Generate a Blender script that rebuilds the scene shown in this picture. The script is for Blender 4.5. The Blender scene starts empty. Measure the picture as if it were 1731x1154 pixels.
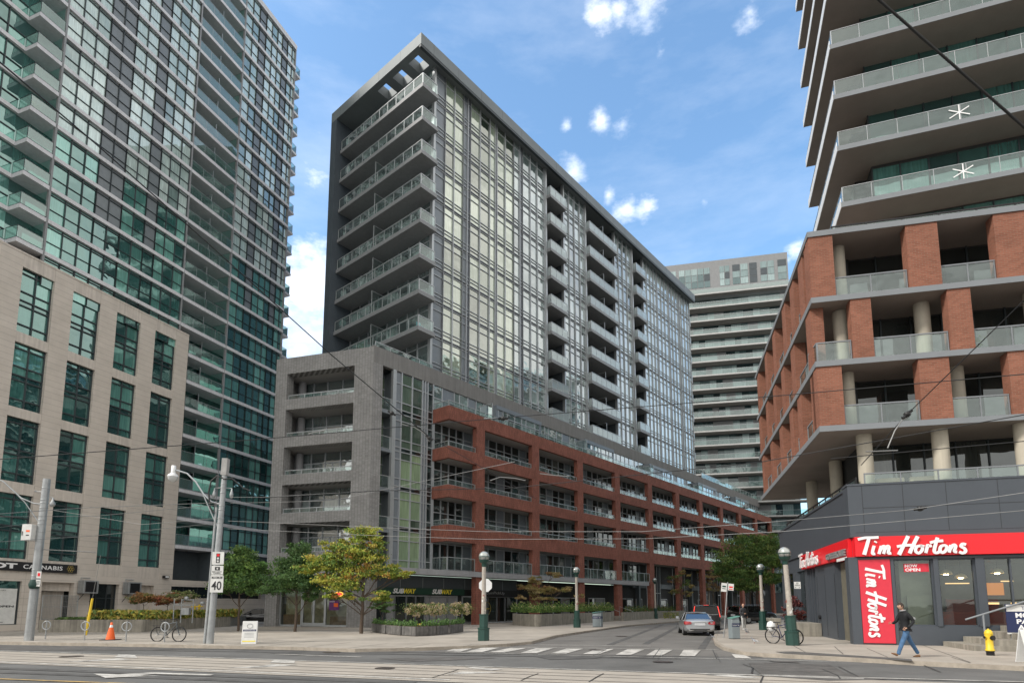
import bpy, bmesh, math, random
from mathutils import Vector, Matrix
R = math.radians
sc = bpy.context.scene
col = sc.collection
# ---------------------------------------------------------------- camera
F, CX, CY, PIT, EYE = 1008.0, 865.0, 897.0, R(7.0), 1.75
cd = bpy.data.cameras.new('camera'); cam = bpy.data.objects.new('camera', cd); col.objects.link(cam)
cam.location = (0, 0, EYE); cam.rotation_euler = (R(90) + PIT, 0, 0)
cd.sensor_width = 36; cd.lens = 36 * F / 1731; cd.shift_y = (CY - 577) / 1731; cd.clip_end = 3000
sc.camera = cam
# ---------------------------------------------------------------- sky, sun, exposure
SUN_EL, SUN_AZ = R(40), R(246)          # azimuth clockwise from +Y: behind the camera, to its left
w = bpy.data.worlds.new("World"); sc.world = w; w.use_nodes = True
nt = w.node_tree; nt.nodes.clear(); L = nt.links.new
def N_(t, tree=None, **k):
    n = (tree or nt).nodes.new(t)
    for a, b in k.items(): setattr(n, a, b)
    return n
out = N_('ShaderNodeOutputWorld'); bg = N_('ShaderNodeBackground'); sky = N_('ShaderNodeTexSky')
sky.sky_type = 'NISHITA'; sky.sun_disc = False; sky.sun_elevation = SUN_EL; sky.sun_rotation = SUN_AZ
sky.air_density = 1.15; sky.dust_density = 1.6; sky.ozone_density = 1.3
bg.inputs[1].default_value = 0.15
tc = N_('ShaderNodeTexCoord')
def cloud_dir(px, py):
    a, b = (px - CX) / F, (CY - py) / F; c, s = math.cos(PIT), math.sin(PIT)
    return Vector((a, c - b * s, s + b * c)).normalized()
wn = N_('ShaderNodeTexNoise'); wn.inputs['Scale'].default_value = 24; wn.inputs['Detail'].default_value = 7; wn.inputs['Roughness'].default_value = .62
mp = N_('ShaderNodeMapping'); mp.inputs['Scale'].default_value = (1, 1, 1.9)
L(tc.outputs['Generated'], mp.inputs[0]); L(mp.outputs[0], wn.inputs[0])
acc = None
# small cumulus puffs: direction, angular radius, density
for px, py, r, st in ((1012, 22, .030, .75), (1045, 12, .03, .6), (1085, 22, .032, .72), (1268, 24, .026, .6), (1116, 88, .018, .5), (1052, 214, .022, .66), (1015, 204, .022, .7), (956, 212, .014, .6),
        (968, 290, .03, .8), (1092, 348, .024, .78), (1060, 350, .026, .66), (1028, 330, .016, .7), (520, 480, .075, .95), (515, 560, .09, .95), (475, 540, .07, .9), (535, 445, .03, .8), (1345, 422, .024, .6), (1330, 440, .02, .5), (530, 300, .05, .5), (530, 235, .04, .42), (1190, 342, .014, .4)):
    dp = N_('ShaderNodeVectorMath', operation='DISTANCE'); nm = N_('ShaderNodeVectorMath', operation='NORMALIZE')
    L(tc.outputs['Generated'], nm.inputs[0]); L(nm.outputs[0], dp.inputs[0]); dp.inputs[1].default_value = cloud_dir(px, py)
    m = N_('ShaderNodeMapRange'); m.inputs[1].default_value = r * 1.5; m.inputs[2].default_value = 0; m.inputs[3].default_value = 0; m.inputs[4].default_value = st
    L(dp.outputs['Value'], m.inputs[0])
    if acc is None: acc = m.outputs[0]
    else:
        mx = N_('ShaderNodeMath', operation='MAXIMUM'); L(acc, mx.inputs[0]); L(m.outputs[0], mx.inputs[1]); acc = mx.outputs[0]
# broad cloud deck outside the view (behind and overhead), as the soft light of the photograph asks
nd = N_('ShaderNodeVectorMath', operation='NORMALIZE'); L(tc.outputs['Generated'], nd.inputs[0])
dv = N_('ShaderNodeVectorMath', operation='DOT_PRODUCT'); L(nd.outputs[0], dv.inputs[0]); dv.inputs[1].default_value = (0, .94, .34)
bk = N_('ShaderNodeMapRange'); bk.interpolation_type = 'SMOOTHSTEP'; bk.inputs[1].default_value = .60; bk.inputs[2].default_value = .30; bk.inputs[3].default_value = 0; bk.inputs[4].default_value = 1
L(dv.outputs['Value'], bk.inputs[0]); deck = bk.outputs[0]
a1 = N_('ShaderNodeMath', operation='ADD'); L(acc, a1.inputs[0]); L(wn.outputs[0], a1.inputs[1])
mr = N_('ShaderNodeMapRange'); mr.interpolation_type = 'SMOOTHSTEP'; mr.inputs[1].default_value = .80; mr.inputs[2].default_value = 1.42; mr.inputs[4].default_value = .95
L(a1.outputs[0], mr.inputs[0])
# thin high veil
wn2 = N_('ShaderNodeTexNoise'); wn2.inputs['Scale'].default_value = 3.2; wn2.inputs['Detail'].default_value = 8; wn2.inputs['Roughness'].default_value = .6
mp2 = N_('ShaderNodeMapping'); mp2.inputs['Scale'].default_value = (1, 1, 3.5); L(tc.outputs['Generated'], mp2.inputs[0]); L(mp2.outputs[0], wn2.inputs[0])
vr = N_('ShaderNodeMapRange'); vr.inputs[1].default_value = .45; vr.inputs[2].default_value = .8; vr.inputs[4].default_value = .24; L(wn2.outputs[0], vr.inputs[0])
mx2 = N_('ShaderNodeMath', operation='MAXIMUM'); L(mr.outputs[0], mx2.inputs[0]); L(vr.outputs[0], mx2.inputs[1])
mix = N_('ShaderNodeMix', data_type='RGBA'); L(mx2.outputs[0], mix.inputs[0])
tint = N_('ShaderNodeMix', data_type='RGBA', blend_type='MULTIPLY'); tint.inputs[0].default_value = 1; tint.inputs[7].default_value = (.90, 1.10, 1.17, 1)
L(sky.outputs[0], tint.inputs[6]); L(tint.outputs[2], mix.inputs[6]); cn = N_('ShaderNodeTexNoise'); cn.inputs['Scale'].default_value = 11; cn.inputs['Detail'].default_value = 6; L(mp.outputs[0], cn.inputs[0])
cc = N_('ShaderNodeMix', data_type='RGBA'); cc.inputs[6].default_value = (4.0, 4.5, 5.3, 1); cc.inputs[7].default_value = (6.3, 6.4, 6.6, 1)
cm = N_('ShaderNodeMapRange'); cm.inputs[1].default_value = .35; cm.inputs[2].default_value = .62; L(cn.outputs[0], cm.inputs[0]); L(cm.outputs[0], cc.inputs[0]); L(cc.outputs[2], mix.inputs[7])
mp3 = N_('ShaderNodeTexNoise'); mp3.inputs['Scale'].default_value = 2.6; mp3.inputs['Detail'].default_value = 5; L(mp2.outputs[0], mp3.inputs[0])
dr = N_('ShaderNodeMapRange'); dr.inputs[1].default_value = .3; dr.inputs[2].default_value = .7; dr.inputs[3].default_value = 3.2; dr.inputs[4].default_value = 6.6; L(mp3.outputs[0], dr.inputs[0])
dc = N_('ShaderNodeVectorMath', operation='SCALE'); dc.inputs[0].default_value = (1.0, .985, .95); L(dr.outputs[0], dc.inputs['Scale'])
mix3 = N_('ShaderNodeMix', data_type='RGBA'); L(deck, mix3.inputs[0]); L(mix.outputs[2], mix3.inputs[6]); L(dc.outputs[0], mix3.inputs[7])
L(mix3.outputs[2], bg.inputs[0]); L(bg.outputs[0], out.inputs[0])
sd = bpy.data.lights.new('sun', 'SUN'); sun = bpy.data.objects.new('sun', sd); col.objects.link(sun)
sd.energy = 1.9; sd.angle = R(9); sd.color = (1, .95, .88)
sdir = Vector((math.sin(SUN_AZ) * math.cos(SUN_EL), math.cos(SUN_AZ) * math.cos(SUN_EL), math.sin(SUN_EL)))
sun.rotation_euler = sdir.to_track_quat('Z', 'Y').to_euler()
sc.view_settings.view_transform = 'Standard'; sc.view_settings.look = 'None'; sc.view_settings.exposure = 0.85; sc.view_settings.gamma = 1
sc.render.engine = 'CYCLES'
random.seed(7)
rnd = random.random
def uf(a, b): return a + (b - a) * rnd()
# ---------------------------------------------------------------- survey helpers (points measured on the real ground)
def ray(px, py):
    a, b = (px - CX) / F, (CY - py) / F; c, s = math.cos(PIT), math.sin(PIT)
    return Vector((a, c - b * s, s + b * c))
def g(px, py, z=0.0):
    r = ray(px, py); t = (z - EYE) / r.z; return Vector((r.x * t, r.y * t, z))
def at(px, py, d): r = ray(px, py) * d; return Vector((r.x, r.y, r.z + EYE))
# ---------------------------------------------------------------- objects
def tag(o, label=None, cat=None, group=None, kind=None):
    if label: o['label'] = label
    if cat: o['category'] = cat
    if group: o['group'] = group
    if kind: o['kind'] = kind
    return o
def empty(name, loc=(0, 0, 0), rz=0.0, parent=None):
    o = bpy.data.objects.new(name, None); col.objects.link(o); o.location = loc; o.rotation_euler = (0, 0, rz); o.empty_display_size = .2
    if parent: o.parent = parent
    return o
def tree_copy(o, parent=None):
    c = o.copy(); col.objects.link(c); c.parent = parent
    for k in ('label', 'category', 'group', 'kind'):
        if parent is None and k in c: del c[k]
    for ch in list(o.children): tree_copy(ch, c)
    return c
class MB:
    def __init__(s): s.v = []; s.f = []; s.m = []; s.c = []; s.sm = []
    def face(s, pts, m=0, c=None, smooth=False):
        b = len(s.v); s.v.extend([tuple(p) for p in pts]); s.f.append(tuple(range(b, b + len(pts)))); s.m.append(m); s.c.append(c or (0, 0, 0)); s.sm.append(smooth)
    def mesh(s, vs, fs, m=0, c=None, smooth=False):
        b = len(s.v); s.v.extend([tuple(p) for p in vs])
        for f in fs: s.f.append(tuple(b + i for i in f)); s.m.append(m); s.c.append(c or (0, 0, 0)); s.sm.append(smooth)
    def box(s, x0, x1, y0, y1, z0, z1, m=0, c=None):
        if x0 > x1: x0, x1 = x1, x0
        if y0 > y1: y0, y1 = y1, y0
        if z0 > z1: z0, z1 = z1, z0
        s.mesh([(x0, y0, z0), (x1, y0, z0), (x1, y1, z0), (x0, y1, z0), (x0, y0, z1), (x1, y0, z1), (x1, y1, z1), (x0, y1, z1)],
               [(0, 3, 2, 1), (4, 5, 6, 7), (0, 1, 5, 4), (1, 2, 6, 5), (2, 3, 7, 6), (3, 0, 4, 7)], m, c)
    def prism(s, poly, z0, z1, m=0, c=None, mt=None):
        n = len(poly); a = sum(poly[i][0] * poly[(i + 1) % n][1] - poly[(i + 1) % n][0] * poly[i][1] for i in range(n))
        if a < 0: poly = list(reversed(poly))
        vs = [(p[0], p[1], z0) for p in poly] + [(p[0], p[1], z1) for p in poly]
        s.mesh(vs, [tuple(reversed(range(n)))] + [(i, (i + 1) % n, n + (i + 1) % n, n + i) for i in range(n)], m, c)
        s.face([(p[0], p[1], z1) for p in poly], m if mt is None else mt, c)
    def sheet(s, poly, z, m=0, c=None):
        n = len(poly); a = sum(poly[i][0] * poly[(i + 1) % n][1] - poly[(i + 1) % n][0] * poly[i][1] for i in range(n))
        if a < 0: poly = list(reversed(poly))
        s.face([(p[0], p[1], z) for p in poly], m, c)
    def tube(s, pts, r, n=8, m=0, c=None, caps=True, smooth=True):
        pts = [Vector(p) for p in pts]; rs = r if isinstance(r, (list, tuple)) else [r] * len(pts)
        rings = []; up = None
        for i, p in enumerate(pts):
            d = (pts[min(i + 1, len(pts) - 1)] - pts[max(i - 1, 0)])
            if d.length < 1e-9: d = Vector((0, 0, 1))
            d.normalize()
            if up is None: up = Vector((1, 0, 0)) if abs(d.z) > .8 else Vector((0, 0, 1))
            a = d.cross(up)
            if a.length < 1e-6: a = d.orthogonal()
            a.normalize(); b = a.cross(d).normalized(); up = b
            rings.append([p + (a * math.cos(2 * math.pi * k / n) + b * math.sin(2 * math.pi * k / n)) * rs[i] for k in range(n)])
        vs = [q for rg in rings for q in rg]; fs = []
        for i in range(len(pts) - 1):
            for k in range(n): fs.append((i * n + k, (i + 1) * n + k, (i + 1) * n + (k + 1) % n, i * n + (k + 1) % n))
        s.mesh(vs, fs, m, c, smooth)
        if caps: s.face(list(reversed(rings[0])), m, c) ; s.face(rings[-1], m, c)
    def lathe(s, prof, n=16, m=0, c=None, cx=0, cy=0, smooth=True):
        vs = []; fs = []
        for r, z in prof:
            for k in range(n): vs.append((cx + r * math.cos(2 * math.pi * k / n), cy + r * math.sin(2 * math.pi * k / n), z))
        for i in range(len(prof) - 1):
            for k in range(n): fs.append((i * n + k, i * n + (k + 1) % n, (i + 1) * n + (k + 1) % n, (i + 1) * n + k))
        s.mesh(vs, fs, m, c, smooth)
    def xform(s, M, start=0):
        for i in range(start, len(s.v)): s.v[i] = tuple(M @ Vector(s.v[i]))
    def build(s, name, mats, parent=None, loc=None, rz=None, bevel=0):
        me = bpy.data.meshes.new(name); me.from_pydata(s.v, [], s.f)
        if not isinstance(mats, (list, tuple)): mats = [mats]
        for q in mats: me.materials.append(q)
        me.polygons.foreach_set('material_index', s.m); me.polygons.foreach_set('use_smooth', s.sm)
        if any(c != (0, 0, 0) for c in s.c):
            at_ = me.attributes.new('tint', 'FLOAT_COLOR', 'FACE'); buf = []
            for c in s.c: buf += [c[0], c[1], c[2], 1.0]
            at_.data.foreach_set('color', buf)
        me.update(); o = bpy.data.objects.new(name, me); col.objects.link(o)
        if parent: o.parent = parent
        if loc is not None: o.location = loc
        if rz is not None: o.rotation_euler = (0, 0, rz)
        if bevel:
            b = o.modifiers.new('bevel', 'BEVEL'); b.width = bevel; b.segments = 2; b.limit_method = 'ANGLE'
        return o
_txt = {}
def text_faces(body, size=1.0, bold=0.0, shear=0.0, extrude=0.02, spacing=1.0):
    cu = bpy.data.curves.new('lettering', 'FONT'); cu.body = body; cu.size = size; cu.offset = bold; cu.shear = shear; cu.extrude = extrude; cu.space_character = spacing; cu.resolution_u = 3
    o = bpy.data.objects.new('lettering', cu); col.objects.link(o)
    dg = bpy.context.evaluated_depsgraph_get(); me = bpy.data.meshes.new_from_object(o.evaluated_get(dg))
    vs = [v.co.copy() for v in me.vertices]; fs = [tuple(p.vertices) for p in me.polygons]
    bpy.data.objects.remove(o); bpy.data.curves.remove(cu); bpy.data.meshes.remove(me)
    return vs, fs
def add_text(mb, body, x0, x1, z0, z1, y, m=0, bold=0.0, shear=0.0, depth=.02, spacing=1.0, flip=False):
    """lettering on a vertical face of the local frame (x right, z up), front towards -y, fitted to the box"""
    vs, fs = text_faces(body, 1.0, bold, shear, .5, spacing)
    if not vs: return
    ax, bx = min(v.x for v in vs), max(v.x for v in vs); az, bz = min(v.y for v in vs), max(v.y for v in vs)
    o = [(x0 + (v.x - ax) / (bx - ax) * (x1 - x0), y - (v.z + .5) * depth, z0 + (v.y - az) / (bz - az) * (z1 - z0)) for v in vs]
    mb.mesh(o, fs, m)
# ---------------------------------------------------------------- materials
MT = {}
def new_mat(name):
    m = bpy.data.materials.new(name); m.use_nodes = True; t = m.node_tree; t.nodes.clear()
    o = t.nodes.new('ShaderNodeOutputMaterial'); b = t.nodes.new('ShaderNodeBsdfPrincipled'); t.links.new(b.outputs[0], o.inputs[0])
    MT[name] = m; return m, t, b, o
def mat(name, c, rough=.6, metal=0.0, var=.12, scale=3.0, bump=0.0, bscale=40.0, spec=.5, coat=0.0, streak=0.0, coord='Object', attr=False):
    m, t, b, o = new_mat(name); l = t.links.new
    b.inputs['Roughness'].default_value = rough; b.inputs['Metallic'].default_value = metal; b.inputs['Specular IOR Level'].default_value = spec; b.inputs['Coat Weight'].default_value = coat
    tcn = t.nodes.new('ShaderNodeTexCoord')
    nz = t.nodes.new('ShaderNodeTexNoise'); nz.inputs['Scale'].default_value = scale; nz.inputs['Detail'].default_value = 6; nz.inputs['Roughness'].default_value = .65
    l(tcn.outputs[coord], nz.inputs[0])
    mrn = t.nodes.new('ShaderNodeMapRange'); mrn.inputs[1].default_value = .3; mrn.inputs[2].default_value = .7; mrn.inputs[3].default_value = 1 - var; mrn.inputs[4].default_value = 1 + var
    l(nz.outputs[0], mrn.inputs[0]); fac = mrn.outputs[0]
    if streak:
        mpn = t.nodes.new('ShaderNodeMapping'); mpn.inputs['Scale'].default_value = (5, 5, .25); l(tcn.outputs[coord], mpn.inputs[0])
        n2 = t.nodes.new('ShaderNodeTexNoise'); n2.inputs['Scale'].default_value = 1.2; n2.inputs['Detail'].default_value = 4; l(mpn.outputs[0], n2.inputs[0])
        m2 = t.nodes.new('ShaderNodeMapRange'); m2.inputs[1].default_value = .35; m2.inputs[2].default_value = .7; m2.inputs[3].default_value = 1 + streak * .3; m2.inputs[4].default_value = 1 - streak; l(n2.outputs[0], m2.inputs[0])
        mu = t.nodes.new('ShaderNodeMath'); mu.operation = 'MULTIPLY'; l(fac, mu.inputs[0]); l(m2.outputs[0], mu.inputs[1]); fac = mu.outputs[0]
    mu = t.nodes.new('ShaderNodeVectorMath'); mu.operation = 'SCALE'; l(fac, mu.inputs['Scale'])
    if attr:
        an = t.nodes.new('ShaderNodeAttribute'); an.attribute_name = 'tint'; l(an.outputs['Color'], mu.inputs[0])
    else: mu.inputs[0].default_value = c
    l(mu.outputs[0], b.inputs['Base Color'])
    if bump:
        n3 = t.nodes.new('ShaderNodeTexNoise'); n3.inputs['Scale'].default_value = bscale; n3.inputs['Detail'].default_value = 4; l(tcn.outputs[coord], n3.inputs[0])
        bn = t.nodes.new('ShaderNodeBump'); bn.inputs['Strength'].default_value = bump; bn.inputs['Distance'].default_value = .02; l(n3.outputs[0], bn.inputs['Height']); l(bn.outputs[0], b.inputs['Normal'])
    return m
def brick(name, c1, c2, mortar, w=.22, h=.075, mw=.012, swap=False, rough=.85, var=.18, off=.5, bump=.5):
    m, t, b, o = new_mat(name); l = t.links.new
    tcn = t.nodes.new('ShaderNodeTexCoord'); sp = t.nodes.new('ShaderNodeSeparateXYZ'); l(tcn.outputs['Object'], sp.inputs[0])
    ad = t.nodes.new('ShaderNodeMath'); ad.operation = 'ADD'; l(sp.outputs[0], ad.inputs[0]); l(sp.outputs[1], ad.inputs[1])
    cb = t.nodes.new('ShaderNodeCombineXYZ'); l(ad.outputs[0], cb.inputs[1 if swap else 0]); l(sp.outputs[2], cb.inputs[0 if swap else 1])
    bt = t.nodes.new('ShaderNodeTexBrick'); l(cb.outputs[0], bt.inputs[0]); bt.offset = off
    bt.inputs['Color1'].default_value = (*c1, 1); bt.inputs['Color2'].default_value = (*c2, 1); bt.inputs['Mortar'].default_value = (*mortar, 1)
    bt.inputs['Scale'].default_value = 1; bt.inputs['Mortar Size'].default_value = mw; bt.inputs['Brick Width'].default_value = w; bt.inputs['Row Height'].default_value = h; bt.inputs['Mortar Smooth'].default_value = .2
    nz = t.nodes.new('ShaderNodeTexNoise'); nz.inputs['Scale'].default_value = .7; nz.inputs['Detail'].default_value = 7; nz.inputs['Roughness'].default_value = .7; l(tcn.outputs['Object'], nz.inputs[0])
    mrn = t.nodes.new('ShaderNodeMapRange'); mrn.inputs[1].default_value = .3; mrn.inputs[2].default_value = .7; mrn.inputs[3].default_value = 1 - var; mrn.inputs[4].default_value = 1 + var; l(nz.outputs[0], mrn.inputs[0])
    mu = t.nodes.new('ShaderNodeVectorMath'); mu.operation = 'SCALE'; l(bt.outputs['Color'], mu.inputs[0]); l(mrn.outputs[0], mu.inputs['Scale']); l(mu.outputs[0], b.inputs['Base Color'])
    b.inputs['Roughness'].default_value = rough; b.inputs['Specular IOR Level'].default_value = .3
    bn = t.nodes.new('ShaderNodeBump'); bn.inputs['Strength'].default_value = bump; bn.inputs['Distance'].default_value = .01; bn.invert = True; l(bt.outputs['Fac'], bn.inputs['Height']); l(bn.outputs[0], b.inputs['Normal'])
    return m
def facade_glass(name, dark, mid, light, refl=.22, tint=(.85, 1, .95), wave=.02):
    """coated curtain-wall glass: what is behind it (dark room, blind or curtain, per pane) under a strong reflection; some panes have mirrored tones painted into the colour"""
    m, t, b, o = new_mat(name); l = t.links.new
    an = t.nodes.new('ShaderNodeAttribute'); an.attribute_name = 'tint'; sp = t.nodes.new('ShaderNodeSeparateColor'); l(an.outputs['Color'], sp.inputs[0])
    rp = t.nodes.new('ShaderNodeValToRGB'); e = rp.color_ramp.elements; e[0].position = 0; e[0].color = (*dark, 1); e[1].position = 1; e[1].color = (*light, 1); k = e.new(.5); k.color = (*mid, 1)
    l(sp.outputs[0], rp.inputs[0])
    tcn = t.nodes.new('ShaderNodeTexCoord'); s2 = t.nodes.new('ShaderNodeSeparateXYZ'); l(tcn.outputs['Object'], s2.inputs[0])
    ad = t.nodes.new('ShaderNodeMath'); ad.operation = 'ADD'; l(s2.outputs[0], ad.inputs[0]); l(s2.outputs[1], ad.inputs[1])
    cb = t.nodes.new('ShaderNodeCombineXYZ'); l(ad.outputs[0], cb.inputs[0]); mz = t.nodes.new('ShaderNodeMath'); mz.operation = 'MULTIPLY'; mz.inputs[1].default_value = .06; l(s2.outputs[2], mz.inputs[0]); l(mz.outputs[0], cb.inputs[2])
    nz = t.nodes.new('ShaderNodeTexNoise'); nz.inputs['Scale'].default_value = 9; nz.inputs['Detail'].default_value = 3; l(cb.outputs[0], nz.inputs[0])
    fold = t.nodes.new('ShaderNodeMapRange'); fold.inputs[1].default_value = .3; fold.inputs[2].default_value = .7; fold.inputs[3].default_value = .72; fold.inputs[4].default_value = 1.2; l(nz.outputs[0], fold.inputs[0])
    mu = t.nodes.new('ShaderNodeVectorMath'); mu.operation = 'SCALE'; l(rp.outputs[0], mu.inputs[0]); l(fold.outputs[0], mu.inputs['Scale'])
    l(mu.outputs[0], b.inputs['Base Color']); b.inputs['Roughness'].default_value = .5; b.inputs['Specular IOR Level'].default_value = .0
    gl = t.nodes.new('ShaderNodeBsdfGlossy'); gl.inputs['Roughness'].default_value = .015; gl.inputs['Color'].default_value = (*tint, 1)
    lw = t.nodes.new('ShaderNodeFresnel'); lw.inputs[0].default_value = 1.5
    fa = t.nodes.new('ShaderNodeMath'); fa.operation = 'ADD'; fa.use_clamp = True; l(lw.outputs[0], fa.inputs[0]); fa.inputs[1].default_value = refl
    mxs = t.nodes.new('ShaderNodeMixShader'); l(fa.outputs[0], mxs.inputs[0]); l(b.outputs[0], mxs.inputs[1]); l(gl.outputs[0], mxs.inputs[2]); l(mxs.outputs[0], o.inputs[0])
    n3 = t.nodes.new('ShaderNodeTexNoise'); n3.inputs['Scale'].default_value = .9; n3.inputs['Detail'].default_value = 1.5
    va = t.nodes.new('ShaderNodeVectorMath'); va.operation = 'ADD'; l(tcn.outputs['Object'], va.inputs[0])
    vs = t.nodes.new('ShaderNodeVectorMath'); vs.operation = 'SCALE'; vs.inputs['Scale'].default_value = 30; l(an.outputs['Color'], vs.inputs[0]); l(vs.outputs[0], va.inputs[1]); l(va.outputs[0], n3.inputs[0])
    bn = t.nodes.new('ShaderNodeBump'); bn.inputs['Strength'].default_value = 1; bn.inputs['Distance'].default_value = wave; l(n3.outputs[0], bn.inputs['Height']); l(bn.outputs[0], gl.inputs['Normal'])
    return m
def clear_glass(name, tint=(.8, .92, .9), refl=.06, alpha=.25, dirt=(.45, .5, .5), wave=.006, gc=(.9, 1, .97)):
    m, t, b, o = new_mat(name); l = t.links.new
    tr = t.nodes.new('ShaderNodeBsdfTransparent'); tr.inputs[0].default_value = (*tint, 1)
    df = t.nodes.new('ShaderNodeBsdfDiffuse'); df.inputs[0].default_value = (*dirt, 1)
    gl = t.nodes.new('ShaderNodeBsdfGlossy'); gl.inputs['Roughness'].default_value = .02; gl.inputs['Color'].default_value = (*gc, 1)
    m1 = t.nodes.new('ShaderNodeMixShader'); m1.inputs[0].default_value = alpha; l(tr.outputs[0], m1.inputs[1]); l(df.outputs[0], m1.inputs[2])
    fr = t.nodes.new('ShaderNodeFresnel'); fr.inputs[0].default_value = 1.5
    fa = t.nodes.new('ShaderNodeMath'); fa.operation = 'ADD'; fa.use_clamp = True; l(fr.outputs[0], fa.inputs[0]); fa.inputs[1].default_value = refl
    m2 = t.nodes.new('ShaderNodeMixShader'); l(fa.outputs[0], m2.inputs[0]); l(m1.outputs[0], m2.inputs[1]); l(gl.outputs[0], m2.inputs[2]); l(m2.outputs[0], o.inputs[0])
    tcn = t.nodes.new('ShaderNodeTexCoord'); n3 = t.nodes.new('ShaderNodeTexNoise'); n3.inputs['Scale'].default_value = .8; l(tcn.outputs['Object'], n3.inputs[0])
    bn = t.nodes.new('ShaderNodeBump'); bn.inputs['Strength'].default_value = 1; bn.inputs['Distance'].default_value = wave; l(n3.outputs[0], bn.inputs['Height']); l(bn.outputs[0], gl.inputs['Normal'])
    t.nodes.remove(b); return m
def emit(name, c, s):
    m, t, b, o = new_mat(name); b.inputs['Base Color'].default_value = (*c, 1); b.inputs['Emission Color'].default_value = (*c, 1); b.inputs['Emission Strength'].default_value = s; return m
mat('asphalt', (.118, .117, .113), .92, var=.26, scale=.35, bump=.35, bscale=60)
mat('asphalt_old', (.145, .138, .128), .92, var=.26, scale=.3, bump=.35, bscale=50)
mat('asphalt_patch', (.10, .095, .09), .92, var=.3, scale=2, bump=.6, bscale=30)
mat('track_concrete', (.36, .325, .28), .85, var=.14, scale=.8, bump=.2)
mat('pavement', (.35, .315, .27), .85, var=.24, scale=.4, bump=.2)
mat('kerb', (.33, .29, .24), .85, var=.25, scale=2.5, bump=.3)
mat('ground', (.13, .125, .12), .95, var=.2, scale=.1)
def worn(name, c, under):
    m, t, b, o = new_mat(name); l = t.links.new; b.inputs['Roughness'].default_value = .8; tcn = t.nodes.new('ShaderNodeTexCoord')
    nz = t.nodes.new('ShaderNodeTexNoise'); nz.inputs['Scale'].default_value = 2.2; nz.inputs['Detail'].default_value = 9; nz.inputs['Roughness'].default_value = .75; l(tcn.outputs['Object'], nz.inputs[0])
    mrn = t.nodes.new('ShaderNodeMapRange'); mrn.inputs[1].default_value = .36; mrn.inputs[2].default_value = .56; mrn.inputs[3].default_value = .15; mrn.inputs[4].default_value = .95; l(nz.outputs[0], mrn.inputs[0])
    mx_ = t.nodes.new('ShaderNodeMix'); mx_.data_type = 'RGBA'; mx_.inputs[6].default_value = (*under, 1); mx_.inputs[7].default_value = (*c, 1); l(mrn.outputs[0], mx_.inputs[0]); l(mx_.outputs[2], b.inputs['Base Color'])
worn('paint_white', (.58, .56, .52), (.16, .155, .145)); worn('paint_yellow', (.60, .38, .10), (.14, .13, .12))
mat('steel_rail', (.12, .10, .09), .5, metal=.6)
mat('tar', (.03, .03, .03), .7)
mat('precast', (.57, .515, .455), .85, var=.10, scale=1.2, streak=.18, bump=.15)
mat('precast_joint', (.17, .15, .13), .9)
mat('slab_grey', (.30, .30, .31), .7, var=.08, scale=1, streak=.10)
mat('slab_light', (.62, .62, .64), .7, var=.08, scale=1, streak=.10)
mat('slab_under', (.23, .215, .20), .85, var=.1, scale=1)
mat('panel_dark', (.075, .09, .10), .45, var=.1, spec=.4)
mat('panel_slate', (.165, .19, .205), .25, var=.12, spec=.6)
mat('panel_mid', (.24, .245, .25), .5, var=.1)
mat('mullion_dark', (.035, .045, .05), .5)
mat('mullion_grey', (.42, .44, .46), .45, metal=.3, var=.06)
mat('alu_panel', (.20, .225, .25), .45, metal=.2, var=.08, scale=.8)
mat('fascia', (.16, .18, .185), .5, metal=.15, var=.10, scale=.5)
mat('navy_wall', (.055, .07, .085), .6, var=.12, scale=.6)
mat('soffit', (.36, .345, .33), .85, var=.08, scale=.6)
mat('soffit_brown', (.25, .215, .19), .85, var=.10, scale=.5)
mat('steel_rail_light', (.42, .44, .45), .4, metal=.5, var=.05)
mat('dark_void', (.03, .032, .032), .8)
mat('room_dark', (.05, .05, .048), .9)
brick('grey_tile', (.27, .265, .26), (.33, .325, .318), (.14, .138, .135), w=.10, h=.26, mw=.012, swap=True)
mat('grey_band', (.20, .195, .188), .85, var=.10, scale=1, streak=.2)
brick('red_brick', (.22, .080, .056), (.31, .12, .085), (.08, .04, .033), w=.4, h=.13, mw=.012, swap=True)
brick('orange_brick', (.21, .078, .048), (.28, .108, .068), (.24, .14, .10), w=.24, h=.085, mw=.011)
mat('beige_column', (.46, .42, .34), .8, var=.08, scale=1.2, streak=.1)
mat('slate_panel', (.060, .070, .084), .5, var=.07, scale=.8)
mat('slate_joint', (.03, .033, .038), .6)
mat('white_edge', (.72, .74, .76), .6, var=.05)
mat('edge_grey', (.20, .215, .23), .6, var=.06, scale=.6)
mat('sign_red', (.72, .012, .02), .35, var=.03)
mat('banner_red', (.62, .03, .055), .5, var=.05)
mat('letter_white', (.80, .80, .80), .4, var=.03)
mat('letter_black', (.02, .02, .022), .5)
mat('sign_black', (.018, .018, .02), .5)
mat('gold', (.45, .34, .09), .4, metal=.4)
mat('sub_green', (.012, .05, .032), .5)
mat('sub_yellow', (.75, .62, .05), .5)
mat('galv', (.36, .375, .38), .45, metal=.5, var=.16, scale=3, streak=.15)
mat('concrete_pole', (.34, .335, .325), .8, var=.14, scale=4, streak=.15)
mat('lamp_green', (.012, .05, .04), .45, var=.1)
mat('lamp_concrete', (.36, .33, .29), .85, var=.2, scale=7, bump=.2)
mat('rubber', (.02, .02, .02), .8)
mat('black_metal', (.02, .02, .022), .4, metal=.3)
mat('wire_black', (.012, .012, .012), .5)
mat('wire_pale', (.24, .24, .235), .5, metal=.4)
mat('yellow_paint', (.72, .50, .03), .5, var=.08)
mat('orange', (.85, .13, .02), .5, var=.05)
mat('white_plastic', (.72, .73, .73), .5, var=.06)
mat('bin_grey', (.20, .235, .25), .5, var=.08)
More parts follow.
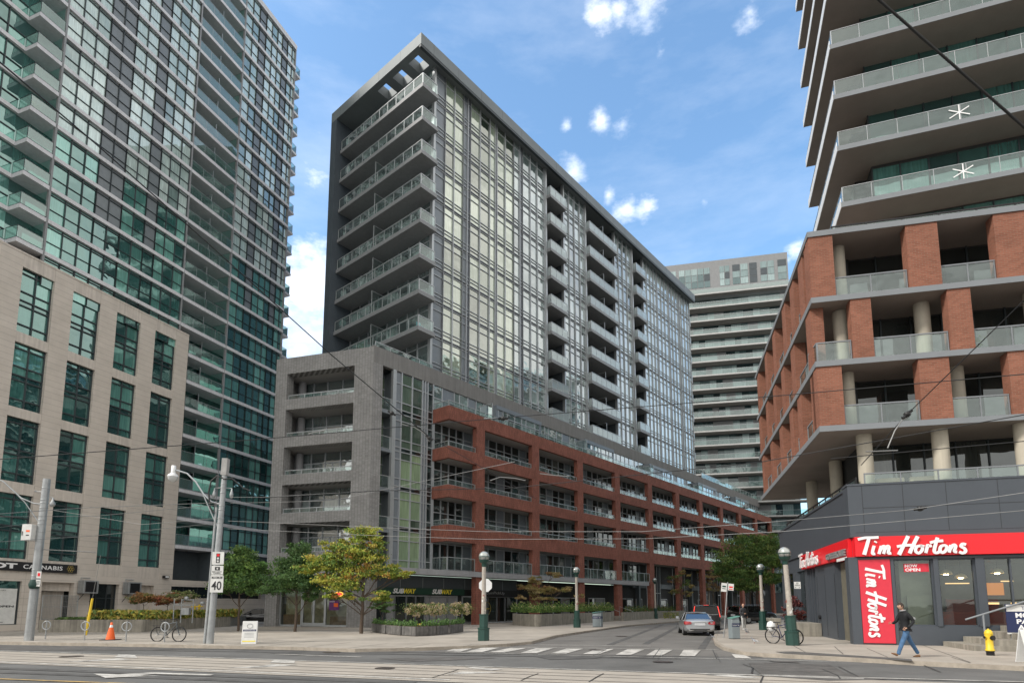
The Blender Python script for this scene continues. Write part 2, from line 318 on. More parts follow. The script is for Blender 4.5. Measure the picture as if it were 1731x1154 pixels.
mat('bin_top', (.10, .24, .20), .5, var=.08)
mat('concrete_wall', (.27, .25, .21), .9, var=.22, scale=1.6, streak=.35, bump=.3)
mat('wood_old', (.12, .115, .11), .9, var=.35, scale=4, streak=.4)
mat('wood_dark', (.055, .05, .05), .85, var=.35, scale=6)
mat('bark', (.085, .062, .045), .95, var=.3, scale=14, bump=.6, bscale=30)
mat('leaf', (1, 1, 1), .6, var=.15, scale=2, attr=True, spec=.3)
mat('paint_any', (1, 1, 1), .5, var=.04, attr=True)
clear_glass('rail_glass', (.70, .82, .79), refl=.09, alpha=.09, dirt=(.34, .40, .40), wave=.03)
clear_glass('rail_glass_green', (.5, .74, .68), refl=.14, alpha=.28, dirt=(.20, .32, .30))
clear_glass('frosted', (.8, .9, .9), refl=.10, alpha=.62, dirt=(.50, .56, .58))
clear_glass('shop_glass', (.80, .86, .82), refl=.05, alpha=.03)
clear_glass('car_glass', (.25, .28, .28), refl=.02, alpha=.25, dirt=(.03, .03, .03), gc=(.42, .40, .38))
facade_glass('glass_teal', (.014, .045, .050), (.05, .16, .145), (.19, .44, .38), refl=.20, tint=(.72, 1, .93), wave=.018)
facade_glass('glass_pale', (.06, .10, .10), (.30, .42, .40), (.68, .80, .77), refl=.18, tint=(.90, 1, .99), wave=.018)
facade_glass('glass_main', (.02, .034, .036), (.19, .245, .24), (.50, .58, .57), refl=.30, tint=(.96, 1, 1), wave=.02)
facade_glass('glass_reflection_tint', (.02, .034, .026), (.20, .265, .20), (.56, .64, .51), refl=.28, tint=(.98, 1, .93), wave=.03)  # yellowish reflection on the first tower modules, put into the pane colour
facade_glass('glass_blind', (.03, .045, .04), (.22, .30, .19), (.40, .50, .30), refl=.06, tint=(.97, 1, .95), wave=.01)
facade_glass('glass_dark', (.012, .016, .016), (.03, .036, .034), (.16, .17, .155), refl=.06, tint=(.95, 1, 1), wave=.01)
facade_glass('glass_far', (.012, .03, .034), (.06, .11, .115), (.36, .46, .46), refl=.06, tint=(.9, 1, 1), wave=.01)
# ================================================================ facade kit
def D(a): return Vector((math.sin(R(a)), math.cos(R(a)), 0))
class Frame:
    """local frame of one facade: x to the right seen from outside, y inward, z up, standing at a ground point"""
    def __init__(s, root, org, ang): s.root = root; s.loc = Vector(org) - root.location; s.rz = R(90 - ang); s.M = Matrix.Translation(Vector(org)) @ Matrix.Rotation(s.rz, 4, 'Z')
    def put(s, mb, name, mats, **k):
        return mb.build(name, mats, s.root, s.loc, s.rz, **k)
    def w(s, x, y, z): return s.M @ Vector((x, y, z))
def put_each(fr, name, m, boxes, parent=None):
    for bx0 in boxes: q = MB(); q.box(*bx0); fr.put(q, name, m)
def on_screen(p):
    q = Vector((p.x, p.y, p.z - EYE)); c, s_ = math.cos(PIT), math.sin(PIT); d = q.y * c + q.z * s_
    if d < 1: return 1e9
    x, y = CX + F * q.x / d, CY - F * (-q.y * s_ + q.z * c) / d
    return d if -60 < x < 1790 and -60 < y < 1210 else 1e6 + d
def blind():
    r = rnd()
    return (uf(.55, .95) if r < .42 else uf(.0, .18) if r < .78 else uf(.25, .55), rnd(), rnd())
class Windows:
    def __init__(s, fr, glass, name='window', limit=100): s.fr = fr; s.glass = glass; s.items = []; s.name = name; s.limit = limit
    def add(s, quads, mats_i=0):
        """quads: list of (x0,x1,z0,z1,y,tint,mat)"""
        q = quads[0]; s.items.append((on_screen(s.fr.w(q[0], q[4], (q[2] + q[3]) / 2)), quads))
    def done(s):
        s.items.sort(key=lambda t: t[0]); rest = MB(); n = 0
        for d, qs in s.items:
            if n < s.limit and d < 1e6: mb = MB()
            else: mb = rest
            for x0, x1, z0, z1, y, t, m in qs: mb.face([(x0, y, z0), (x1, y, z0), (x1, y, z1), (x0, y, z1)], m, t)
            if mb is not rest: s.fr.put(mb, s.name, s.glass); n += 1
        if rest.v: o = s.fr.put(rest, s.name, s.glass); o['kind'] = 'stuff'
def railing(mf, mg, pts, z, h, step=1.2, post=.05, top=.05, glass_in=.0, gm=0, closed=False, z0=None, midrail=False, y_off=0):
    """posts, top rail and glass along a polyline of (x, y)"""
    for i in range(len(pts) - 1):
        a, b = Vector((*pts[i], 0)), Vector((*pts[i + 1], 0)); d = b - a; ln = d.length; d.normalize(); nrm = Vector((-d.y, d.x, 0)); n = max(1, round(ln / step))
        def bx(s0, s1, w, za, zb, mb, m=0):
            p = [a + d * s0 - nrm * w, a + d * s1 - nrm * w, a + d * s1 + nrm * w, a + d * s0 + nrm * w]
            vs = [(q.x, q.y, za) for q in p] + [(q.x, q.y, zb) for q in p]
            mb.mesh(vs, [(0, 3, 2, 1), (4, 5, 6, 7), (0, 1, 5, 4), (1, 2, 6, 5), (2, 3, 7, 6), (3, 0, 4, 7)], m)
        bx(0, ln, top / 2, z + h - top, z + h, mf)
        bx(0, ln, .015, z + .04, z + .07, mf)
        for k in range(n + 1):
            s = ln * k / n; s = min(max(s, post / 2), ln - post / 2); bx(s - post / 2, s + post / 2, post / 2 * .9, z, z + h - top, mf)
        for k in range(n):
            s0, s1 = ln * k / n + post * .6, ln * (k + 1) / n - post * .6
            p0, p1 = a + d * s0, a + d * s1; mg.face([(p0.x, p0.y, z + .08), (p1.x, p1.y, z + .08), (p1.x, p1.y, z + h - top - .02), (p0.x, p0.y, z + h - top - .02)], gm)
def balcony(fr, slab_mb, slab_mats, pts, z, h, glass='rail_glass', metal='steel_rail_light', step=1.2, extra=None, post=.05, top=.05):
    b = fr.put(slab_mb, 'balcony', slab_mats); f, gq = MB(), MB(); railing(f, gq, pts, z, h, step, post, top)
    if extra: extra(f, gq)
    fo = f.build('railing', MT[metal], b); go = gq.build('glass_panel', MT[glass], b); return b

# ================================================================ main condominium: grey tile corner, glass bay, red brick frame, tower
O = Vector((-11.1, 45.85, 0))
main = empty('apartment_building', O); tag(main, 'grey glass tower over a grey tile corner block and a long red brick balcony frame', 'building')
A = Frame(main, O, 40); Bf = Frame(main, O, 106.7)
GZ = [(5.05, 5.9), (8.25, 9.1), (11.45, 12.3), (14.63, 15.49), (17.83, 18.73)]     # spandrels of the grey block
m = MB()
m.box(-9.25, -8.15, 0, .9, 0, 22.35); m.box(-1.72, 0, 0, .9, 0, 22.35); m.box(-8.15, -1.72, 0, .9, 20.95, 22.35)
for a, b in GZ: m.box(-8.15, -1.72, 0, .9, a, b)
m.box(-9.25, -8.95, .9, 9, 0, 22.35)
for a, b in GZ: pass
Bf.put(m, 'grey_tile_frame', MT['grey_tile'])
m = MB(); m.box(0.004, .94, .003, .9, 0, 21.05); m.box(0.3, .94, .9, 1.6, 0, 21.05)
A.put(m, 'corner_pier', MT['grey_tile'])
m = MB(); m.box(0.0, 95, 0, .45, 21.05, 22.45); m.box(.3, 7, .46, 14, 22.05, 22.2)
A.put(m, 'grey_parapet', MT['grey_band'])
m = MB()
for a, b in GZ + [(20.95, 21.3)]: m.box(-8.93, -.95, .92, 2.6, a + .02, a + .24)
m.box(-8.9, -.95, 2.75, 8, 4.2, 22.0)
Bf.put(m, 'floor_slabs', MT['soffit'])
W = Windows(Bf, [MT['glass_main'], MT['glass_dark'], MT['alu_panel']]); fm = MB()
for i, (a, b) in enumerate(GZ):
    top = (GZ + [(20.95, 0)])[i + 1][0]; xs = [-8.9, -7.3, -5.9, -4.4, -2.9, -1.0]
    for k in range(5):
        t = (uf(.35, .95), rnd(), rnd()) if rnd() < .75 else (uf(0, .2), rnd(), rnd())
        zt = a + 2.3
        W.add([(xs[k], xs[k + 1], a + .24, zt, 2.6, t, 0), (xs[k], xs[k + 1], zt, top + .02, 2.6, (uf(.1, .4), rnd(), rnd()), 0)])
    for x in xs: fm.box(x - .04, x + .04, 2.52, 2.6, a + .24, top)
    fm.box(-8.9, -1, 2.53, 2.6, a + 2.26, a + 2.34)
    if i % 2 == 0: fm.box(-5.2, -5.14, 2.53, 2.6, a + .24, a + 2.3)
W.done(); Bf.put(fm, 'window_frame', MT['mullion_grey'])
for a, b in GZ:                       # loggia railings of the grey block
    f, gq = MB(), MB(); railing(f, gq, [(-8.12, .25), (-1.75, .25)], b + .01, .42, 1.6, .06, .06)
    r = Bf.put(f, 'railing', MT['steel_rail_light']); gq.build('glass_panel', MT['rail_glass'], r)
m = MB()
for a, b in GZ: m.lathe([(.32, b - .7), (.32, b + 2.3)], 16, cx=-8.2, cy=2.2)
Bf.put(m, 'round_column', MT['slab_grey'])
# canopy over the shopfronts
m = MB(); m.box(-1.9, .6, 0, 3.6, 4.0, 4.28)
m2 = MB(); m2.box(-11.2, .2, -1.5, 1.0, 4.02, 4.3); m2.box(-11.2, .2, -1.56, -1.5, 3.98, 4.34)
Bf.put(m2, 'canopy', MT['slab_grey'])
m = MB(); m.box(.2, 41.9, -2.12, .3, 4.16, 4.52, 0); m.box(.2, 41.95, -2.2, -2.12, 4.1, 4.56, 0)
A.put(m, 'canopy', MT['slab_grey'])
# --- glass bay between the grey pier and the brick
m = MB()
LV = [4.3, 7.7, 11.0, 14.25, 17.45, 20.95]
m.box(.95, 90, 1.5, 2.2, 4.3, 21.1); m.box(2.3, 6.54, .14, 1.5, 4.3, 21.04)
for z in LV[:-1]: m.box(.94, 2.2, .12, 1.5, z - .25, z)
A.put(m, 'inner_wall', MT['alu_panel'])
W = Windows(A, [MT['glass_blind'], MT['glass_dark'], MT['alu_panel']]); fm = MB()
bx_ = [2.32, 2.95, 4.1, 5.25, 5.85, 6.5]
for i in range(5):
    z0, z1 = LV[i], LV[i + 1]; rows = [z0 + .35, z0 + 1.0, z0 + 2.6, z1]
    qs = [(2.32, 2.95, z0, z1, .10, (.5, 0, 0), 2), (5.25, 5.85, z0, z1, .10, (.5, 0, 0), 2)]
    green = i < 4 and i != 3
    for c_ in (1, 2):
        for r_ in range(3):
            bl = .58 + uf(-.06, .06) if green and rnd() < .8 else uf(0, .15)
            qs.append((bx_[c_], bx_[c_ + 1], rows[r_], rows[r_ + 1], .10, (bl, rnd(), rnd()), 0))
        qs.append((bx_[c_], bx_[c_ + 1], z0, rows[0], .10, (.02, rnd(), rnd()), 1))
    qs.append((5.85, 6.5, z0, z1, .10, (.1, rnd(), rnd()), 1)); W.add(qs)
    W.add([(.95, 2.25, z0, z1 - .25, 1.49, (uf(.1, .5), rnd(), rnd()), 0)])
    for z in rows[:-1] + [z0]: fm.box(2.3, 6.5, 0.03, .12, z - .035, z + .035)
    fm.box(.94, 2.3, 1.42, 1.5, z0 + 2.2, z0 + 2.28); fm.box(1.55, 1.62, 1.42, 1.5, z0, z1)
for x in bx_ + [5.55]: fm.box(x - .045, x + .045, -.01, .12, 4.3, 21.04)
W.done(); A.put(fm, 'curtain_wall_frame', MT['mullion_grey'])
m = MB(); m.box(1.98, 2.26, -.05, .25, 4.3, 21.04); A.put(m, 'steel_column', MT['steel_rail_light'])
for z in LV[:-1]:
    f, gq = MB(), MB(); railing(f, gq, [(.95, .18), (1.97, .18)], z, 1.05, 1.2)
    r = A.put(f, 'railing', MT['steel_rail_light']); gq.build('glass_panel', MT['rail_glass'], r)
# --- red brick frame
PILL = [(9.87, 10.96), (17.96, 19.07), (26.05, 27.12), (34.15, 35.28), (42.6, 43.75), (51.0, 52.2), (59.4, 60.55), (67.9, 69.0), (76.4, 77.6), (85.0, 86.2), (93.7, 94.9)]
BEAM = [(7.0, 8.4), (10.75, 11.8), (14.1, 15.15), (17.5, 18.7)]; XC = 6.43; XE = 94.9; XM = 42
m = MB(); yf, yb = -2.08, -1.58
for i, (a, b) in enumerate(PILL):
    m.box(a, b, yf, yb, 0, 4.14 if b < XM else 18.7)
    if b < XM: m.box(a, b, yf, yb, 4.58, 18.7)
for z0, z1 in BEAM:
    m.box(XC, PILL[0][0], yf, yf + .3, z0, z1); m.box(XC, XC + .3, yf + .3, -.02, z0, z1)
    for i in range(len(PILL) - 1): m.box(PILL[i][1], PILL[i + 1][0], yf + .004, yf + .34, z0, z1)
A.put(m, 'brick_frame', MT['red_brick'])
m = MB()
for z0, z1 in BEAM: m.box(XC + .31, XE, yf + .345, -.06, z0 + .02, z0 + .25)
m.box(XC + .31, XE, yf + .35, -.05, 18.1, 18.4)
A.put(m, 'balcony_floor', MT['soffit'])
m = MB(); m.box(6.55, XE, .0, .12, 4.56, 18.4, 0); m.box(XE, XE + .3, yf + .3, 9, 0, 18.6, 1)
A.put(m, 'inner_wall', [MT['dark_void'], MT['alu_panel']])
W = Windows(A, [MT['glass_dark'], MT['alu_panel']]); fm = MB()
FL = [(4.56, 7.02), (7.25, 10.77), (11.0, 14.12), (14.35, 17.52)]
for bi in range(-1, len(PILL) - 1):
    x0 = 6.55 if bi < 0 else PILL[bi][0] + .3; x1 = PILL[bi + 1][0] + .3
    n = 4 if bi < 0 else 7; dx = (x1 - x0) / n
    for z0, z1 in FL:
        if x0 > XM and z0 < 5: continue
        qs = []; pan = random.choice([2, 3, 4])
        for k in range(n):
            isp = (bi >= 0 and k in (0, pan)) and rnd() < .8
            qs.append((x0 + k * dx, x0 + (k + 1) * dx, z0, z1, -.03, (uf(.5, .9) if rnd() < .15 else uf(0, .4), rnd(), rnd()), 1 if isp else 0))
            fm.box(x0 + k * dx - .035, x0 + k * dx + .035, -.13, -.03, z0, z1)
        fm.box(x0, x1, -.11, -.035, z0 + 2.35, z0 + 2.43); W.add(qs)
W.done(); A.put(fm, 'window_frame', MT['mullion_grey'])
for bi in range(-1, len(PILL) - 1):
    x0 = XC + .04 if bi < 0 else PILL[bi][1]; x1 = PILL[bi + 1][0]
    for z0, z1 in BEAM[:3]:
        f, gq = MB(), MB(); pts = [(x0, yf + .16), (x1, yf + .16)]
        if bi < 0: pts = [(XC + .12, -.1), (XC + .12, yf + .16), (x1, yf + .16)]
        railing(f, gq, pts, z1, .5, 1.6, .06, .06); r = A.put(f, 'railing', MT['steel_rail_light']); gq.build('glass_panel', MT['rail_glass'], r)
    if x1 < XM + 1:
        f, gq = MB(), MB(); pts = [(x0, yf + .12), (x1, yf + .12)]
        if bi < 0: pts = [(XC + .1, -.1), (XC + .1, yf + .12), (x1, yf + .12)]
        railing(f, gq, pts, 4.57, 1.12, 1.4, .06, .06); r = A.put(f, 'railing', MT['steel_rail_light']); gq.build('glass_panel', MT['rail_glass'], r)
    f, gq = MB(), MB(); xa = XC + .12 if bi < 0 else PILL[bi][0]; pts = [(xa, yf + .2), (PILL[bi + 1][0], yf + .2)]
    if bi < 0: pts = [(xa, -.1)] + pts
    railing(f, gq, pts, 18.7, .55, 1.4, .05, .05)
    if bi >= 0 and bi % 2 == 0:
        xa += 2.4; f.box(xa, xa + .06, -1.8, -1.74, 18.4, 20.5); f.box(xa, xa + .06, -1.74, -.1, 20.44, 20.5); gq.face([(xa + .03, -1.74, 18.5), (xa + .03, -.1, 18.5), (xa + .03, -.1, 20.44), (xa + .03, -1.74, 20.44)])
    r = A.put(f, 'railing', MT['steel_rail_light']); gq.build('glass_panel', MT['rail_glass'], r)
# --- set-back storey behind the brick roof terrace
W = Windows(A, [MT['glass_main'], MT['glass_dark'], MT['alu_panel']]); fm = MB(); x = 6.5; pm = MB()
BOX = [(13.8, 21.0), (29.4, 36.0), (45.5, 52.5), (62, 69.5), (78.5, 85.5)]
for (a, b) in BOX: pm.box(a, b, -.95, 0.05, 20.5, 20.9); pm.box(a, a + .35, -.9, 0, 18.4, 20.5); pm.box(b - .3, b, -.9, 0, 18.4, 20.5); pm.box(a + .35, b - .3, -.8, 0, 18.4, 20.5)
pm.box(6.55, 94, .13, 1.49, 18.4, 21.03)
while x < 93.5:
    inb = [q for q in BOX if q[0] - .4 < x < q[1] - .5]; y = -.85 if inb else .1; wd = random.choice([.7, 1.1, 1.1, 1.5])
    if not inb:
        nx = min([q[0] for q in BOX if q[0] > x] + [94]); wd = min(wd, max(nx - x, .3))
    if inb: x = max(x, inb[0][0] + .35); wd = min(wd, inb[0][1] - .3 - x)
    if wd > .2:
        pn = rnd() < .2
        W.add([(x, x + wd, 18.4, 19.9, y, (uf(.5, .95) if rnd() < .5 else uf(0, .2), rnd(), rnd()), 2 if pn else 0), (x, x + wd, 19.9, 20.5 if inb else 21.04, y, (uf(0, .6), rnd(), rnd()), 2 if pn else 0)])
        fm.box(x - .035, x + .035, y - .06, y + .01, 18.4, 20.5 if inb else 21.04); fm.box(x, x + wd, y - .055, y + .01, 19.86, 19.94)
    x += max(wd, .2)
W.done(); A.put(fm, 'window_frame', MT['mullion_grey']); A.put(pm, 'upper_storey_wall', MT['alu_panel'])
# --- railing on top of the grey parapet
for a, b in ((.3, 6.6), (66.5, 94)):
    f, gq = MB(), MB(); railing(f, gq, [(a, .3), (b, .3)], 22.45, .55 if a < 1 else .95, 1.5, .05, .05); r = A.put(f, 'railing', MT['steel_rail_light']); gq.build('glass_panel', MT['rail_glass'], r)
# --- the tower
TL = [22.75 + 3.4 * k for k in range(9)]; TT = 53.35
m = MB(); m.box(7.0, 24.86, 1.32, 14, 22.3, TT); m.box(28.3, 33.33, 1.32, 14, 22.3, TT); m.box(40.6, 45.8, 1.32, 14, 22.3, TT); m.box(49.0, 66.0, 1.32, 14, 22.3, TT); m.box(24.9, 49.0, 3.3, 14, 22.3, TT)
A.put(m, 'tower_core', MT['panel_dark'])
W = Windows(A, [MT['glass_main'], MT['glass_dark'], MT['alu_panel'], MT['glass_reflection_tint']]); fm = MB()
MOD = [[7.1, 8.5], [8.5, 9.75, 11.05], [11.05, 11.65, 12.05], [12.05, 13.5, 15.0, 15.9], [16.15, 17.5, 18.95], [18.95, 20.0, 20.5], [20.5, 21.9, 23.2, 24.6],
       [28.45, 29.7, 30.9, 32.1, 33.2], [40.75, 41.9, 43.1, 44.3, 45.5], [49.1, 50.4, 51.6, 52.7, 53.7], [53.9, 55.2, 56.4, 57.7], [58.0, 59.1, 60.3, 61.5], [61.9, 62.7, 63.9, 65.1, 66.0]]
PAN = {0: (1, 1), 2: (1, 1), 5: (0, 1)}
for z0 in TL:
    z1 = min(z0 + 3.4, TT); rows = [z0 + .24, z0 + 1.0, z0 + 2.72, z1]
    for mi, xs in enumerate(MOD):
        qs = []; style = rnd()
        for k in range(len(xs) - 1):
            pan = mi in PAN and PAN[mi][min(k, 1)]
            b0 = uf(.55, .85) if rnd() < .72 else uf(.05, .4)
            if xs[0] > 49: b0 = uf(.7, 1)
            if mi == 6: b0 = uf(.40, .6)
            if mi == 3 and k == 1 or mi == 3 and k == 0 and rnd() < .4: b0 = uf(.0, .35)  # dark streak of the reflection, painted as darker pane tints
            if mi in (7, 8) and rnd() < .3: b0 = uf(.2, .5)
            qs.append((xs[k], xs[k + 1], z0, rows[0], 1.27, (.02, rnd(), rnd()), 1))
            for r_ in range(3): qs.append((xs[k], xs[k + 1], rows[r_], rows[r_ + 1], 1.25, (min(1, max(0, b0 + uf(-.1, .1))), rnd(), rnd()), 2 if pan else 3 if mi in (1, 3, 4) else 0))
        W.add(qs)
        for z in [z0, rows[0], z0 + .66, rows[1], rows[2]]: fm.box(xs[0], xs[-1], 1.17, 1.26, z - .028, z + .028)
for xs in MOD:
    for k, x in enumerate(xs):
        fm.box(x - .038, x + .038, 1.10, 1.3, 22.46, TT)
W.done(); A.put(fm, 'curtain_wall_frame', MT['mullion_grey'])
put_each(A, 'steel_column', MT['steel_rail_light'], [(x - .13, x + .13, .98, 1.34, 22.46, TT) for x in (7.0, 24.75, 28.35, 33.3, 40.65, 45.7, 49.0)])
# side glass of the tower behind the corner balconies
Ff = Frame(main, O + D(40) * 6.95 + Vector((-.766, .643, 0)) * 1.2, 130)   # faces left: x runs towards the street
W = Windows(Ff, [MT['glass_main'], MT['glass_dark']]); fm = MB()
for z0 in TL:
    z1 = min(z0 + 3.4, TT)
    for k in range(8):
        x0 = -12.3 + k * 1.53; W.add([(x0, x0 + 1.53, z0 + .1, z0 + 2.5, -.02, blind(), 0), (x0, x0 + 1.53, z0 + 2.5, z1, -.02, (uf(.1, .5), rnd(), rnd()), 0)]); fm.box(x0 - .04, x0 + .04, -.1, 0, z0, z1)
    fm.box(-12.3, 0, -.08, 0, z0 + 2.46, z0 + 2.54)
W.done(); Ff.put(fm, 'window_frame', MT['mullion_grey'])
# corner balconies wrapping the left side
for k, z in enumerate(TL):
    if k == 0: continue
    m = MB(); m.prism([(4.98, .5), (6.98, .5), (6.98, 1.0), (7.15, 1.0), (7.15, 13.7), (4.98, 13.7)], z - .37, z, 0)
    def extra(f, gq, z=z):
        f.box(5.0, 5.06, 7.4, 7.46, z, z + 2.3); f.box(5.0, 6.9, 7.4, 7.45, z + 2.25, z + 2.3); gq.face([(5.03, 7.43, z + .1), (6.9, 7.43, z + .1), (6.9, 7.43, z + 2.25), (5.03, 7.43, z + 2.25)])
    balcony(A, m, [MT['soffit_grey'] if 'soffit_grey' in MT else MT['panel_mid']], [(5.05, 13.6), (5.05, .57), (6.85, .57)], z, 1.05, step=1.25, extra=extra if k < 7 else None, post=.06, top=.07)
for a, b, nm in ((24.9, 28.25, 0), (33.4, 40.55, 1), (45.85, 48.9, 0)):
    for k, z in enumerate(TL):
        m = MB(); m.box(a, b, .45, 3.3, z - .35, z)
        def extra(f, gq, z=z, a=a, b=b):
            f.box((a + b) / 2 - .03, (a + b) / 2 + .03, .6, .66, z, z + 2.2); f.box((a + b) / 2 - .03, (a + b) / 2 + .03, .6, 2.2, z + 2.15, z + 2.2)
        balcony(A, m, MT['panel_mid'], [(a + .04, 1.2), (a + .04, .5), (b - .04, .5), (b - .04, 1.2)], z, 1.1, glass='frosted', step=1.2, extra=extra if nm else None)
W = Windows(A, [MT['glass_dark']], limit=0)
for a, b in ((24.9, 28.3), (33.4, 40.6), (45.85, 49)):
    for z in TL:
        n = max(2, round((b - a) / 1.2))
        for k in range(n): W.add([(a + (b - a) * k / n, a + (b - a) * (k + 1) / n, z, min(z + 3.05, TT), 3.28, (uf(0, .5), rnd(), rnd()), 0)])
W.done()
for k, z in enumerate(TL[:-1]):      # small balconies past the far end
    m = MB(); m.box(66.05, 67.6, 1.6, 4.6, z + 3.05, z + 3.4); balcony(A, m, MT['slab_grey'], [(66.1, 1.65), (67.55, 1.65), (67.55, 4.55)], z + 3.4, 1.05, glass='frosted')
m = MB(); m.box(4.4, 8, 13.72, 14.7, 16, 53.3); A.put(m, 'fin_wall', MT['navy_wall'])
# roof frame with three square openings in the overhang
m = MB(); y0, y1, z0, z1 = .2, 14.7, 53.32, 54.45
holes = [(1.35, 2.75), (3.75, 5.15), (6.15, 7.55)]
m.box(7.3, 66.4, y0, y1, z0, z1); m.box(4.4, 5.05, y0, y1, z0, z1); m.box(6.45, 7.3, y0, y1, z0, z1)
ys = y0
for a, b in holes: m.box(5.05, 6.45, ys, a, z0, z1); ys = b
m.box(5.05, 6.45, ys, y1, z0, z1)
A.put(m, 'roof_fascia', MT['fascia'])
m = MB()
for k in range(19): m.box(6.0 + k * 3.3, 6.02 + k * 3.3, y0 - .004, y0, z0 + .01, z1 - .01)
for k in range(4): m.box(4.396, 4.4, 3.2 + k * 3.3, 3.22 + k * 3.3, z0 + .01, z1 - .01)
m.box(4.42, 66.3, y0 + .02, y0 + .3, z0 - .25, z0 - .003)
A.put(m, 'fascia_joint', MT['mullion_dark'])
# --- shopfronts at ground level
m = MB(); m.box(.95, 94.8, .35, 6, 0, 4.1); A.put(m, 'ground_floor_wall', MT['dark_void'])
m = MB(); m.box(-8.1, -1.75, 1.2, 5, 0, 4.0); Bf.put(m, 'ground_floor_wall', MT['room_dark'])
m = MB(); m.box(.94, 18, -.02, .34, 3.08, 4.12, 0)
for x in (3.2, 5.6, 8, 10.6, 13.2, 15.8): m.box(x, x + .03, -.026, -.02, 3.1, 3.96, 1)
A.put(m, 'upper_fascia', [MT['panel_dark'], MT['mullion_grey']])
W = Windows(A, [MT['glass_dark'], MT['panel_mid']], 'shop_window'); fm = MB()
for x0, x1, kind in ((1.0, 2.1, 0), (2.1, 2.9, 1), (2.9, 4.1, 0), (4.1, 5.1, 0), (5.1, 6.1, 0), (6.1, 6.7, 1), (6.7, 8.7, 1), (8.7, 9.9, 1), (10.6, 11.9, 0), (12.9, 14.0, 0), (14.0, 15.3, 0), (15.3, 16.5, 0), (16.5, 18.3, 0), (24.5, 26, 0), (26, 27.5, 1), (27.5, 29, 0), (31.5, 33, 0), (33, 35, 1), (39, 40.5, 0), (40.5, 42, 0), (43, 44.5, 0), (47, 48.5, 0), (48.5, 50, 0), (50, 52, 0), (55, 57, 0), (57, 59, 0), (63, 65, 0), (65, 67, 0)):
    W.add([(x0, x1, .12, 2.3 if x0 > 36 else 2.48, .30, (uf(.1, .5), rnd(), rnd()), kind)])
    for x in (x0, x1): fm.box(x - .04, x + .04, .2, .32, 0, 2.5)
    fm.box(x0, x1, .2, .32, 2.4, 2.5); fm.box(x0, x1, .2, .32, 0, .12)
for x0 in (45, 53, 62, 70, 79):
    for k in range(5): fm.box(x0 + k, x0 + k + .06, -.3, -.24, .2, 6.9)
    fm.box(x0, x0 + 4, -.3, -.22, 3.2, 3.3)
W.done(); A.put(fm, 'shopfront_frame', MT['mullion_grey'])
m = MB()
for k in range(9): m.box(43 + k * 5.6, 43.4 + k * 5.6, -.2, .4, 0, 6.9)
m.box(42, 94, .1, .35, 3.9, 7.0); A.put(m, 'entrance_wall', MT['panel_dark'])
# corner shop under the grey block
W = Windows(Bf, [MT['shop_glass']], 'shop_window'); fm = MB()
for x0, x1 in ((-8.1, -6.1), (-3.9, -1.75)): W.add([(x0, x1, .15, 3.1, .5, (.3, 0, 0), 0)])
W.done()
for x in (-8.1, -6.1, -3.9, -1.79): fm.box(x - .05, x + .05, .42, .58, 0, 3.9)
fm.box(-8.1, -1.75, .42, .58, 3.1, 3.22); fm.box(-8.1, -6.1, .42, .58, 0, .15); fm.box(-3.9, -1.75, .42, .58, 0, .15)
Bf.put(fm, 'shopfront_frame', MT['steel_rail_light'])
m = MB(); m.box(-8.1, -1.75, .4, .6, 3.25, 3.95); Bf.put(m, 'shop_fascia', MT['alu_panel'])
for x0 in (-6.05, -5.0):
    d = MB(); d.box(x0, x0 + .1, .46, .54, .02, 2.95); d.box(x0 + .95, x0 + 1.05, .46, .54, .02, 2.95); d.box(x0 + .1, x0 + .95, .46, .54, .02, .3); d.box(x0 + .1, x0 + .95, .46, .54, 2.8, 2.95)
    hx = x0 + .93 if x0 < -5.5 else x0 + .12
    dd = Bf.put(d, 'shop_door', MT['steel_rail_light']); h = MB(); h.tube([(hx, .40, .9), (hx, .38, 1.0), (hx, .38, 1.6), (hx, .40, 1.7)], .02, 6); h.build('handle', MT['galv'], dd)
    q = MB(); q.face([(x0 + .1, .5, .3), (x0 + .95, .5, .3), (x0 + .95, .5, 2.8), (x0 + .1, .5, 2.8)]); q.build('glass_panel', MT['shop_glass'], dd)
# things seen inside the corner shop
mat('shop_cream', (.42, .36, .24), .8, var=.35, scale=2.5)
mat('shop_shelf', (.22, .12, .05), .7, var=.4, scale=5)
m = MB(); m.box(-8.05, -1.8, 1.1, 1.18, .05, 3.0, 0); m.box(-8.0, -6.3, .75, 1.05, .1, .95, 1); m.box(-3.7, -2.0, .8, 1.05, .1, .8, 1); Bf.put(m, 'shop_interior', [MT['shop_cream'], MT['shop_shelf']])

# ================================================================ left: precast podium building and green glass tower
B0 = g(34, 1065); leftb = empty('apartment_building', B0); tag(leftb, 'green glass tower with pale slab edges behind a beige concrete podium with tall windows', 'building')
P = Frame(leftb, B0, 19.5)
brick('precast_lined', (.57, .515, .455), (.545, .49, .43), (.38, .34, .30), w=40, h=.43, mw=.012, off=0, var=.10, bump=.3)
WX = [(-5.55, -3.48), (-2.1, -.02), (1.33, 3.4), (4.75, 6.82), (8.17, 10.24)]; WZ = [(4.8, 9.15), (9.95, 14.35), (15.03, 19.55), (20.28, 24.93)]
m = MB(); m.box(-12, WX[0][0], 0, .6, 3.85, 25.85)
for i in range(5):
    nx = WX[i + 1][0] if i < 4 else 11.5
    m.box(WX[i][1], nx, 0, .6, 3.85, 25.85)
m.box(11.1, 11.5, .6, 1.2, 0, 25.85)
P.put(m, 'precast_pier', MT['precast_lined'])
m = MB()
zs = [3.85] + [z for w_ in WZ for z in w_] + [25.85]
put_each(P, 'spandrel', MT['precast'], [(a, b, .012, .6, zs[k], zs[k + 1]) for a, b in WX for k in range(0, len(zs), 2)])
m.box(-12, 11.52, -.02, .62, 25.85, 25.98); P.put(m, 'coping', MT['precast'])
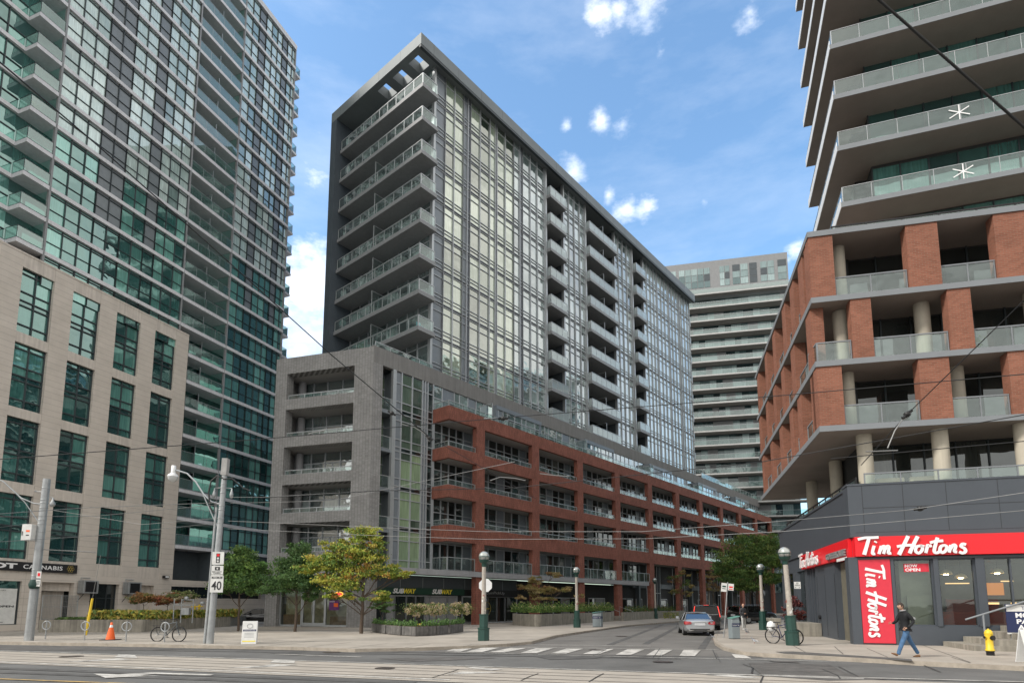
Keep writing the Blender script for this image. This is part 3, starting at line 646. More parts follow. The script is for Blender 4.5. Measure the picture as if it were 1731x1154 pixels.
W = Windows(P, [MT['glass_teal'], MT['panel_dark']])
for i, (a, b) in enumerate(WX):
    for j, (z0, z1) in enumerate(WZ):
        h = (z1 - z0) / 4.45; rows = [z0, z0 + .6 * h, z0 + 1.9 * h, z0 + 2.25 * h, z0 + 2.85 * h, z0 + 4.1 * h, z1]; md = (a + b) / 2; tt = [uf(.3, .8) if rnd() < .62 else uf(0, .15) for _ in range(4)]
        mb = MB(); fr_ = MB()
        for c_, (xa, xb) in enumerate(((a, md), (md, b))):
            for r_ in range(6):
                fl = tt[c_ + (2 if r_ > 2 else 0)]; v_ = fl * (.55 if r_ in (0, 5) and rnd() < .6 else 1)
                if r_ == 2: v_ = .02
                mb.face([(xa, .3, rows[r_]), (xb, .3, rows[r_]), (xb, .3, rows[r_ + 1]), (xa, .3, rows[r_ + 1])], 0, (v_ + .001, rnd(), rnd()))
        for z in rows: fr_.box(a, b, .2, .31, max(z - .04, z0), min(z + .04, z1))
        for x in (a + .03, md, b - .03): fr_.box(x - .035, x + .035, .19, .31, z0, z1)
        wo = P.put(mb, 'window', MT['glass_teal']); fr_.build('frame', MT['mullion_dark'], wo)
m = MB(); m.box(-12, 11.48, .62, 12, 3.9, 25.7); P.put(m, 'building_core', MT['dark_void'])
m = MB()      # ground storey: piers and lintels
m.box(-12, 23.0, -.01, .5, 3.3, 3.85)
P.put(m, 'ground_storey_lintel', MT['precast_lined'])
put_each(P, 'ground_storey_wall', MT['precast_lined'], [(a, b, 0, .5, 0, 3.3) for a, b in ((-12, -9), (-.18, 1.08), (3.28, 4.5), (6.75, 8.3), (9.8, 11.45))] + [(-9, -.18, 0, .5, 0, .4), (11.45, 23.1, .3, .9, 0, 2.3), (23.1, 36, .9, 1.4, 0, 3.9)])
m = MB(); m.box(-9, 23, 1.2, 5, 0, 3.8, 0); m.box(1.1, 3.26, .45, .5, 2.7, 3.3, 1); m.box(8.3, 9.8, .45, .55, 0, 3.3, 1); m.box(8.5, 9.2, .44, .45, 2.3, 2.6, 2); m.box(4.5, 6.75, .42, .5, 0, 3.3, 3); m.box(11.45, 17.5, .42, .5, 2.3, 3.3, 3); m.box(1.1, 3.26, 1.0, 1.1, 0, 2.7, 1)
P.put(m, 'ground_storey_infill', [MT['dark_void'], MT['precast'], MT['panel_mid'], MT['glass_dark']])
m = MB()
for x in (4.5, 5.2, 6.0, 6.7): m.box(x, x + .05, .36, .43, 0, 3.3)
for x in (11.5, 13, 14.5, 16, 17.4): m.box(x, x + .05, .36, .43, 2.3, 3.3)
for z in (2.2, 3.25): m.box(4.5, 6.75, .36, .43, z, z + .05)
P.put(m, 'ground_storey_frame', MT['mullion_dark'])
# shop at far left with poster window
m = MB(); m.face([(-9, .3, .4), (-.2, .3, .4), (-.2, .3, 3.85), (-9, .3, 3.85)], 0, (.15, .3, .2)); o = P.put(m, 'shop_window', MT['glass_teal'])
f = MB(); f.box(-.26, -.18, .2, .32, .4, 3.85); f.box(-9, -.2, .2, .32, .4, .48); f.build('frame', MT['mullion_dark'], o)
# the tower
LT = [6.6 + 2.485 * k for k in range(24)]; RT = 66.3
m = MB(); m.box(-.9, 10.5, .62, 14, 24, 26.4); m.box(-.9, 10.5, .25, 14, 26.4, RT); m.box(-2.72, -.9, 1.62, 14, 24, RT); m.box(15.75, 23.3, .25, 14, 3.9, RT); m.box(10.5, 15.75, 1.9, 14, 3.9, RT); m.box(-14, -2.7, 1.5, 14, 24, RT)
P.put(m, 'tower_core', MT['panel_dark'])
m = MB()
for z in LT + [RT]:
    if z > 26: m.box(-.85, 10.5, -.04, .24, z, z + .3); m.box(-14, -2.72, 1.2, 1.49, z, z + .3)
    m.box(15.75, 23.32, -.04, .24, z, z + .3)
    m.box(23.32, 23.36, -.04, 6, z, z + .3)
m.box(-14, 23.4, -.05, 14, RT + .3, RT + .6)
P.put(m, 'slab_edge', MT['slab_light'])
W = Windows(P, [MT['glass_pale'], MT['panel_slate'], MT['glass_teal']]); fm = MB()
TM = [([-.85, .28, 1.34, 2.38], 0), ([2.38, 3.42, 4.47], 1), ([4.47, 5.5, 6.52], 0), ([6.52, 7.55], 1), ([7.55, 8.46, 9.47, 10.42], 0), ([15.84, 16.8, 17.73], 0), ([17.73, 18.71], 1), ([18.71, 19.6, 20.45, 21.2], 0), ([21.2, 22.05], 1), ([22.05, 22.8, 23.28], 0)]
for zi, z in enumerate(LT):
    za, zb = z + .3, z + 2.485
    for xs, pn in TM:
        if xs[0] < 11 and z < 23.8: continue
        qs = []
        for k in range(len(xs) - 1):
            low = z < 36; bl = uf(.55, 1) if rnd() < (.82 if not low else .55) else uf(.1, .4)
            gm = 1 if (pn and z > 30) else (2 if low else 0)
            if pn and not z > 30: bl = uf(0, .2)
            for r_, (q0, q1) in enumerate(((za, za + .85), (za + .85, zb - .22), (zb - .22, zb))): qs.append((xs[k], xs[k + 1], q0, q1, .16, (bl * (.8 if r_ == 2 else 1), rnd(), rnd()), gm))
            if k % 2 == 1 and not pn: fm.box(xs[k] + .05, xs[k + 1] - .05, .08, .14, za + .03, za + .09)
        W.add(qs)
        for x in xs: fm.box(x - .027, x + .027, .06, .2, za, zb)
        fm.box(xs[0], xs[-1], .09, .17, za + .83, za + .87); fm.box(xs[0], xs[-1], .09, .17, zb - .25, zb - .19)
    if z > 24:
        qs = []
        for k in range(9):
            x = -12.6 + k * 1.1; qs.append((x, x + 1.1, za, za + .85, 1.42, blind(), 2)); qs.append((x, x + 1.1, za + .85, zb, 1.42, blind(), 2)); fm.box(x - .03, x + .03, 1.33, 1.44, za, zb)
        fm.box(-12.6, -2.7, 1.34, 1.43, za + .82, za + .88); W.add(qs)
W.done(); P.put(fm, 'curtain_wall_frame', MT['mullion_dark'])
m = MB()
for x in (-.9, 10.5, 15.75, 23.3): m.box(x - .07, x + .07, .0, .22, 26 if x < 11 else 3.9, RT)
P.put(m, 'corner_post', MT['panel_mid'])
del m
for z in LT:
    bw = MB()
    if z > 26:
        m = MB(); m.box(-2.7, -.92, 0, 1.6, z, z + .3); balcony(P, m, [MT['slab_light']], [(-2.66, 1.3), (-2.66, .05), (-.96, .05)], z + .3, .95, glass='rail_glass_green', metal='mullion_dark', step=3, post=.02, top=.03)
    xl = 10.57 if z > 26 else 11.56; m = MB(); m.box(xl, 15.68, 0, 1.9, z, z + .3)
    def extra(f, gq, z=z): f.box(13.1, 13.14, .2, 1.8, z + 2.0, z + 2.04); f.box(13.1, 13.14, .2, .24, z, z + 2); gq.face([(13.12, .24, z + .3), (13.12, 1.8, z + .3), (13.12, 1.8, z + 2), (13.12, .24, z + 2)])
    balcony(P, m, [MT['slab_light']], [(xl + .03, .05), (15.66, .05)], z + .3, .95, glass='rail_glass_green', metal='steel_rail_light', step=1.3, post=.02, top=.03, extra=extra)
    for k in range(0 if z > 26 else 1, 4): bw.face([(10.6 + k * 1.27, 1.88, z + .3), (11.87 + k * 1.27, 1.88, z + .3), (11.87 + k * 1.27, 1.88, z + 2.48), (10.6 + k * 1.27, 1.88, z + 2.48)], 0, (uf(0, .5), rnd(), rnd()))
    bw.face([(15.7, .2, z + .3), (15.7, 1.88, z + .3), (15.7, 1.88, z + 2.48), (15.7, .2, z + 2.48)], 0, (uf(0, .5), rnd(), rnd()))
    if z > 24: bw.face([(-2.7, 1.46, z + .3), (-.9, 1.46, z + .3), (-.9, 1.46, z + 2.48), (-2.7, 1.46, z + 2.48)], 0, (uf(0, .5), rnd(), rnd())); bw.face([(-.92, .2, z + .3), (-.92, 1.46, z + .3), (-.92, 1.46, z + 2.48), (-.92, .2, z + 2.48)], 0, (.05, .2, .3))
    P.put(bw, 'balcony_window', MT['glass_teal'])
    m = MB(); m.prism([(23.37, .35), (24.6, .35), (24.6, 4), (23.37, 4)], z, z + .22); balcony(P, m, [MT['slab_light']], [(23.4, .4), (24.55, .4), (24.55, 3.9)], z + .22, .95, glass='rail_glass_green', metal='steel_rail_light', step=1.5, post=.03, top=.03)

# ================================================================ right: coffee shop corner, brick block and tower above
Tc = g(1455, 1088.5); rb = empty('apartment_building', Tc); tag(rb, 'tower with dark soffits over a brick pier block and a slate grey corner coffee shop', 'building')
T = Frame(rb, Tc, 106.7); Lf = Frame(rb, Tc + D(106.7) * .0 + D(14.5) * .3, 194.5)
m = MB()                                     # front base wall
m.box(-.28, 0.1, .0, .6, 0, 3.85); m.box(1.38, 1.5, 0, .5, 0, 3.78); m.box(1.5, 11, .05, .5, 0, .82); m.box(-.28, 11, .03, .5, 3.72, 3.83)
for a, b in ((3.0, 3.18), (4.55, 4.86), (7.4, 7.7), (9.6, 9.9)): m.box(a, b, 0, .45, .82, 3.72)
m.box(.1, 1.38, .06, .5, 0, 3.72)
T.put(m, 'ground_storey_wall', MT['slate_panel'])
m = MB(); m.box(-.12, 11, 0, .9, 4.74, 7.08); m.box(-.12, 11, .35, .9, 3.84, 4.74); m.box(-.15, 11, -.03, .95, 7.08, 7.16)
T.put(m, 'slate_band', MT['slate_panel'])
m = MB()
for x in (.45, 2.05, 3.7, 5.6, 7.4, 9.2): m.box(x, x + .025, -.004, 0, 4.95, 7.06)
m.box(.45, 11, -.004, 0, 6.02, 6.05); m.box(.1, 11, -.004, 0, 4.93, 4.95)
T.put(m, 'panel_joint', MT['slate_joint'])
m = MB()                                     # side face
m.prism([(-17.6, 0), (0, 0), (-.1, .9), (-17.6, .9)], 5.0, 6.95); m.box(-17.6, 0, .0, .9, 4.74, 5.0); m.box(-17.6, -9.95, .1, .9, 3.85, 4.74); m.box(-9.95, -.1, .35, .9, 3.84, 4.74)
m.box(-17.7, .05, -.06, .9, 6.95, 7.06)
Lf.put(m, 'slate_band', MT['slate_panel'])
m = MB()
put_each(Lf, 'ground_storey_wall', MT['slate_panel'], [(x0, x1, .0, .5, 0, 3.84) for x0, x1 in ((-.5, -.3), (-7.3, -3.2), (-10, -9.3), (-13.5, -12.6), (-17.5, -17))] + [(x0, x0 + .12, .1, .4, 0, 3.84) for x0 in (-9.0, -8.4)])
m = MB(); m.box(-6.9, -6.88, -.018, -.012, .1, 3.3); m.box(-5.2, -5.18, -.018, -.012, .1, 3.3); m.box(-3.3, -3.25, -.018, -.012, .1, 3.3)
Lf.put(m, 'door_joint', MT['slate_joint'])
m = MB(); m.tube([(-6.55, .0, 1.05), (-6.55, -.12, 1.05)], .11, 12); Lf.put(m, 'door_closer', MT['black_metal'])
m = MB(); m.box(-16.9, -13.5, .25, .3, .2, 3.84, 0); m.box(-12.5, -10.1, .25, .3, .2, 3.84, 0)
Lf.put(m, 'shop_window', MT['glass_dark'])
f, q = MB(), MB()
for x in (-3.05, -2.1, -1.2, -.6): f.box(x - .06, x + .06, .3, .42, 0, 3.84)
f.box(-3.1, -.5, .3, .42, 0, .12); f.box(-3.1, -.5, .3, .42, 2.5, 2.6); q.face([(-3.1, .36, .1), (-.5, .36, .1), (-.5, .36, 3.8), (-3.1, .36, 3.8)])
f.tube([(-1.35, .28, .9), (-1.35, .2, 1.0), (-1.35, .2, 1.5), (-1.35, .28, 1.6)], .02, 6)
dd = Lf.put(f, 'shop_door', MT['black_metal']); q.build('glass_panel', MT['shop_glass'], dd)
m = MB(); m.box(-.55, -.42, -.35, -.1, 0, .12); m.box(-3.3, -2.6, -.45, -.1, 0, .06)
# windows with a real room behind
q, f = MB(), MB()
for a, b in ((1.5, 3.0), (3.18, 4.55), (4.86, 7.4), (7.7, 9.6)):
    q.face([(a, .2, .82), (b, .2, .82), (b, .2, 3.72), (a, .2, 3.72)])
for x in (1.53, 2.97, 3.21, 4.52, 4.89, 5.83, 6.7, 7.37): f.box(x - .03, x + .03, .12, .26, .82, 3.72)
f.box(1.5, 9.6, .12, .26, .82, .88); f.box(1.5, 9.6, .12, .26, 3.66, 3.72)
for a, b in ((1.5, 3.0), (3.18, 4.55), (4.86, 7.4), (7.7, 9.6)): pass
wo = T.put(q, 'shop_window', MT['shop_glass']); f.build('frame', MT['slate_panel'], wo)
mat('shop_wall', (.13, .12, .09), .8, var=.15); mat('shop_blind', (.36, .37, .29), .8, var=.1, scale=2); mat('shop_floor', (.09, .07, .05), .5)
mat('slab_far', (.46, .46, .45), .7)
mat('shop_red', (.20, .03, .02), .6); mat('lamp_brass', (.85, .68, .38), .35)
m = MB(); m.box(.3, 11, 5.5, 5.6, .1, 3.8, 0); m.box(.3, 11, .55, 5.5, .05, .12, 2); m.box(.3, 11, .55, 5.6, 3.74, 3.8, 0)
m.box(2.05, 3.0, .5, .55, .82, 2.15, 1); m.box(1.9, 3.1, .75, .8, .82, 3.7, 1); m.box(3.2, 3.3, .6, .65, .82, 3.7, 1)
m.box(3.6, 7.6, 3.2, 4.0, .1, 1.4, 3); m.box(5.2, 7.4, 5.3, 5.45, .5, 2.0, 3); m.box(0.15, .2, .6, 5.6, 0, 3.8, 0)
T.put(m, 'shop_interior', [MT['shop_wall'], MT['shop_blind'], MT['shop_floor'], MT['shop_red']])
emit('lamp_glow', (1.0, .72, .38), 14.0); emit('menu_glow', (.6, .2, .03), .5); emit('strip_glow', (1, .6, .25), .9)
m = MB()
m.box(6.9, 7.6, 5.1, 5.2, 2.2, 2.8, 0); m.box(7.5, 8.0, 5.05, 5.1, 2.85, 2.9, 1); m.box(5.0, 6.0, 4.6, 4.66, 2.75, 2.8, 1); m.box(6.5, 6.9, 4.0, 4.1, 1.75, 1.84, 1); m.box(7.4, 7.6, 4.0, 4.1, 1.75, 1.84, 1); m.box(8.0, 8.8, 4.0, 4.1, 1.75, 1.84, 1)
T.put(m, 'menu_board', [MT['menu_glow'], MT['strip_glow']])
for px_, py_, dep in ((4.0, 3.1, 1.6), (4.78, 2.95, 2.2), (5.95, 3.12, 1.6)):
    t = empty('pendant_lamp', T.w(px_, dep, py_)); tag(t, {4.0: 'brass dome lamp hanging in the second window of the coffee shop, left one of two', 4.78: 'brass dome lamp hanging in the second window of the coffee shop, right one of two', 5.95: 'brass dome lamp hanging in the wide window nearest the hand rail'}[px_], 'lamp', 'pendant lamps in the coffee shop')
    b = MB(); b.lathe([(.02, .22), (.06, .22), (.2, .14), (.27, 0), (.26, 0), (.19, .12), (.04, .17)], 14); b.build('lamp_shade', MT['lamp_brass'], t)
    b = MB(); b.lathe([(.0, -.04), (.09, -.03), (.11, .02), (.0, .07)], 12); b.build('bulb', MT['lamp_glow'], t)
    b = MB(); b.tube([(0, 0, .2), (0, 0, 3.74 - py_)], .008, 5); b.build('cord', MT['black_metal'], t)
# red sign boxes
s_ = MB(); s_.box(0, 11, -.16, .34, 3.86, 4.73); o = T.put(s_, 'sign_box', MT['sign_red'])
so = empty('shop_sign', T.w(0, 0, 3.86), T.rz); tag(so, 'long red fascia sign with large white script lettering over the coffee shop windows', 'sign')
o.parent = so; o.location = (0, 0, -3.86); o.rotation_euler = (0, 0, 0)
# --- script lettering drawn as brush strokes
def stroke(mb, pts, wd, y=0, th=.05, m=0, close=False):
    """ribbon with thickness along points in the x/z plane; wd full width (per point allowed)"""
    # smooth with Catmull-Rom
    P_ = [Vector((p[0], p[1])) for p in pts]; W_ = [p[2] if len(p) > 2 else 1 for p in pts]; q = []
    n = len(P_)
    for i in range(n - 1):
        p0, p1, p2, p3 = P_[max(i - 1, 0)], P_[i], P_[i + 1], P_[min(i + 2, n - 1)]
        for k in range(5):
            t = k / 5; q.append((.5 * ((2 * p1) + (p2 - p0) * t + (2 * p0 - 5 * p1 + 4 * p2 - p3) * t * t + (3 * p1 - p0 - 3 * p2 + p3) * t ** 3), W_[i] + (W_[i + 1] - W_[i]) * t))
    q.append((P_[-1], W_[-1])); L_, R_ = [], []
    for i, (p, wk) in enumerate(q):
        d = q[min(i + 1, len(q) - 1)][0] - q[max(i - 1, 0)][0]
        if d.length < 1e-6: d = Vector((1, 0))
        d.normalize(); nn = Vector((-d.y, d.x)) * wd * wk / 2; L_.append(p + nn); R_.append(p - nn)
    k = len(q); vs = [(p.x, y, p.y) for p in L_] + [(p.x, y, p.y) for p in R_] + [(p.x, y - th, p.y) for p in L_] + [(p.x, y - th, p.y) for p in R_]
    fs = []
    for i in range(k - 1):
        fs += [(2 * k + i, 3 * k + i, 3 * k + i + 1, 2 * k + i + 1), (i, 2 * k + i, 2 * k + i + 1, i + 1), (k + i, k + i + 1, 3 * k + i + 1, 3 * k + i)]
    fs += [(0, k, 3 * k, 2 * k), (k - 1, 3 * k - 1, 4 * k - 1, 2 * k + k - 1) if False else (k - 1, 2 * k + k - 1, 4 * k - 1, 2 * k - 1)]
    mb.mesh(vs, fs, m)
SCR = [  # (points (x, z, width factor)) in a 5.2 x 1 box
 [(.02, .86), (.35, .93), (.75, .93), (1.02, .94)], [(.56, .92, 1.1), (.42, .5, 1.2), (.27, .08, 1.3)],
 [(.78, .52), (.70, .28), (.68, .12), (.80, .12)], [(.88, .74, 1), (.84, .68, 1)],
 [(.98, .10), (1.06, .32), (1.12, .5)], [(1.06, .28), (1.2, .48), (1.28, .42), (1.2, .10)], [(1.24, .26), (1.4, .48), (1.48, .42), (1.42, .14), (1.56, .14)],
 [(2.42, .96, 1.2), (2.2, .55, 1.2), (1.92, .04, 1.3)], [(2.86, .93, 1.2), (2.62, .5, 1.2), (2.42, .10, 1.2)], [(1.86, .45), (2.2, .50), (2.55, .50), (2.72, .46)],
 [(2.95, .46), (2.78, .42), (2.70, .22), (2.82, .10), (2.98, .2), (3.04, .38), (2.95, .46), (3.12, .42)],
 [(3.16, .10), (3.24, .34), (3.28, .48), (3.36, .44), (3.46, .46)],
 [(3.76, .84, 1.1), (3.62, .45, 1.1), (3.56, .15), (3.68, .10), (3.8, .16)], [(3.40, .60), (3.66, .66), (4.0, .68)],
 [(4.02, .46), (3.88, .40), (3.82, .22), (3.92, .10), (4.08, .2), (4.14, .38), (4.02, .46)],
 [(4.22, .10), (4.30, .34), (4.34, .46)], [(4.28, .26), (4.44, .46), (4.54, .40), (4.46, .16), (4.58, .12)],
 [(5.0, .46), (4.86, .50), (4.78, .38), (4.92, .28), (4.96, .14), (4.82, .06), (4.68, .12)]]
def script_sign(mb, fx, wd, th=.05, y=0.0):
    for k, st in enumerate(SCR): stroke(mb, [(*fx(p[0], p[1]), p[2] if len(p) > 2 else 1) for p in st], wd, y - .001 * k, th)
lm = MB(); script_sign(lm, lambda x, z: (.10 + x * .815, .0 + z * .88), .115, .06, -.18); lo = lm.build('lettering', MT['letter_white'], so)
# side sign
s_ = MB(); s_.box(-9.9, -.05, -.16, .34, 3.86, 4.72)
so2 = empty('shop_sign', Lf.w(0, 0, 3.86), Lf.rz); tag(so2, 'red fascia sign on the side street face of the coffee shop with grey block letters', 'sign')
s2 = MB(); s2.box(-9.9, -.05, -.16, .34, 0, .86); s2.build('sign_box', MT['sign_red'], so2)
lm = MB(); script_sign(lm, lambda x, z: (-9.7 + x * .95, .0 + z * .9), .10, .06, -.30); lm.build('lettering', MT['letter_white'], so2)
lm = MB(); add_text(lm, 'COFFEEHOUSE', -3.6, -.3, .12, .42, -.18, 0, .02, 0, .1); lm.build('lettering', MT['galv'], so2)
lm = MB(); lm.box(-1.9, -.3, -.2, -.17, -.08, .06); lm.build('name_plate', MT['letter_white'], so2)
# vertical banner
bo = empty('banner', T.w(.1, 0, .07), T.rz); tag(bo, 'tall red banner with white script running down it beside the coffee shop door', 'banner')
m = MB(); m.box(0.02, 1.26, .0, .05, 0, 3.65); m.build('panel', MT['banner_red'], bo)
lm = MB(); script_sign(lm, lambda x, z: (.20 + z * .85, 3.42 - x * .63), .10, .015, -.004); lm.build('lettering', MT['letter_white'], bo)
no = empty('window_sign', T.w(1.93, .19, 3.16), T.rz); tag(no, 'small red now open sign inside the coffee shop window', 'sign')
m = MB(); m.box(0, .95, -.02, 0, 0, .36); m.build('panel', MT['banner_red'], no)
lm = MB(); add_text(lm, 'NOW', .04, .52, .20, .33, -.022, 0, .03, 0, .004); add_text(lm, 'OPEN', .04, .62, .03, .16, -.022, 0, .03, 0, .004); lm.build('lettering', MT['letter_white'], no)
# terrace, columns and set-back storey
m = MB(); m.prism([(p.x - Tc.x, p.y - Tc.y) for p in (T.w(0, .9, 0), T.w(11, .9, 0), T.w(11, 14, 0), Lf.w(-17.6, .9, 0), Lf.w(0, .9, 0))], 6.6, 6.75)
m.build('terrace', MT['concrete_wall'], rb)
for nm, fr_, pts in (('a', T, [(.7, .45), (11, .45)]), ('b', Lf, [(-17.3, .5), (-.5, .5)])):
    f, gq = MB(), MB(); railing(f, gq, pts, 7.1 if nm == 'a' else 7.0, .62, 1.4, .05, .06); r = fr_.put(f, 'railing', MT['edge_grey'] if nm == 'a' else MT['black_metal']); gq.build('glass_panel', MT['rail_glass'], r)
m = MB(); m.box(1.3, 11, 3.6, 3.8, 6.7, 9.9, 0); m.box(1.3, 1.5, 3.6, 9, 6.7, 9.9, 0)
W = Windows(T, [MT['glass_dark'], MT['panel_dark']]); fm = MB()
for k in range(7): W.add([(1.5 + k * 1.35, 2.85 + k * 1.35, 6.75, 9.6, 3.58, (uf(.1, .8), rnd(), rnd()), 0)]); fm.box(1.47 + k * 1.35, 1.53 + k * 1.35, 3.5, 3.6, 6.75, 9.7)
W.done(); T.put(fm, 'window_frame', MT['mullion_dark']); T.put(m, 'set_back_wall', MT['dark_void'])
for fr_, x, y in ((T, .98, 1.1), (T, 4.05, 1.1), (T, 7.2, 1.1), (T, 10.2, 1.1), (Lf, -6.2, 1.15), (Lf, -12.0, 1.15)):
    m = MB(); m.lathe([(.33, 6.7), (.33, 9.7)], 20, cx=x, cy=y); fr_.put(m, 'concrete_column', MT['beige_column'])
# brick pier block
Cb = Vector((14.2655, 26.8303, 0)); K = Frame(rb, Cb, 103); S = Frame(rb, Cb, 195)
BZ = [9.67, 12.79, 15.95, 19.3]
def ksl(e=0.0): return [(K.w(e * -1, -e, 0)), K.w(12, -e, 0), K.w(12, 14, 0), K.w(4.5, 20, 0), S.w(-19.1, -e, 0)]
for i, z in enumerate(BZ):
    m = MB(); m.prism([(p.x - Cb.x, p.y - Cb.y) for p in [K.w(0, 0, 0), K.w(12, 0, 0), K.w(12, 15, 0), S.w(-19.1, 5.5, 0), S.w(-19.1, 0, 0)]], z, z + .25)
    o = m.build('floor_slab', MT['soffit_brown'], rb, Cb - Tc, 0)
    e = MB(); e.box(-.02, 12, -.03, .0, z - .01, z + .26); K.put(e, 'slab_edge', MT['edge_grey']); e = MB(); e.box(-19.1, .02, -.03, .0, z - .01, z + .26); S.put(e, 'slab_edge', MT['edge_grey'])
FR = [[(.02, 1.09), (4.25, 5.48), (7.75, 8.9), (11, 12)], [(1.65, 2.52), (5.64, 6.57), (9.6, 10.5)], [(.02, 1.08), (4.2, 5.51), (7.74, 9.0), (11, 12)]]
SR = [[(-3.0, -.02 - .3), (-5.2, -3.6), (-8.1, -5.9), (-11.4, -9.3), (-15.3, -13.0), (-19.0, -17.0)], [(-1.9, -.6), (-6.4, -4.6), (-9.4, -7.7), (-12.5, -10.8), (-15.6, -14), (-19, -17.5)], [(-3.07, -1.6), (-5.2, -3.9), (-8.2, -6.4), (-11.7, -10), (-15.5, -13.4), (-19.1, -17.4)]]
for i in range(3):
    z0, z1 = BZ[i] + .25, BZ[i + 1]
    for a, b in FR[i]: m = MB(); m.box(a, b, .03, .62, z0, z1); K.put(m, 'brick_pier', MT['orange_brick'])
    for a, b in SR[i]:
        if i != 1 and b > -1: a, b = -.95, -.4
        m = MB(); m.box(a * .0 + b - 1.05, b, .03, .6, z0, z1); S.put(m, 'brick_pier', MT['orange_brick'])
    if i != 1: m = MB(); m.box(-1.15, -.66, .03, .4, z0, z1); S.put(m, 'brick_pier', MT['orange_brick'])
    xs = sorted(FR[i]); gaps = [(xs[k][1], xs[k + 1][0]) for k in range(len(xs) - 1)]
    if i == 1: gaps = [(.1, xs[0][0])] + gaps
    for a, b in gaps:
        f, gq = MB(), MB(); pts = [(a + .03, .2), (b - .03, .2)]
        if i == 1 and a < .2: pts = [(a, 1.6)] + pts
        railing(f, gq, pts, z0, 1.0, 1.35, .05, .06); r = K.put(f, 'railing', MT['edge_grey']); gq.build('glass_panel', MT['rail_glass'], r)
    xs = sorted([(b - 1.05, b) for a, b in SR[i]]); 
    for k in range(len(xs) - 1):
        f, gq = MB(), MB(); railing(f, gq, [(xs[k][1], .25), (xs[k + 1][0], .25)], z0, 1.0, 1.5, .05, .06); r = S.put(f, 'railing', MT['edge_grey']); gq.build('glass_panel', MT['rail_glass'], r)
    m = MB(); m.prism([(p.x - Cb.x, p.y - Cb.y) for p in [K.w(2.3, 2.6, 0), K.w(12, 2.6, 0), K.w(12, 14, 0), S.w(-18.5, 5, 0), S.w(-18.5, 2.4, 0), S.w(-2.6, 2.4, 0)]], z0, z1)
    m.build('inner_wall', MT['room_dark'], rb, Cb - Tc, 0)
    W = Windows(K, [MT['glass_dark']]); fm = MB()
    for k in range(7): W.add([(2.4 + k * 1.35, 3.75 + k * 1.35, z0, z1 - .1, 2.56, (uf(0, .6), rnd(), rnd()), 0)]); fm.box(2.37 + k * 1.35, 2.43 + k * 1.35, 2.5, 2.58, z0, z1)
    W.done(); K.put(fm, 'window_frame', MT['mullion_dark'])
    for fr_, x, y in (((K, 1.65, 1.35), (K, 10, 1.35)) if i == 2 else ((K, 1.55, 1.3), (K, 5.1, 1.3), (K, 9.6, 1.3)) if i == 1 else ((K, 1.65, 1.3), (K, 6.4, 1.6))):
        m = MB(); m.lathe([(.33, z0), (.33, z1)], 20, cx=x, cy=y); fr_.put(m, 'concrete_column', MT['beige_column'])
f, gq = MB(), MB(); railing(f, gq, [(1.2, .5), (12, .5)], 19.55, .45, 1.5, .06, .06); r = K.put(f, 'railing', MT['black_metal']); gq.build('glass_panel', MT['rail_glass'], r)
# upper tower
P2 = Vector((17.4603, 29.2815, 0)); K2 = Frame(rb, P2, 109); S2 = Frame(rb, P2, 199); TZ = [22.6, 25.85, 28.9, 31.95, 35.0, 38.05, 41.1, 44.15]
for i, z in enumerate(TZ):
    m = MB(); pl = [K2.w(0, 0, 0), K2.w(14, 0, 0), K2.w(14, 9.5, 0), S2.w(-9.4, 0, 0)]
    m.prism([(p.x - P2.x, p.y - P2.y) for p in pl], z, z + .24); o = m.build('balcony', MT['soffit_brown'], rb, P2 - Tc, 0)
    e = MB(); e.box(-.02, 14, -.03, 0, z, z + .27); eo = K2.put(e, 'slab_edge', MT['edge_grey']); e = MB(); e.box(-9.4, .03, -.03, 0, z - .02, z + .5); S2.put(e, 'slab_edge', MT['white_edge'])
    f, gq = MB(), MB(); railing(f, gq, [(.08, .1), (14, .1)], z + .24, .95, 1.35, .025, .03); r = K2.put(f, 'railing', MT['steel_rail_light']); gq.build('glass_panel', MT['rail_glass'], r)
    f, gq = MB(), MB(); railing(f, gq, [(-9.3, .12), (-.08, .12)], z + .24, .95, 1.35, .025, .03); r = S2.put(f, 'railing', MT['steel_rail_light']); gq.build('glass_panel', MT['rail_glass'], r)
    if i in (0, 1):       # tape asterisk on one pane
        st = MB(); cx_ = 5.5 + (.08 if i else 0); cz = z + .72
        for a in (90, 33, 147): dx, dz = .52 * math.cos(R(a)), .42 * math.sin(R(a)); stroke(st, [(cx_ - dx, cz - dz), (cx_ + dx, cz + dz)], .055, .06 - a * .00003, .004)
        t = K2.put(st, 'tape_star', MT['letter_white'])
m = MB(); m.box(2.0, 14, 1.9, 9, 19.6, 47); K2.put(m, 'tower_core', MT['room_dark'])
W = Windows(K2, [MT['glass_dark'], MT['glass_teal']]); fm = MB()
for z in [19.7] + [q + .25 for q in TZ]:
    for k in range(9): W.add([(2.0 + k * 1.33, 3.33 + k * 1.33, z, z + 2.8, 1.86, (uf(0, .6), rnd(), rnd()), 1)]); fm.box(1.97 + k * 1.33, 2.03 + k * 1.33, 1.8, 1.88, z, z + 2.8)
W.done(); K2.put(fm, 'window_frame', MT['mullion_dark'])
W = Windows(S2, [MT['glass_dark'], MT['glass_main'], MT['white_edge']]); fm = MB(); m = MB(); m.box(-14, -3, 1.4, 8, 19.6, 47)
S2.put(m, 'tower_core', MT['room_dark'])
for z in [19.7] + [q + .25 for q in TZ]:
    for k in range(8): x = -14 + k * 1.35; W.add([(x, x + 1.3, z, z + 2.8, 1.36, (uf(.2, .9), rnd(), rnd()), 1 if k % 3 else 2)])
W.done()
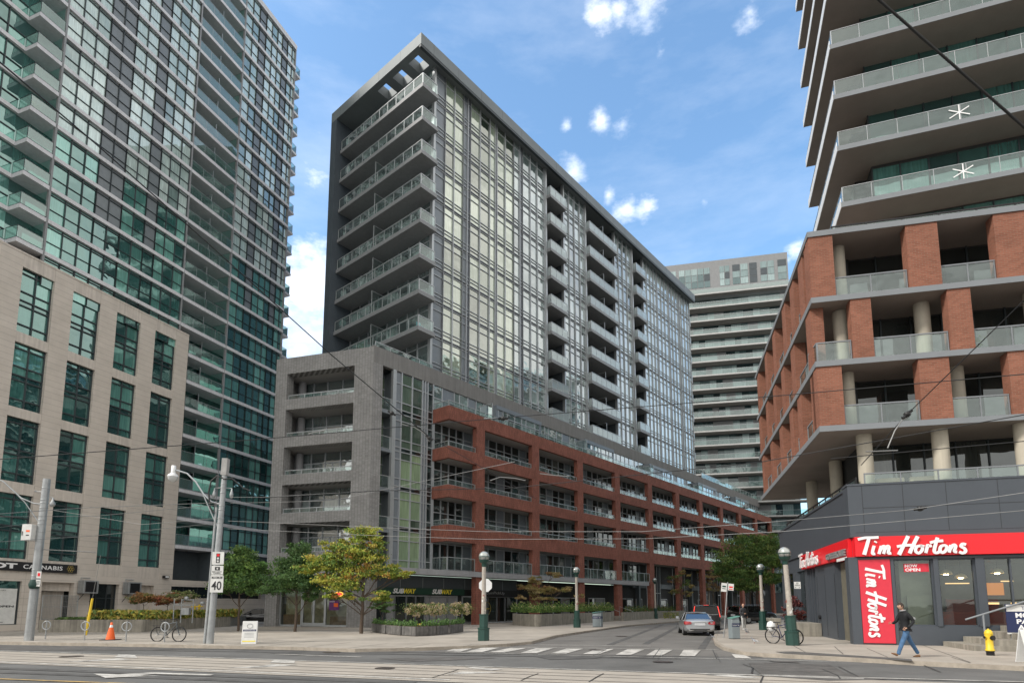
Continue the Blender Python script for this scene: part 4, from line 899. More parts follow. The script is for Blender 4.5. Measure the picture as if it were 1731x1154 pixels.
# far tower beyond the brick block
Pf = Vector((57.5, 116.0, 0)); fb = empty('apartment_building', Pf); tag(fb, 'distant pale tower with long curved rows of white balcony slabs between the two near buildings', 'building')
Q_ = Frame(fb, Pf, 102.4); m = MB(); m.box(-38, 0, 2.3, 20, 0, 71, 0); Q_.put(m, 'tower_core', MT['panel_dark'])
m = MB(); m.box(-38, 0, 1.2, 20, 66.8, 75.1, 0); Q_.put(m, 'penthouse_wall', MT['panel_mid'])
W = Windows(Q_, [MT['glass_far'], MT['panel_dark'], MT['panel_mid']]); 
for x0, x1, mm in ((-25, -22.5, 0), (-22, -15.5, 0), (-13.6, -11.5, 0), (-11, -5.8 - 2, 0), (-7.6, -6, 1), (-5.4, -2.6, 0), (-2, -.2, 0)):
    n = max(1, round((x1 - x0) / 1.3))
    for k in range(n):
        for r_ in range(3): W.add([(x0 + (x1 - x0) * k / n, x0 + (x1 - x0) * (k + 1) / n - .12, 69.2 + r_ * 1.5, 70.6 + r_ * 1.5, 1.15, (uf(.45, .9), rnd(), rnd()), mm if not (rnd() < .12) else 1)])
FZ = [67.0 - 3.0 * k for k in range(21)]
for z in FZ:
    k = -38
    while k < -.6:
        wd = random.choice([.9, 1.3, 1.3, 2]); W.add([(k, min(k + wd, 0), z - 3.0, z - .25, 2.22, blind() if rnd() < .8 else (.95, rnd(), rnd()), 0 if rnd() < .85 else 2)]); k += wd
W.done()
for z in FZ:
    m = MB(); m.box(-38, 2.0 if z > 20 else 8, -.05, 2.3, z, z + .3)
    o = Q_.put(m, 'balcony', MT['slab_far']); f, gq = MB(), MB(); f.box(-38, 1.9, 0, .05, z + 1.25, z + 1.3)
    gq.face([(-38, .02, z + .35), (1.9, .02, z + .35), (1.9, .02, z + 1.25), (-38, .02, z + 1.25)]); f.build('railing', MT['steel_rail_light'], o); gq.build('glass_panel', MT['rail_glass'], o)
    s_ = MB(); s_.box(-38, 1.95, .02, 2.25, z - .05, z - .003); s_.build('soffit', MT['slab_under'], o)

# unseen tower added beyond the right edge, so the glass fronts opposite mirror something
Pe = Vector((52, 86, 0)); eb = empty('apartment_building', Pe); tag(eb, 'unseen slab balcony tower added past the right edge of the view, for the glass fronts to mirror', 'building')
E_ = Frame(eb, Pe, 190); m = MB(); m.box(2, 52, 1.6, 26, 0, 46.6); E_.put(m, 'tower_core', MT['panel_dark'])
W = Windows(E_, [MT['glass_far'], MT['panel_mid']], limit=0)
for k in range(15):
    x = 2
    while x < 51: wd = random.choice([1.2, 1.8, 2.6]); W.add([(x, min(x + wd, 52), .3 + 3.1 * k, 3.0 + 3.1 * k, 1.55, blind(), 0 if rnd() < .8 else 1)]); x += wd
W.done()
for k in range(1, 16):
    m = MB()
    for a, b in ((2, 16), (20, 36), (39, 52)): m.box(a, b, -.1, 1.5, 3.1 * k - .15, 3.1 * k + .12)
    o = E_.put(m, 'balcony', MT['slab_far']); q = MB()
    for a, b in ((2, 16), (20, 36), (39, 52)): q.face([(a, -.08, 3.1 * k + .12), (b, -.08, 3.1 * k + .12), (b, -.08, 3.1 * k + 1.1), (a, -.08, 3.1 * k + 1.1)])
    q.build('glass_panel', MT['rail_glass'], o)
mat('cushion', (.42, .37, .27), .9, var=.1, bump=.2)
for x0, lab in ((1.55, 'cream outdoor sofa on the terrace between the tan columns, left one'), (2.95, 'cream outdoor sofa on the terrace between the tan columns, right one')):
    t = empty('outdoor_sofa', T.w(x0, 1.2, 6.75), T.rz); tag(t, lab, 'sofa', 'sofas on the terrace'); m = MB(); m.box(0, 1.2, 0, .8, .1, .45); m.build('seat', MT['cushion'], t, bevel=.05); m = MB(); m.box(0, 1.2, .6, .8, .45, .95); m.build('backrest', MT['cushion'], t, bevel=.06)
    m = MB(); m.box(-.15, 0, 0, .8, .1, .7); m.build('armrest', MT['cushion'], t, bevel=.05); m = MB(); m.box(.05, .1, .05, .1, 0, .1); m.box(1.1, 1.15, .05, .1, 0, .1); m.build('legs', MT['wood_dark'], t)
# ================================================================ ground, roads, pavements
ZR = -.12
def st(name, mb, m): o = mb.build(name, m); o['kind'] = 'structure'; return o
def gr(p): q = g(p[0], p[1], ZR); return (q.x, q.y)
def g0(p): q = g(p[0], p[1], 0); return (q.x, q.y)
m = MB(); m.sheet([(-1500, -1500), (1500, -1500), (1500, 2500), (-1500, 2500)], -.2); st('ground', m, MT['ground'])
ds = D(106.7); dn = Vector((ds.y, -ds.x, 0)); dn = Vector((-.2874, -.9578, 0))   # along the street, towards the camera side
K0 = g(0, 1084, 0)
def sp(u, v): p = K0 + ds * u - dn * -v * -1 if False else K0 + ds * u + dn * v; return (p.x, p.y)
m = MB(); m.sheet([sp(-60, -3), sp(90, -3), sp(90, 40), sp(-60, 40)], -.13); st('main_street', m, MT['asphalt'])
KL = [(-300, 1077), (-100, 1082), (0, 1084), (240, 1088), (480, 1092.5), (600, 1096), (700, 1094), (800, 1090.5), (860, 1087), (897, 1083.5), (939, 1073), (991, 1065.5), (1060, 1056), (1154, 1048.5), (1230, 1043), (1290, 1039), (1360, 1036)]
KR = [(2100, 1148), (1900, 1136), (1731, 1125), (1590, 1118.5), (1500, 1113.5), (1400, 1108.5), (1300, 1103.5), (1262, 1101), (1228, 1093), (1214, 1085), (1210, 1076), (1214, 1068), (1228, 1062.5), (1250, 1057.5), (1284, 1052), (1320, 1047), (1400, 1042)]
left = [g0(p) for p in KL]; right = [g0(p) for p in KR]
m = MB(); m.sheet([left[i] for i in range(5, len(left))] + [right[i] for i in range(len(right) - 1, 5, -1)], -.125); st('side_street', m, MT['asphalt_old'])
m = MB(); m.prism(left + [(60, 140), (60, 260), (-90, 200), (-90, 40), (-60, 38)], -.2, 0); st('pavement', m, MT['pavement'])
m = MB(); m.prism(right + [(70, 100), (60, 20), (50, 10)], -.2, 0); st('pavement', m, MT['pavement'])
def kerb(line):
    m = MB(); n = len(line); V_ = [Vector(p) for p in line]
    off = []
    for i in range(n):
        d = (V_[min(i + 1, n - 1)] - V_[max(i - 1, 0)]).normalized(); nn = Vector((-d.y, d.x)); off.append((V_[i] - nn * .02, V_[i] + nn * .16))
    for i in range(n - 1):
        a, b = off[i], off[i + 1]; c = Vector((V_[i].x, V_[i].y))
        m.prism([tuple(a[0]), tuple(b[0]), tuple(b[1]), tuple(a[1])], -.19, .006)
    return m
st('kerb', kerb(left), MT['kerb']); st('kerb', kerb(right), MT['kerb'])
# pavement joints and repairs
m = MB()
def seg(mb, a, b, w_, z, m_=0):
    a, b = Vector(a[:2]), Vector(b[:2]); d = (b - a).normalized(); nn = Vector((-d.y, d.x)) * w_ / 2
    mb.face([(*(a - nn), z), (*(b - nn), z), (*(b + nn), z), (*(a + nn), z)] if True else [], m_)
for u in range(-8, 34, 2):
    a, b = sp(u * 1.0, -.3), sp(u * 1.0, -6.5 if u < 12 else -4.5); seg(m, a, b, .03, .004)
seg(m, sp(-10, -2.4), sp(20, -2.4), .03, .0041); seg(m, sp(-10, -4.6), sp(26, -4.6), .03, .0041)
for a, b in (((1300, 1068), (1365, 1104)), ((1465, 1095), (1500, 1110)), ((1608, 1110), (1640, 1120)), ((1410, 1092), (1425, 1105)), ((1560, 1090), (1640, 1119))): seg(m, g0(a), g0(b), .03, .004)
seg(m, g0((1290, 1097)), g0((1731, 1113)), .02, .0043)
st('pavement_joint', m, MT['tar'])
m = MB(); m.sheet([g0((1310, 1101)), g0((1325, 1104)), g0((1420, 1109)), g0((1542, 1117)), g0((1540, 1113.5)), g0((1430, 1106.5)), g0((1340, 1100.5))], .012); st('kerb_ramp', m, MT['asphalt_patch'])
# street surface: concrete track bed, rails, paint
m = MB(); up = lambda x: 1100 + x * .0329; lo = lambda x: 1119 + x * .0400
m.sheet([gr((-500, up(-500))), gr((1900, up(1900))), gr((2300, lo(2300) + 6)), gr((-500, lo(-500)))], -.118); st('track_bed', m, MT['track_concrete'])
m = MB()
for f_ in (.22, .40, .66, .86):
    for w_ in (0,): seg(m, gr((-500, up(-500) * (1 - f_) + lo(-500) * f_)), gr((2000, up(2000) * (1 - f_) + lo(2000) * f_)), .06, -.114)
st('tram_rail', m, MT['steel_rail'])
m = MB()
seg(m, gr((-300, up(-300) - .8)), gr((1460, up(1460) - 1.0)), .11, -.110); seg(m, gr((-300, lo(-300) - .8)), gr((760, lo(760) - .6)), .16, -.110)
seg(m, gr((1154, 1137)), gr((1731, 1152)), .12, -.109)
seg(m, gr((465, 1105)), gr((610, 1110)), .13, -.110)
for poly in ([(157, 1138), (178, 1145.5), (270, 1141.6), (235, 1141.5), (262, 1138.6), (355, 1141.5), (362, 1139.5), (255, 1136), (200, 1139.6)],
             [(192, 1110.5), (232, 1111.5), (228, 1107), (200, 1106)], [(105, 1118.5), (140, 1117.5), (220, 1114.5), (200, 1112), (165, 1114.5)],
             [(456, 1119.5), (497, 1120.5), (498, 1116.5), (462, 1115)], [(380, 1129), (430, 1128), (505, 1123.5), (460, 1122), (440, 1125)],
             [(785, 1127.5), (830, 1133), (850, 1130.5), (800, 1127)], [(755, 1139.5), (850, 1136.5), (860, 1136.3), (780, 1134.8)],
             [(1190, 1140), (1262, 1146), (1290, 1145), (1240, 1140.5)]):
    m.sheet([gr(p) for p in poly], -.1085)
cw = [(783, 730), (852, 800), (909, 862), (957, 915), (1007, 968), (1057, 1027), (1109, 1082), (1157, 1140), (1197, 1200), (1240, 1255)]
for i, (xt, xb) in enumerate([(775, 752), (815, 788), (862, 826), (905, 880), (957, 930), (1008, 985), (1060, 1040), (1108, 1092), (1155, 1148), (1205, 1210), (1240, 1250)]):
    yt, yb = 1093.5 + (xt - 775) * .012, 1100.5 + (xb - 752) * .019
    wt = 26 if i < 10 else 0
    if i in (9, 10):
        if i == 9: pass
        else: m.sheet([gr(p) for p in [(1236, 1105), (1258, 1106.5), (1270, 1112.5), (1243, 1112)]], -.108)
        continue
    m.sheet([gr((xt, yt)), gr((xt + wt + 3, yt + .3)), gr((xb + wt, yb + .4)), gr((xb, yb))], -.108)
seg(m, gr((745, 1092)), gr((1215, 1097.5)), .10, -.107); seg(m, gr((752, 1102)), gr((1300, 1115)), .09, -.107); seg(m, gr((1300, 1115)), gr((1420, 1118)), .07, -.107)
seg(m, gr((790, 1087.8)), gr((1100, 1091.5)), .10, -.1068)
st('road_marking', m, MT['paint_white'])
m = MB(); seg(m, gr((-300, 1136)), gr((200, 1154.5)), .10, -.107); seg(m, gr((200, 1154.5)), gr((500, 1166)), .1, -.107); st('road_marking', m, MT['paint_yellow'])
m = MB(); m.sheet([gr(p) for p in [(1265, 1120), (1310, 1119), (1330, 1122), (1400, 1122), (1430, 1137), (1500, 1148), (1400, 1150), (1290, 1142), (1272, 1128)]], -.119 + .008)
m.sheet([gr(p) for p in [(1298, 1115.5), (1345, 1117), (1352, 1120), (1308, 1118)]], -.1095)
m.sheet([gr(p) for p in [(640, 1112), (760, 1109.5), (840, 1111), (780, 1114.5), (700, 1117)]], -.1195)
m.sheet([gr(p) for p in [(-50, 1091), (210, 1091), (330, 1096), (180, 1099), (-50, 1097)]], -.1195)
st('road_patch', m, MT['asphalt_patch'])
m = MB()
def crack(pts, w_=.035):
    for i in range(len(pts) - 1): seg(m, gr(pts[i]), gr(pts[i + 1]), w_, -.1058)
crack([(1255, 1122), (1272, 1128), (1270, 1138), (1290, 1142), (1285, 1153)]); crack([(1390, 1131), (1415, 1141), (1420, 1147)]); crack([(1417, 1126), (1440, 1138), (1450, 1143)], .03); crack([(1561, 1124), (1590, 1136)]); crack([(880, 1150), (895, 1143), (910, 1138)]); crack([(995, 1152), (1010, 1143), (1020, 1138)]); crack([(730, 1145), (760, 1136), (775, 1131)])
crack([(1290, 1120), (1350, 1124), (1420, 1126)], .03); crack([(1280, 1132), (1330, 1135), (1410, 1135)], .03)
st('road_crack', m, MT['tar'])

m = MB()
def disc(px, py, r_): p = g(px, py, ZR); return [(p.x + r_ * math.cos(R(a)), p.y + r_ * math.sin(R(a))) for a in range(0, 360, 24)]
for px, py, r_ in ((120, 1109, .38), (560, 1102, .34), (1010, 1098, .36), (650, 1129, .3), (1120, 1118, .33), (1050, 1075, .35)): m.sheet(disc(px, py, r_), -.1055)
o = m.build('manhole_cover', MT['steel_rail']); o['kind'] = 'structure'
mat('tyre_mark', (.085, .083, .08), .9, var=.4, scale=1.5)
m = MB()
for y_, w_ in ((1094.6, .35), (1098.2, .35)): seg(m, gr((-300, y_ - 9)), gr((1150, y_ + 14)), w_, -.1192)
for y_, w_ in ((1128, .4), (1134.5, .4)): seg(m, gr((-300, y_ - 10)), gr((700, y_ + 25)), w_, -.1192)
for a, b in (((1090, 1088), (1150, 1056)), ((1030, 1089), (1120, 1055)), ((1185, 1096), (1200, 1074))): seg(m, gr(a), gr(b), .32, -.1188)
m.sheet([gr(p) for p in [(430, 1100), (560, 1099), (600, 1104), (500, 1107)]], -.1187); m.sheet([gr(p) for p in [(900, 1108), (1000, 1107), (1010, 1112), (930, 1114)]], -.1187)
o = m.build('road_patch', MT['tyre_mark']); o['kind'] = 'structure'
# ================================================================ trees and planting
def limb(mb, a, b, ra, rb_, n=6, wob=.06, m=0):
    a, b = Vector(a), Vector(b); k = max(3, int((b - a).length / .5)); pts = []; rs = []
    for i in range(k + 1):
        t = i / k; p = a.lerp(b, t)
        if 0 < i < k: p += Vector((uf(-wob, wob), uf(-wob, wob), uf(-wob, wob) * .5))
        pts.append(p); rs.append(ra + (rb_ - ra) * t)
    mb.tube(pts, rs, n, m); return pts
def leaf_card(mb, p, s, colr, lobed=False):
    d = Vector((uf(-1, 1), uf(-1, 1), uf(-.35, 1.0))).normalized(); a = d.orthogonal().normalized(); a.rotate(Matrix.Rotation(uf(0, 6.28), 3, d)); b = d.cross(a)
    l, w_ = s, s * uf(.42, .6)
    f = d * s * .18
    mb.face([p - a * l * .5, p - b * w_ * .5 + f, p + a * l * .5, p + b * w_ * .5 + f], 0, colr)
def jit(c, v=.2): k = uf(1 - v, 1 + v); return (c[0] * k * uf(.92, 1.08), c[1] * k, c[2] * k * uf(.85, 1.15))
def make_tree(name, label, base, height, trunk_r, clusters, pal, leaf=.12, n_leaf=9000, clear=.3, bend=(0, 0), group=None, cat='tree', trunk_m='bark', twigs=True):
    """clusters: (x, y, z, rx, ry, rz, weight) foliage masses relative to the base"""
    t = empty(name, base); tag(t, label, cat, group)
    tb = MB(); top = Vector((bend[0], bend[1], height * .82)); spine = limb(tb, (0, 0, -.05), top, trunk_r, trunk_r * .25, 8, .05)
    for c in clusters:
        cz = Vector(c[:3]); att = spine[min(len(spine) - 2, max(1, int(len(spine) * (cz.z * .72 / height))))]
        limb(tb, att, cz, trunk_r * .34, .015, 5, .08)
        for k in range(3): limb(tb, att.lerp(cz, .6), cz + Vector((uf(-c[3], c[3]), uf(-c[4], c[4]), uf(-c[5], c[5]))) * .8, .025, .007, 4, .05)
    tb.build('trunk', MT[trunk_m], t)
    cr = MB(); W_ = sum(c[6] for c in clusters)
    for c in clusters:
        n = int(n_leaf * c[6] / W_); sub = [(Vector((uf(-1, 1), uf(-1, 1), uf(-1, 1))), jit(random.choice(pal), .22)) for _ in range(max(6, n // 55))]
        sub = [(v.normalized() * uf(.35, 1.05), q) for v, q in sub]
        for i in range(n):
            s0, q = random.choice(sub); v = s0 + Vector((random.gauss(0, .17), random.gauss(0, .17), random.gauss(0, .13)))
            p = Vector((c[0] + v.x * c[3], c[1] + v.y * c[4], c[2] + v.z * c[5]))
            leaf_card(cr, p, leaf * uf(.7, 1.3), jit(q if rnd() < .8 else random.choice(pal), .18))
    cr.build('crown', MT['leaf'], t); return t
DG = [(.07, .14, .04), (.085, .16, .05), (.05, .11, .032), (.11, .19, .06)]
YG = [(.30, .34, .05), (.22, .29, .05), (.38, .37, .06), (.16, .24, .045), (.42, .36, .08), (.13, .20, .04)]
OG = [(.34, .17, .04), (.40, .22, .05)]
TAN = [(.36, .28, .11), (.30, .24, .09), (.42, .32, .15), (.20, .20, .07), (.24, .13, .06)]
MG = [(.12, .21, .055), (.09, .17, .045), (.16, .25, .06), (.075, .14, .04), (.22, .27, .08)]
b = g(402, 1066); make_tree('tree', 'small dark green tree behind the speed sign pole', b, 5.6, .09, [(0, 0, 4.9, .95, .9, .85, 1), (-.5, .1, 3.9, 1.25, 1.1, .8, 1.3), (.7, 0, 3.9, 1.25, 1.1, .9, 1.3), (-1.25, 0, 2.9, .95, .9, .6, .8), (1.1, 0, 2.9, 1.1, .9, .55, .8), (.1, -.3, 3.0, 1.2, .9, .6, .9), (.1, 0, 4.3, 1.2, 1.1, .8, 1)], MG[:4] + DG[:1], .15, 17000)
b = g(498, 1067); make_tree('tree', 'dark green tree in front of the corner shop door left of the yellow maple', b, 6.0, .10, [(.1, 0, 5.0, .95, .9, .8, 1), (-.5, 0, 4.2, 1.1, 1, .7, 1), (.6, 0, 4.1, 1.0, 1, .7, 1), (-1.3, 0, 3.0, 1.2, 1, .6, 1), (1.1, 0, 3.0, 1.1, 1, .6, 1), (0, -.3, 3.3, 1.3, 1, .7, 1.1), (.9, 0, 2.2, .5, .5, .3, .3)], DG, .15, 17000)
b = g(610, 1070)
cl = [(-.1, 0, 6.0, .95, .9, .45, .8), (.5, 0, 5.5, .8, .8, .35, .5), (-1.2, .1, 5.6, .6, .6, .28, .3), (-2.0, 0, 5.2, .75, .7, .3, .4), (-.7, -.2, 5.0, 1.3, 1.1, .4, 1), (-2.5, 0, 4.35, 1.0, .9, .38, .7), (-1.3, .3, 4.2, 1.4, 1.2, .45, 1.1), (-3.3, 0, 3.9, .8, .7, .3, .4), (.2, 0, 4.6, 1.2, 1.1, .4, .8), (1.3, 0, 3.8, 1.1, .9, .38, .8), (2.2, 0, 3.65, .7, .6, .25, .4), (2.8, 0, 3.6, .4, .4, .15, .15), (-2.1, -.3, 3.3, 1.1, .9, .35, .6), (-1.0, -.5, 2.9, 1.2, .9, .35, .7), (-1.8, 0, 2.35, .7, .6, .2, .3), (.9, -.4, 2.2, .9, .6, .25, .35), (-.2, 0, 3.7, 1.3, 1.1, .45, .8), (-.6, -.4, 2.2, .6, .6, .2, .2), (1.5, 0, 2.05, .5, .4, .15, .2)]
make_tree('maple_tree', 'broad yellow green maple turning orange in front of the grey tile corner', b, 6.6, .12, [(a, b_, c_, d_ * 1.05, e_, f_ * 1.35, g_) for a, b_, c_, d_, e_, f_, g_ in cl], YG * 5 + OG, .16, 19000, bend=(.15, 0))
b = g(915, 1052); make_tree('tree', 'thin tan autumn tree standing in the long concrete planter', b, 5.2, .06, [(-1.5, 0, 3.4, .9, .8, .45, .7), (-.4, 0, 3.0, 1.2, .9, .5, 1), (.9, 0, 3.1, 1.1, .8, .45, .8), (-.6, 0, 4.0, .8, .7, .35, .5), (1.2, 0, 4.6, .9, .6, .3, .45), (2.3, 0, 3.2, .8, .6, .35, .4), (-1.7, 0, 2.4, .7, .6, .3, .4), (.2, 0, 2.3, 1.0, .8, .3, .5), (3.6, 0, 2.5, .5, .4, .25, .15)], TAN, .17, 5200)
b = g(1284, 1043); make_tree('tree', 'large leaning green tree beyond the parked cars on the side street', b, 11, .19, [(-1.5, 0, 9.7, 2.8, 2.2, 1.5, 1), (1.2, 0, 9.9, 2.5, 2, 1.3, 1), (-2.9, 0, 7.8, 3.0, 2.4, 1.5, 1.1), (.2, 0, 7.9, 3.0, 2.2, 1.5, 1.2), (2.4, 0, 7.6, 2.2, 2, 1.5, 1), (-3.6, 0, 5.6, 2.4, 2, 1.2, .8), (-.8, 0, 5.8, 2.6, 2, 1.1, .9), (1.9, 0, 5.4, 2.2, 1.8, 1.1, .8), (-4.9, 0, 6.6, 1.5, 1.3, .9, .4), (-2.0, 0, 4.2, 2.4, 1.6, .8, .6)], MG, .26, 26000, bend=(-.6, 0))
b = g(1163, 1043) + Vector((0, 3, 0)); make_tree('tree', 'sparse brown autumn tree against the brick pillars behind the parked cars', b, 7, .08, [(-1, 0, 5.2, 1.1, 1, .8, .6), (.5, 0, 4.6, 1.2, 1, .8, .6), (-.8, 0, 3.6, 1.1, 1, .7, .6), (.4, 0, 6.0, 1.0, .8, .5, .4), (.8, 0, 3.2, .9, .9, .6, .4)], TAN + MG[:2], .18, 2300)
b = g(1222, 1041) + Vector((0, 4, 0)); make_tree('tree', 'thin reddish brown tree just left of the large green tree', b, 8, .09, [(-1, 0, 6.4, 1.3, 1, .9, .6), (.6, 0, 5.8, 1.2, 1, .9, .6), (0, 0, 4.4, 1.4, 1, .9, .6), (-1.3, 0, 5.0, 1.0, 1, .7, .4)], TAN + [(.16, .06, .04)], .2, 2600)
b = g(1330, 1040) + Vector((0, 14, 0)); make_tree('tree', 'mid green tree partly hidden behind the coffee shop corner', b, 9, .15, [(-1, 0, 7.4, 2.4, 2, 1.2, 1), (1.4, 0, 7.2, 2.4, 2, 1.2, 1), (0, 0, 5.6, 2.6, 2, 1.0, 1), (-1.8, 0, 4.2, 2.0, 1.6, .8, .6)], MG, .26, 5000)
def stuff(name, mb, m, label=None): o = mb.build(name, m); o['kind'] = 'stuff'; return o
# left raised planter: wall, gold ground cover, three standards
pl = [g(60, 1064), g(52, 1067.5), g(240, 1066), g(386, 1057), g(392, 1052.5)]
def wall_strip(mb, pts, h, t=.25, z0=0):
    for i in range(len(pts) - 1):
        a, b = Vector(pts[i][:2]), Vector(pts[i + 1][:2]); d = (b - a).normalized(); nn = Vector((-d.y, d.x)) * t
        mb.prism([tuple(a), tuple(b), tuple(b + nn), tuple(a + nn)], z0, h + i * .002)
m = MB(); a0, a1, a2 = g(64, 1068), g(240, 1067.5), g(388, 1058)
wall_strip(m, [a0, a1, a2, a2 + Vector((-.5, 4, 0))], .78, .3); o = m.build('planter_wall', MT['concrete_wall']); tag(o, 'low stained concrete wall holding the gold leaved planting bed on the left', 'wall')
m = MB(); m.sheet([tuple(p[:2]) for p in (a0 + Vector((0, .3, 0)), a1 + Vector((0, .3, 0)), a2 + Vector((-.1, .3, 0)), a2 + Vector((-.6, 4, 0)), a1 + Vector((-1.2, 3, 0)), a0 + Vector((-.5, 1.6, 0)))], .68); stg = m.build('soil', MT['wood_dark']); stg['kind'] = 'structure'
gm_ = MB()
for i in range(5200):
    t = rnd(); q = (a0.lerp(a1, .45 + t * .55 * 2) if t < .5 else a1.lerp(a2, (t - .5) * 2)) if False else (a0.lerp(a1, uf(.42, 1)) if rnd() < .5 else a1.lerp(a2, uf(0, 1)))
    p = q + Vector((uf(-.1, .1), uf(.35, 2.2), .80 + uf(0, .5)))
    leaf_card(gm_, p, uf(.20, .40), jit(random.choice([(.42, .36, .07), (.34, .33, .07), (.20, .26, .06), (.46, .36, .10), (.12, .18, .05)]), .25))
for i in range(700):
    p = a0.lerp(a1, uf(.1, .5)) + Vector((0, uf(.35, 1.2), .75 + uf(0, .15))); leaf_card(gm_, p, .2, jit((.10, .16, .05)))
stuff('ground_cover', gm_, MT['leaf'])
for px, lab, pal, hgt in ((205, 'round shrub with rust and green leaves, left of two by the wall air units', [(.30, .15, .06), (.16, .17, .06), (.12, .15, .05), (.36, .20, .08)], 2.1), (248, 'rust orange round shrub on a thin stem in the gold planting bed', [(.34, .13, .06), (.28, .10, .05), (.24, .15, .06)], 2.0), (271, 'pale topped round shrub above the locked bicycle', [(.20, .22, .09), (.36, .30, .20), (.14, .18, .06)], 2.3)):
    b = g(px, 1066) + Vector((0, 2.2, .7)); make_tree('shrub', lab, b, hgt * .8, .03, [(0, 0, hgt * .72, 1.0, .8, .36, 1), (-.5, 0, hgt * .66, .6, .6, .28, .5), (.5, 0, hgt * .66, .6, .6, .28, .5)], pal, .14, 3000, cat='shrub', group='standard shrubs in the left planter')
# right of the maple: timber-look planter boxes with hydrangeas
def hydrangea(px, py, label, sc_=1.0):
    b = g(px, py) + Vector((0, .5, .55)); t = empty('hydrangea', b); tag(t, label, 'shrub', 'hydrangea standards outside the sandwich shop')
    s = MB(); limb(s, (0, 0, -.3), (0, 0, .7), .025, .02)
    for k in range(6): limb(s, (0, 0, .6), (uf(-.5, .5), uf(-.4, .4), uf(.9, 1.3)), .015, .006, 4)
    s.build('stem', MT['bark'], t); f = MB(); lf = MB()
    for k in range(44):
        p = Vector((uf(-1, 1), uf(-1, 1), uf(-.7, 1))).normalized(); p = Vector((p.x * .72 * sc_, p.y * .5, .88 + p.z * .42)) * uf(.9, 1.03); r = uf(.09, .14)
        for q in range(30):
            v = Vector((random.gauss(0, 1), random.gauss(0, 1), random.gauss(0, 1))).normalized() * r; leaf_card(f, p + v, .085, jit(random.choice([(.62, .52, .32), (.66, .48, .36), (.52, .48, .26)]), .15))
    for k in range(700): leaf_card(lf, Vector((random.gauss(0, .42) * sc_, random.gauss(0, .3), uf(.5, 1.25))), .12, jit(random.choice([(.12, .18, .05), (.08, .14, .04), (.24, .22, .07)])))
    f.build('flowers', MT['leaf'], t); lf.build('leaves', MT['leaf'], t)
hydrangea(703, 1066, 'pale pink hydrangea standard, nearest the maple', 1.15); hydrangea(735, 1065, 'cream hydrangea standard in the middle of the timber boxes', .95); hydrangea(776, 1062, 'cream hydrangea standard at the right end of the timber boxes', 1.1)
b = g(643, 1066) + Vector((0, .6, .5)); make_tree('shrub', 'small green layered shrub under the shop logo window', b, 1.6, .03, [(0, 0, 1.25, .75, .5, .16, 1), (-.3, 0, 1.0, .6, .5, .14, .7), (.3, 0, .8, .5, .4, .14, .5)], DG + MG[:1], .12, 1500, cat='shrub')
bx = [(627, 1067), (650, 1071), (652, 1071), (676, 1073.5), (678, 1073.5), (702, 1075), (710, 1074.5), (737, 1073), (740, 1073), (757, 1071), (760, 1070.5), (783, 1067.5)]
for i in range(0, len(bx), 2):
    a, c = g(*bx[i]), g(*bx[i + 1]); d = (c - a).normalized(); nn = Vector((-d.y, d.x, 0)) * .95; ln = (c - a).length
    t = empty('planter_box', a, math.atan2(d.y, d.x)); tag(t, ['weathered grey timber planter box at the left end, beside the maple trunk', 'weathered grey timber planter box, second from the maple trunk', 'weathered grey timber planter box with the split dark gap', 'grey timber planter box below the middle hydrangea', 'narrow grey timber planter box, second from the brick pillar', 'weathered grey timber planter box nearest the brick pillar'][i // 2], 'planter', 'timber planter boxes')
    m = MB(); m.box(.02, ln - .02, 0, .9, .02, .52); m.build('box', MT['wood_old'] if 'wood_old' in MT else MT['wood_dark'], t, bevel=.02)
    s = MB(); s.box(.06, ln - .06, .05, .85, .52, .54); s.build('soil', MT['bark'], t)
gm_ = MB()
for i in range(0, len(bx), 2):
    a, c = g(*bx[i]), g(*bx[i + 1])
    for k in range(330):
        p = a.lerp(c, rnd()) + Vector((0, uf(.05, .9), .55 + abs(random.gauss(0, .13)))); leaf_card(gm_, p, .14, jit(random.choice(DG + MG[:1])))
for k in range(60): leaf_card(gm_, g(708, 1074) + Vector((uf(-.15, .15), uf(-.1, .2), uf(.15, .65))), .12, jit((.6, .52, .03)))
stuff('ground_cover', gm_, MT['leaf'])
# long concrete planter in front of the brick frame
c0, c1, c2, c3 = g(866, 1055.5), g(908, 1058.5), g(1038, 1049), g(1040, 1044)
m = MB(); wall_strip(m, [c0 + Vector((0, 3, 0)), c0, c1, c2, c3 + Vector((0, 1, 0))], .95, .3)
o = m.build('planter_wall', MT['concrete_wall']); tag(o, 'long stained concrete planter wall before the brick pillars, holding green hydrangeas', 'wall')
gm_ = MB()
for k in range(6500):
    t = rnd(); q = (c0.lerp(c1, rnd()) if t < .3 else c1.lerp(c2, rnd())); h = .9 + abs(random.gauss(0, .3)) * (1.2 if t > .8 else 1) + .15
    leaf_card(gm_, q + Vector((uf(-.2, .2), uf(.35, 2.0), min(h, 1.9) + .05)), .16, jit(random.choice(MG + [(.09, .16, .03)] * 2 + ([(.45, .42, .20)] if h > 1.35 else [])), .25))
stuff('ground_cover', gm_, MT['leaf'])
for (pa, pb, lab) in (((1056, 1049), (1132, 1043.5), 'low concrete wall beside the entrance steps'), ((1136, 1044.5), (1162, 1042.5), 'short far concrete wall with yellow plants behind the black van')):
    m = MB(); wall_strip(m, [g(*pa) + Vector((0, .6, 0)), g(*pb) + Vector((0, .6, 0))], .9, .3); o = m.build('planter_wall', MT['concrete_wall']); tag(o, lab, 'wall')
gm_ = MB()
for k in range(1500):
    q = g(1060, 1047).lerp(g(1160, 1041.5), rnd()) + Vector((0, uf(1.0, 2.6), .9 + abs(random.gauss(0, .3)))); leaf_card(gm_, q, .2, jit(random.choice(DG + [(.25, .16, .06)])))
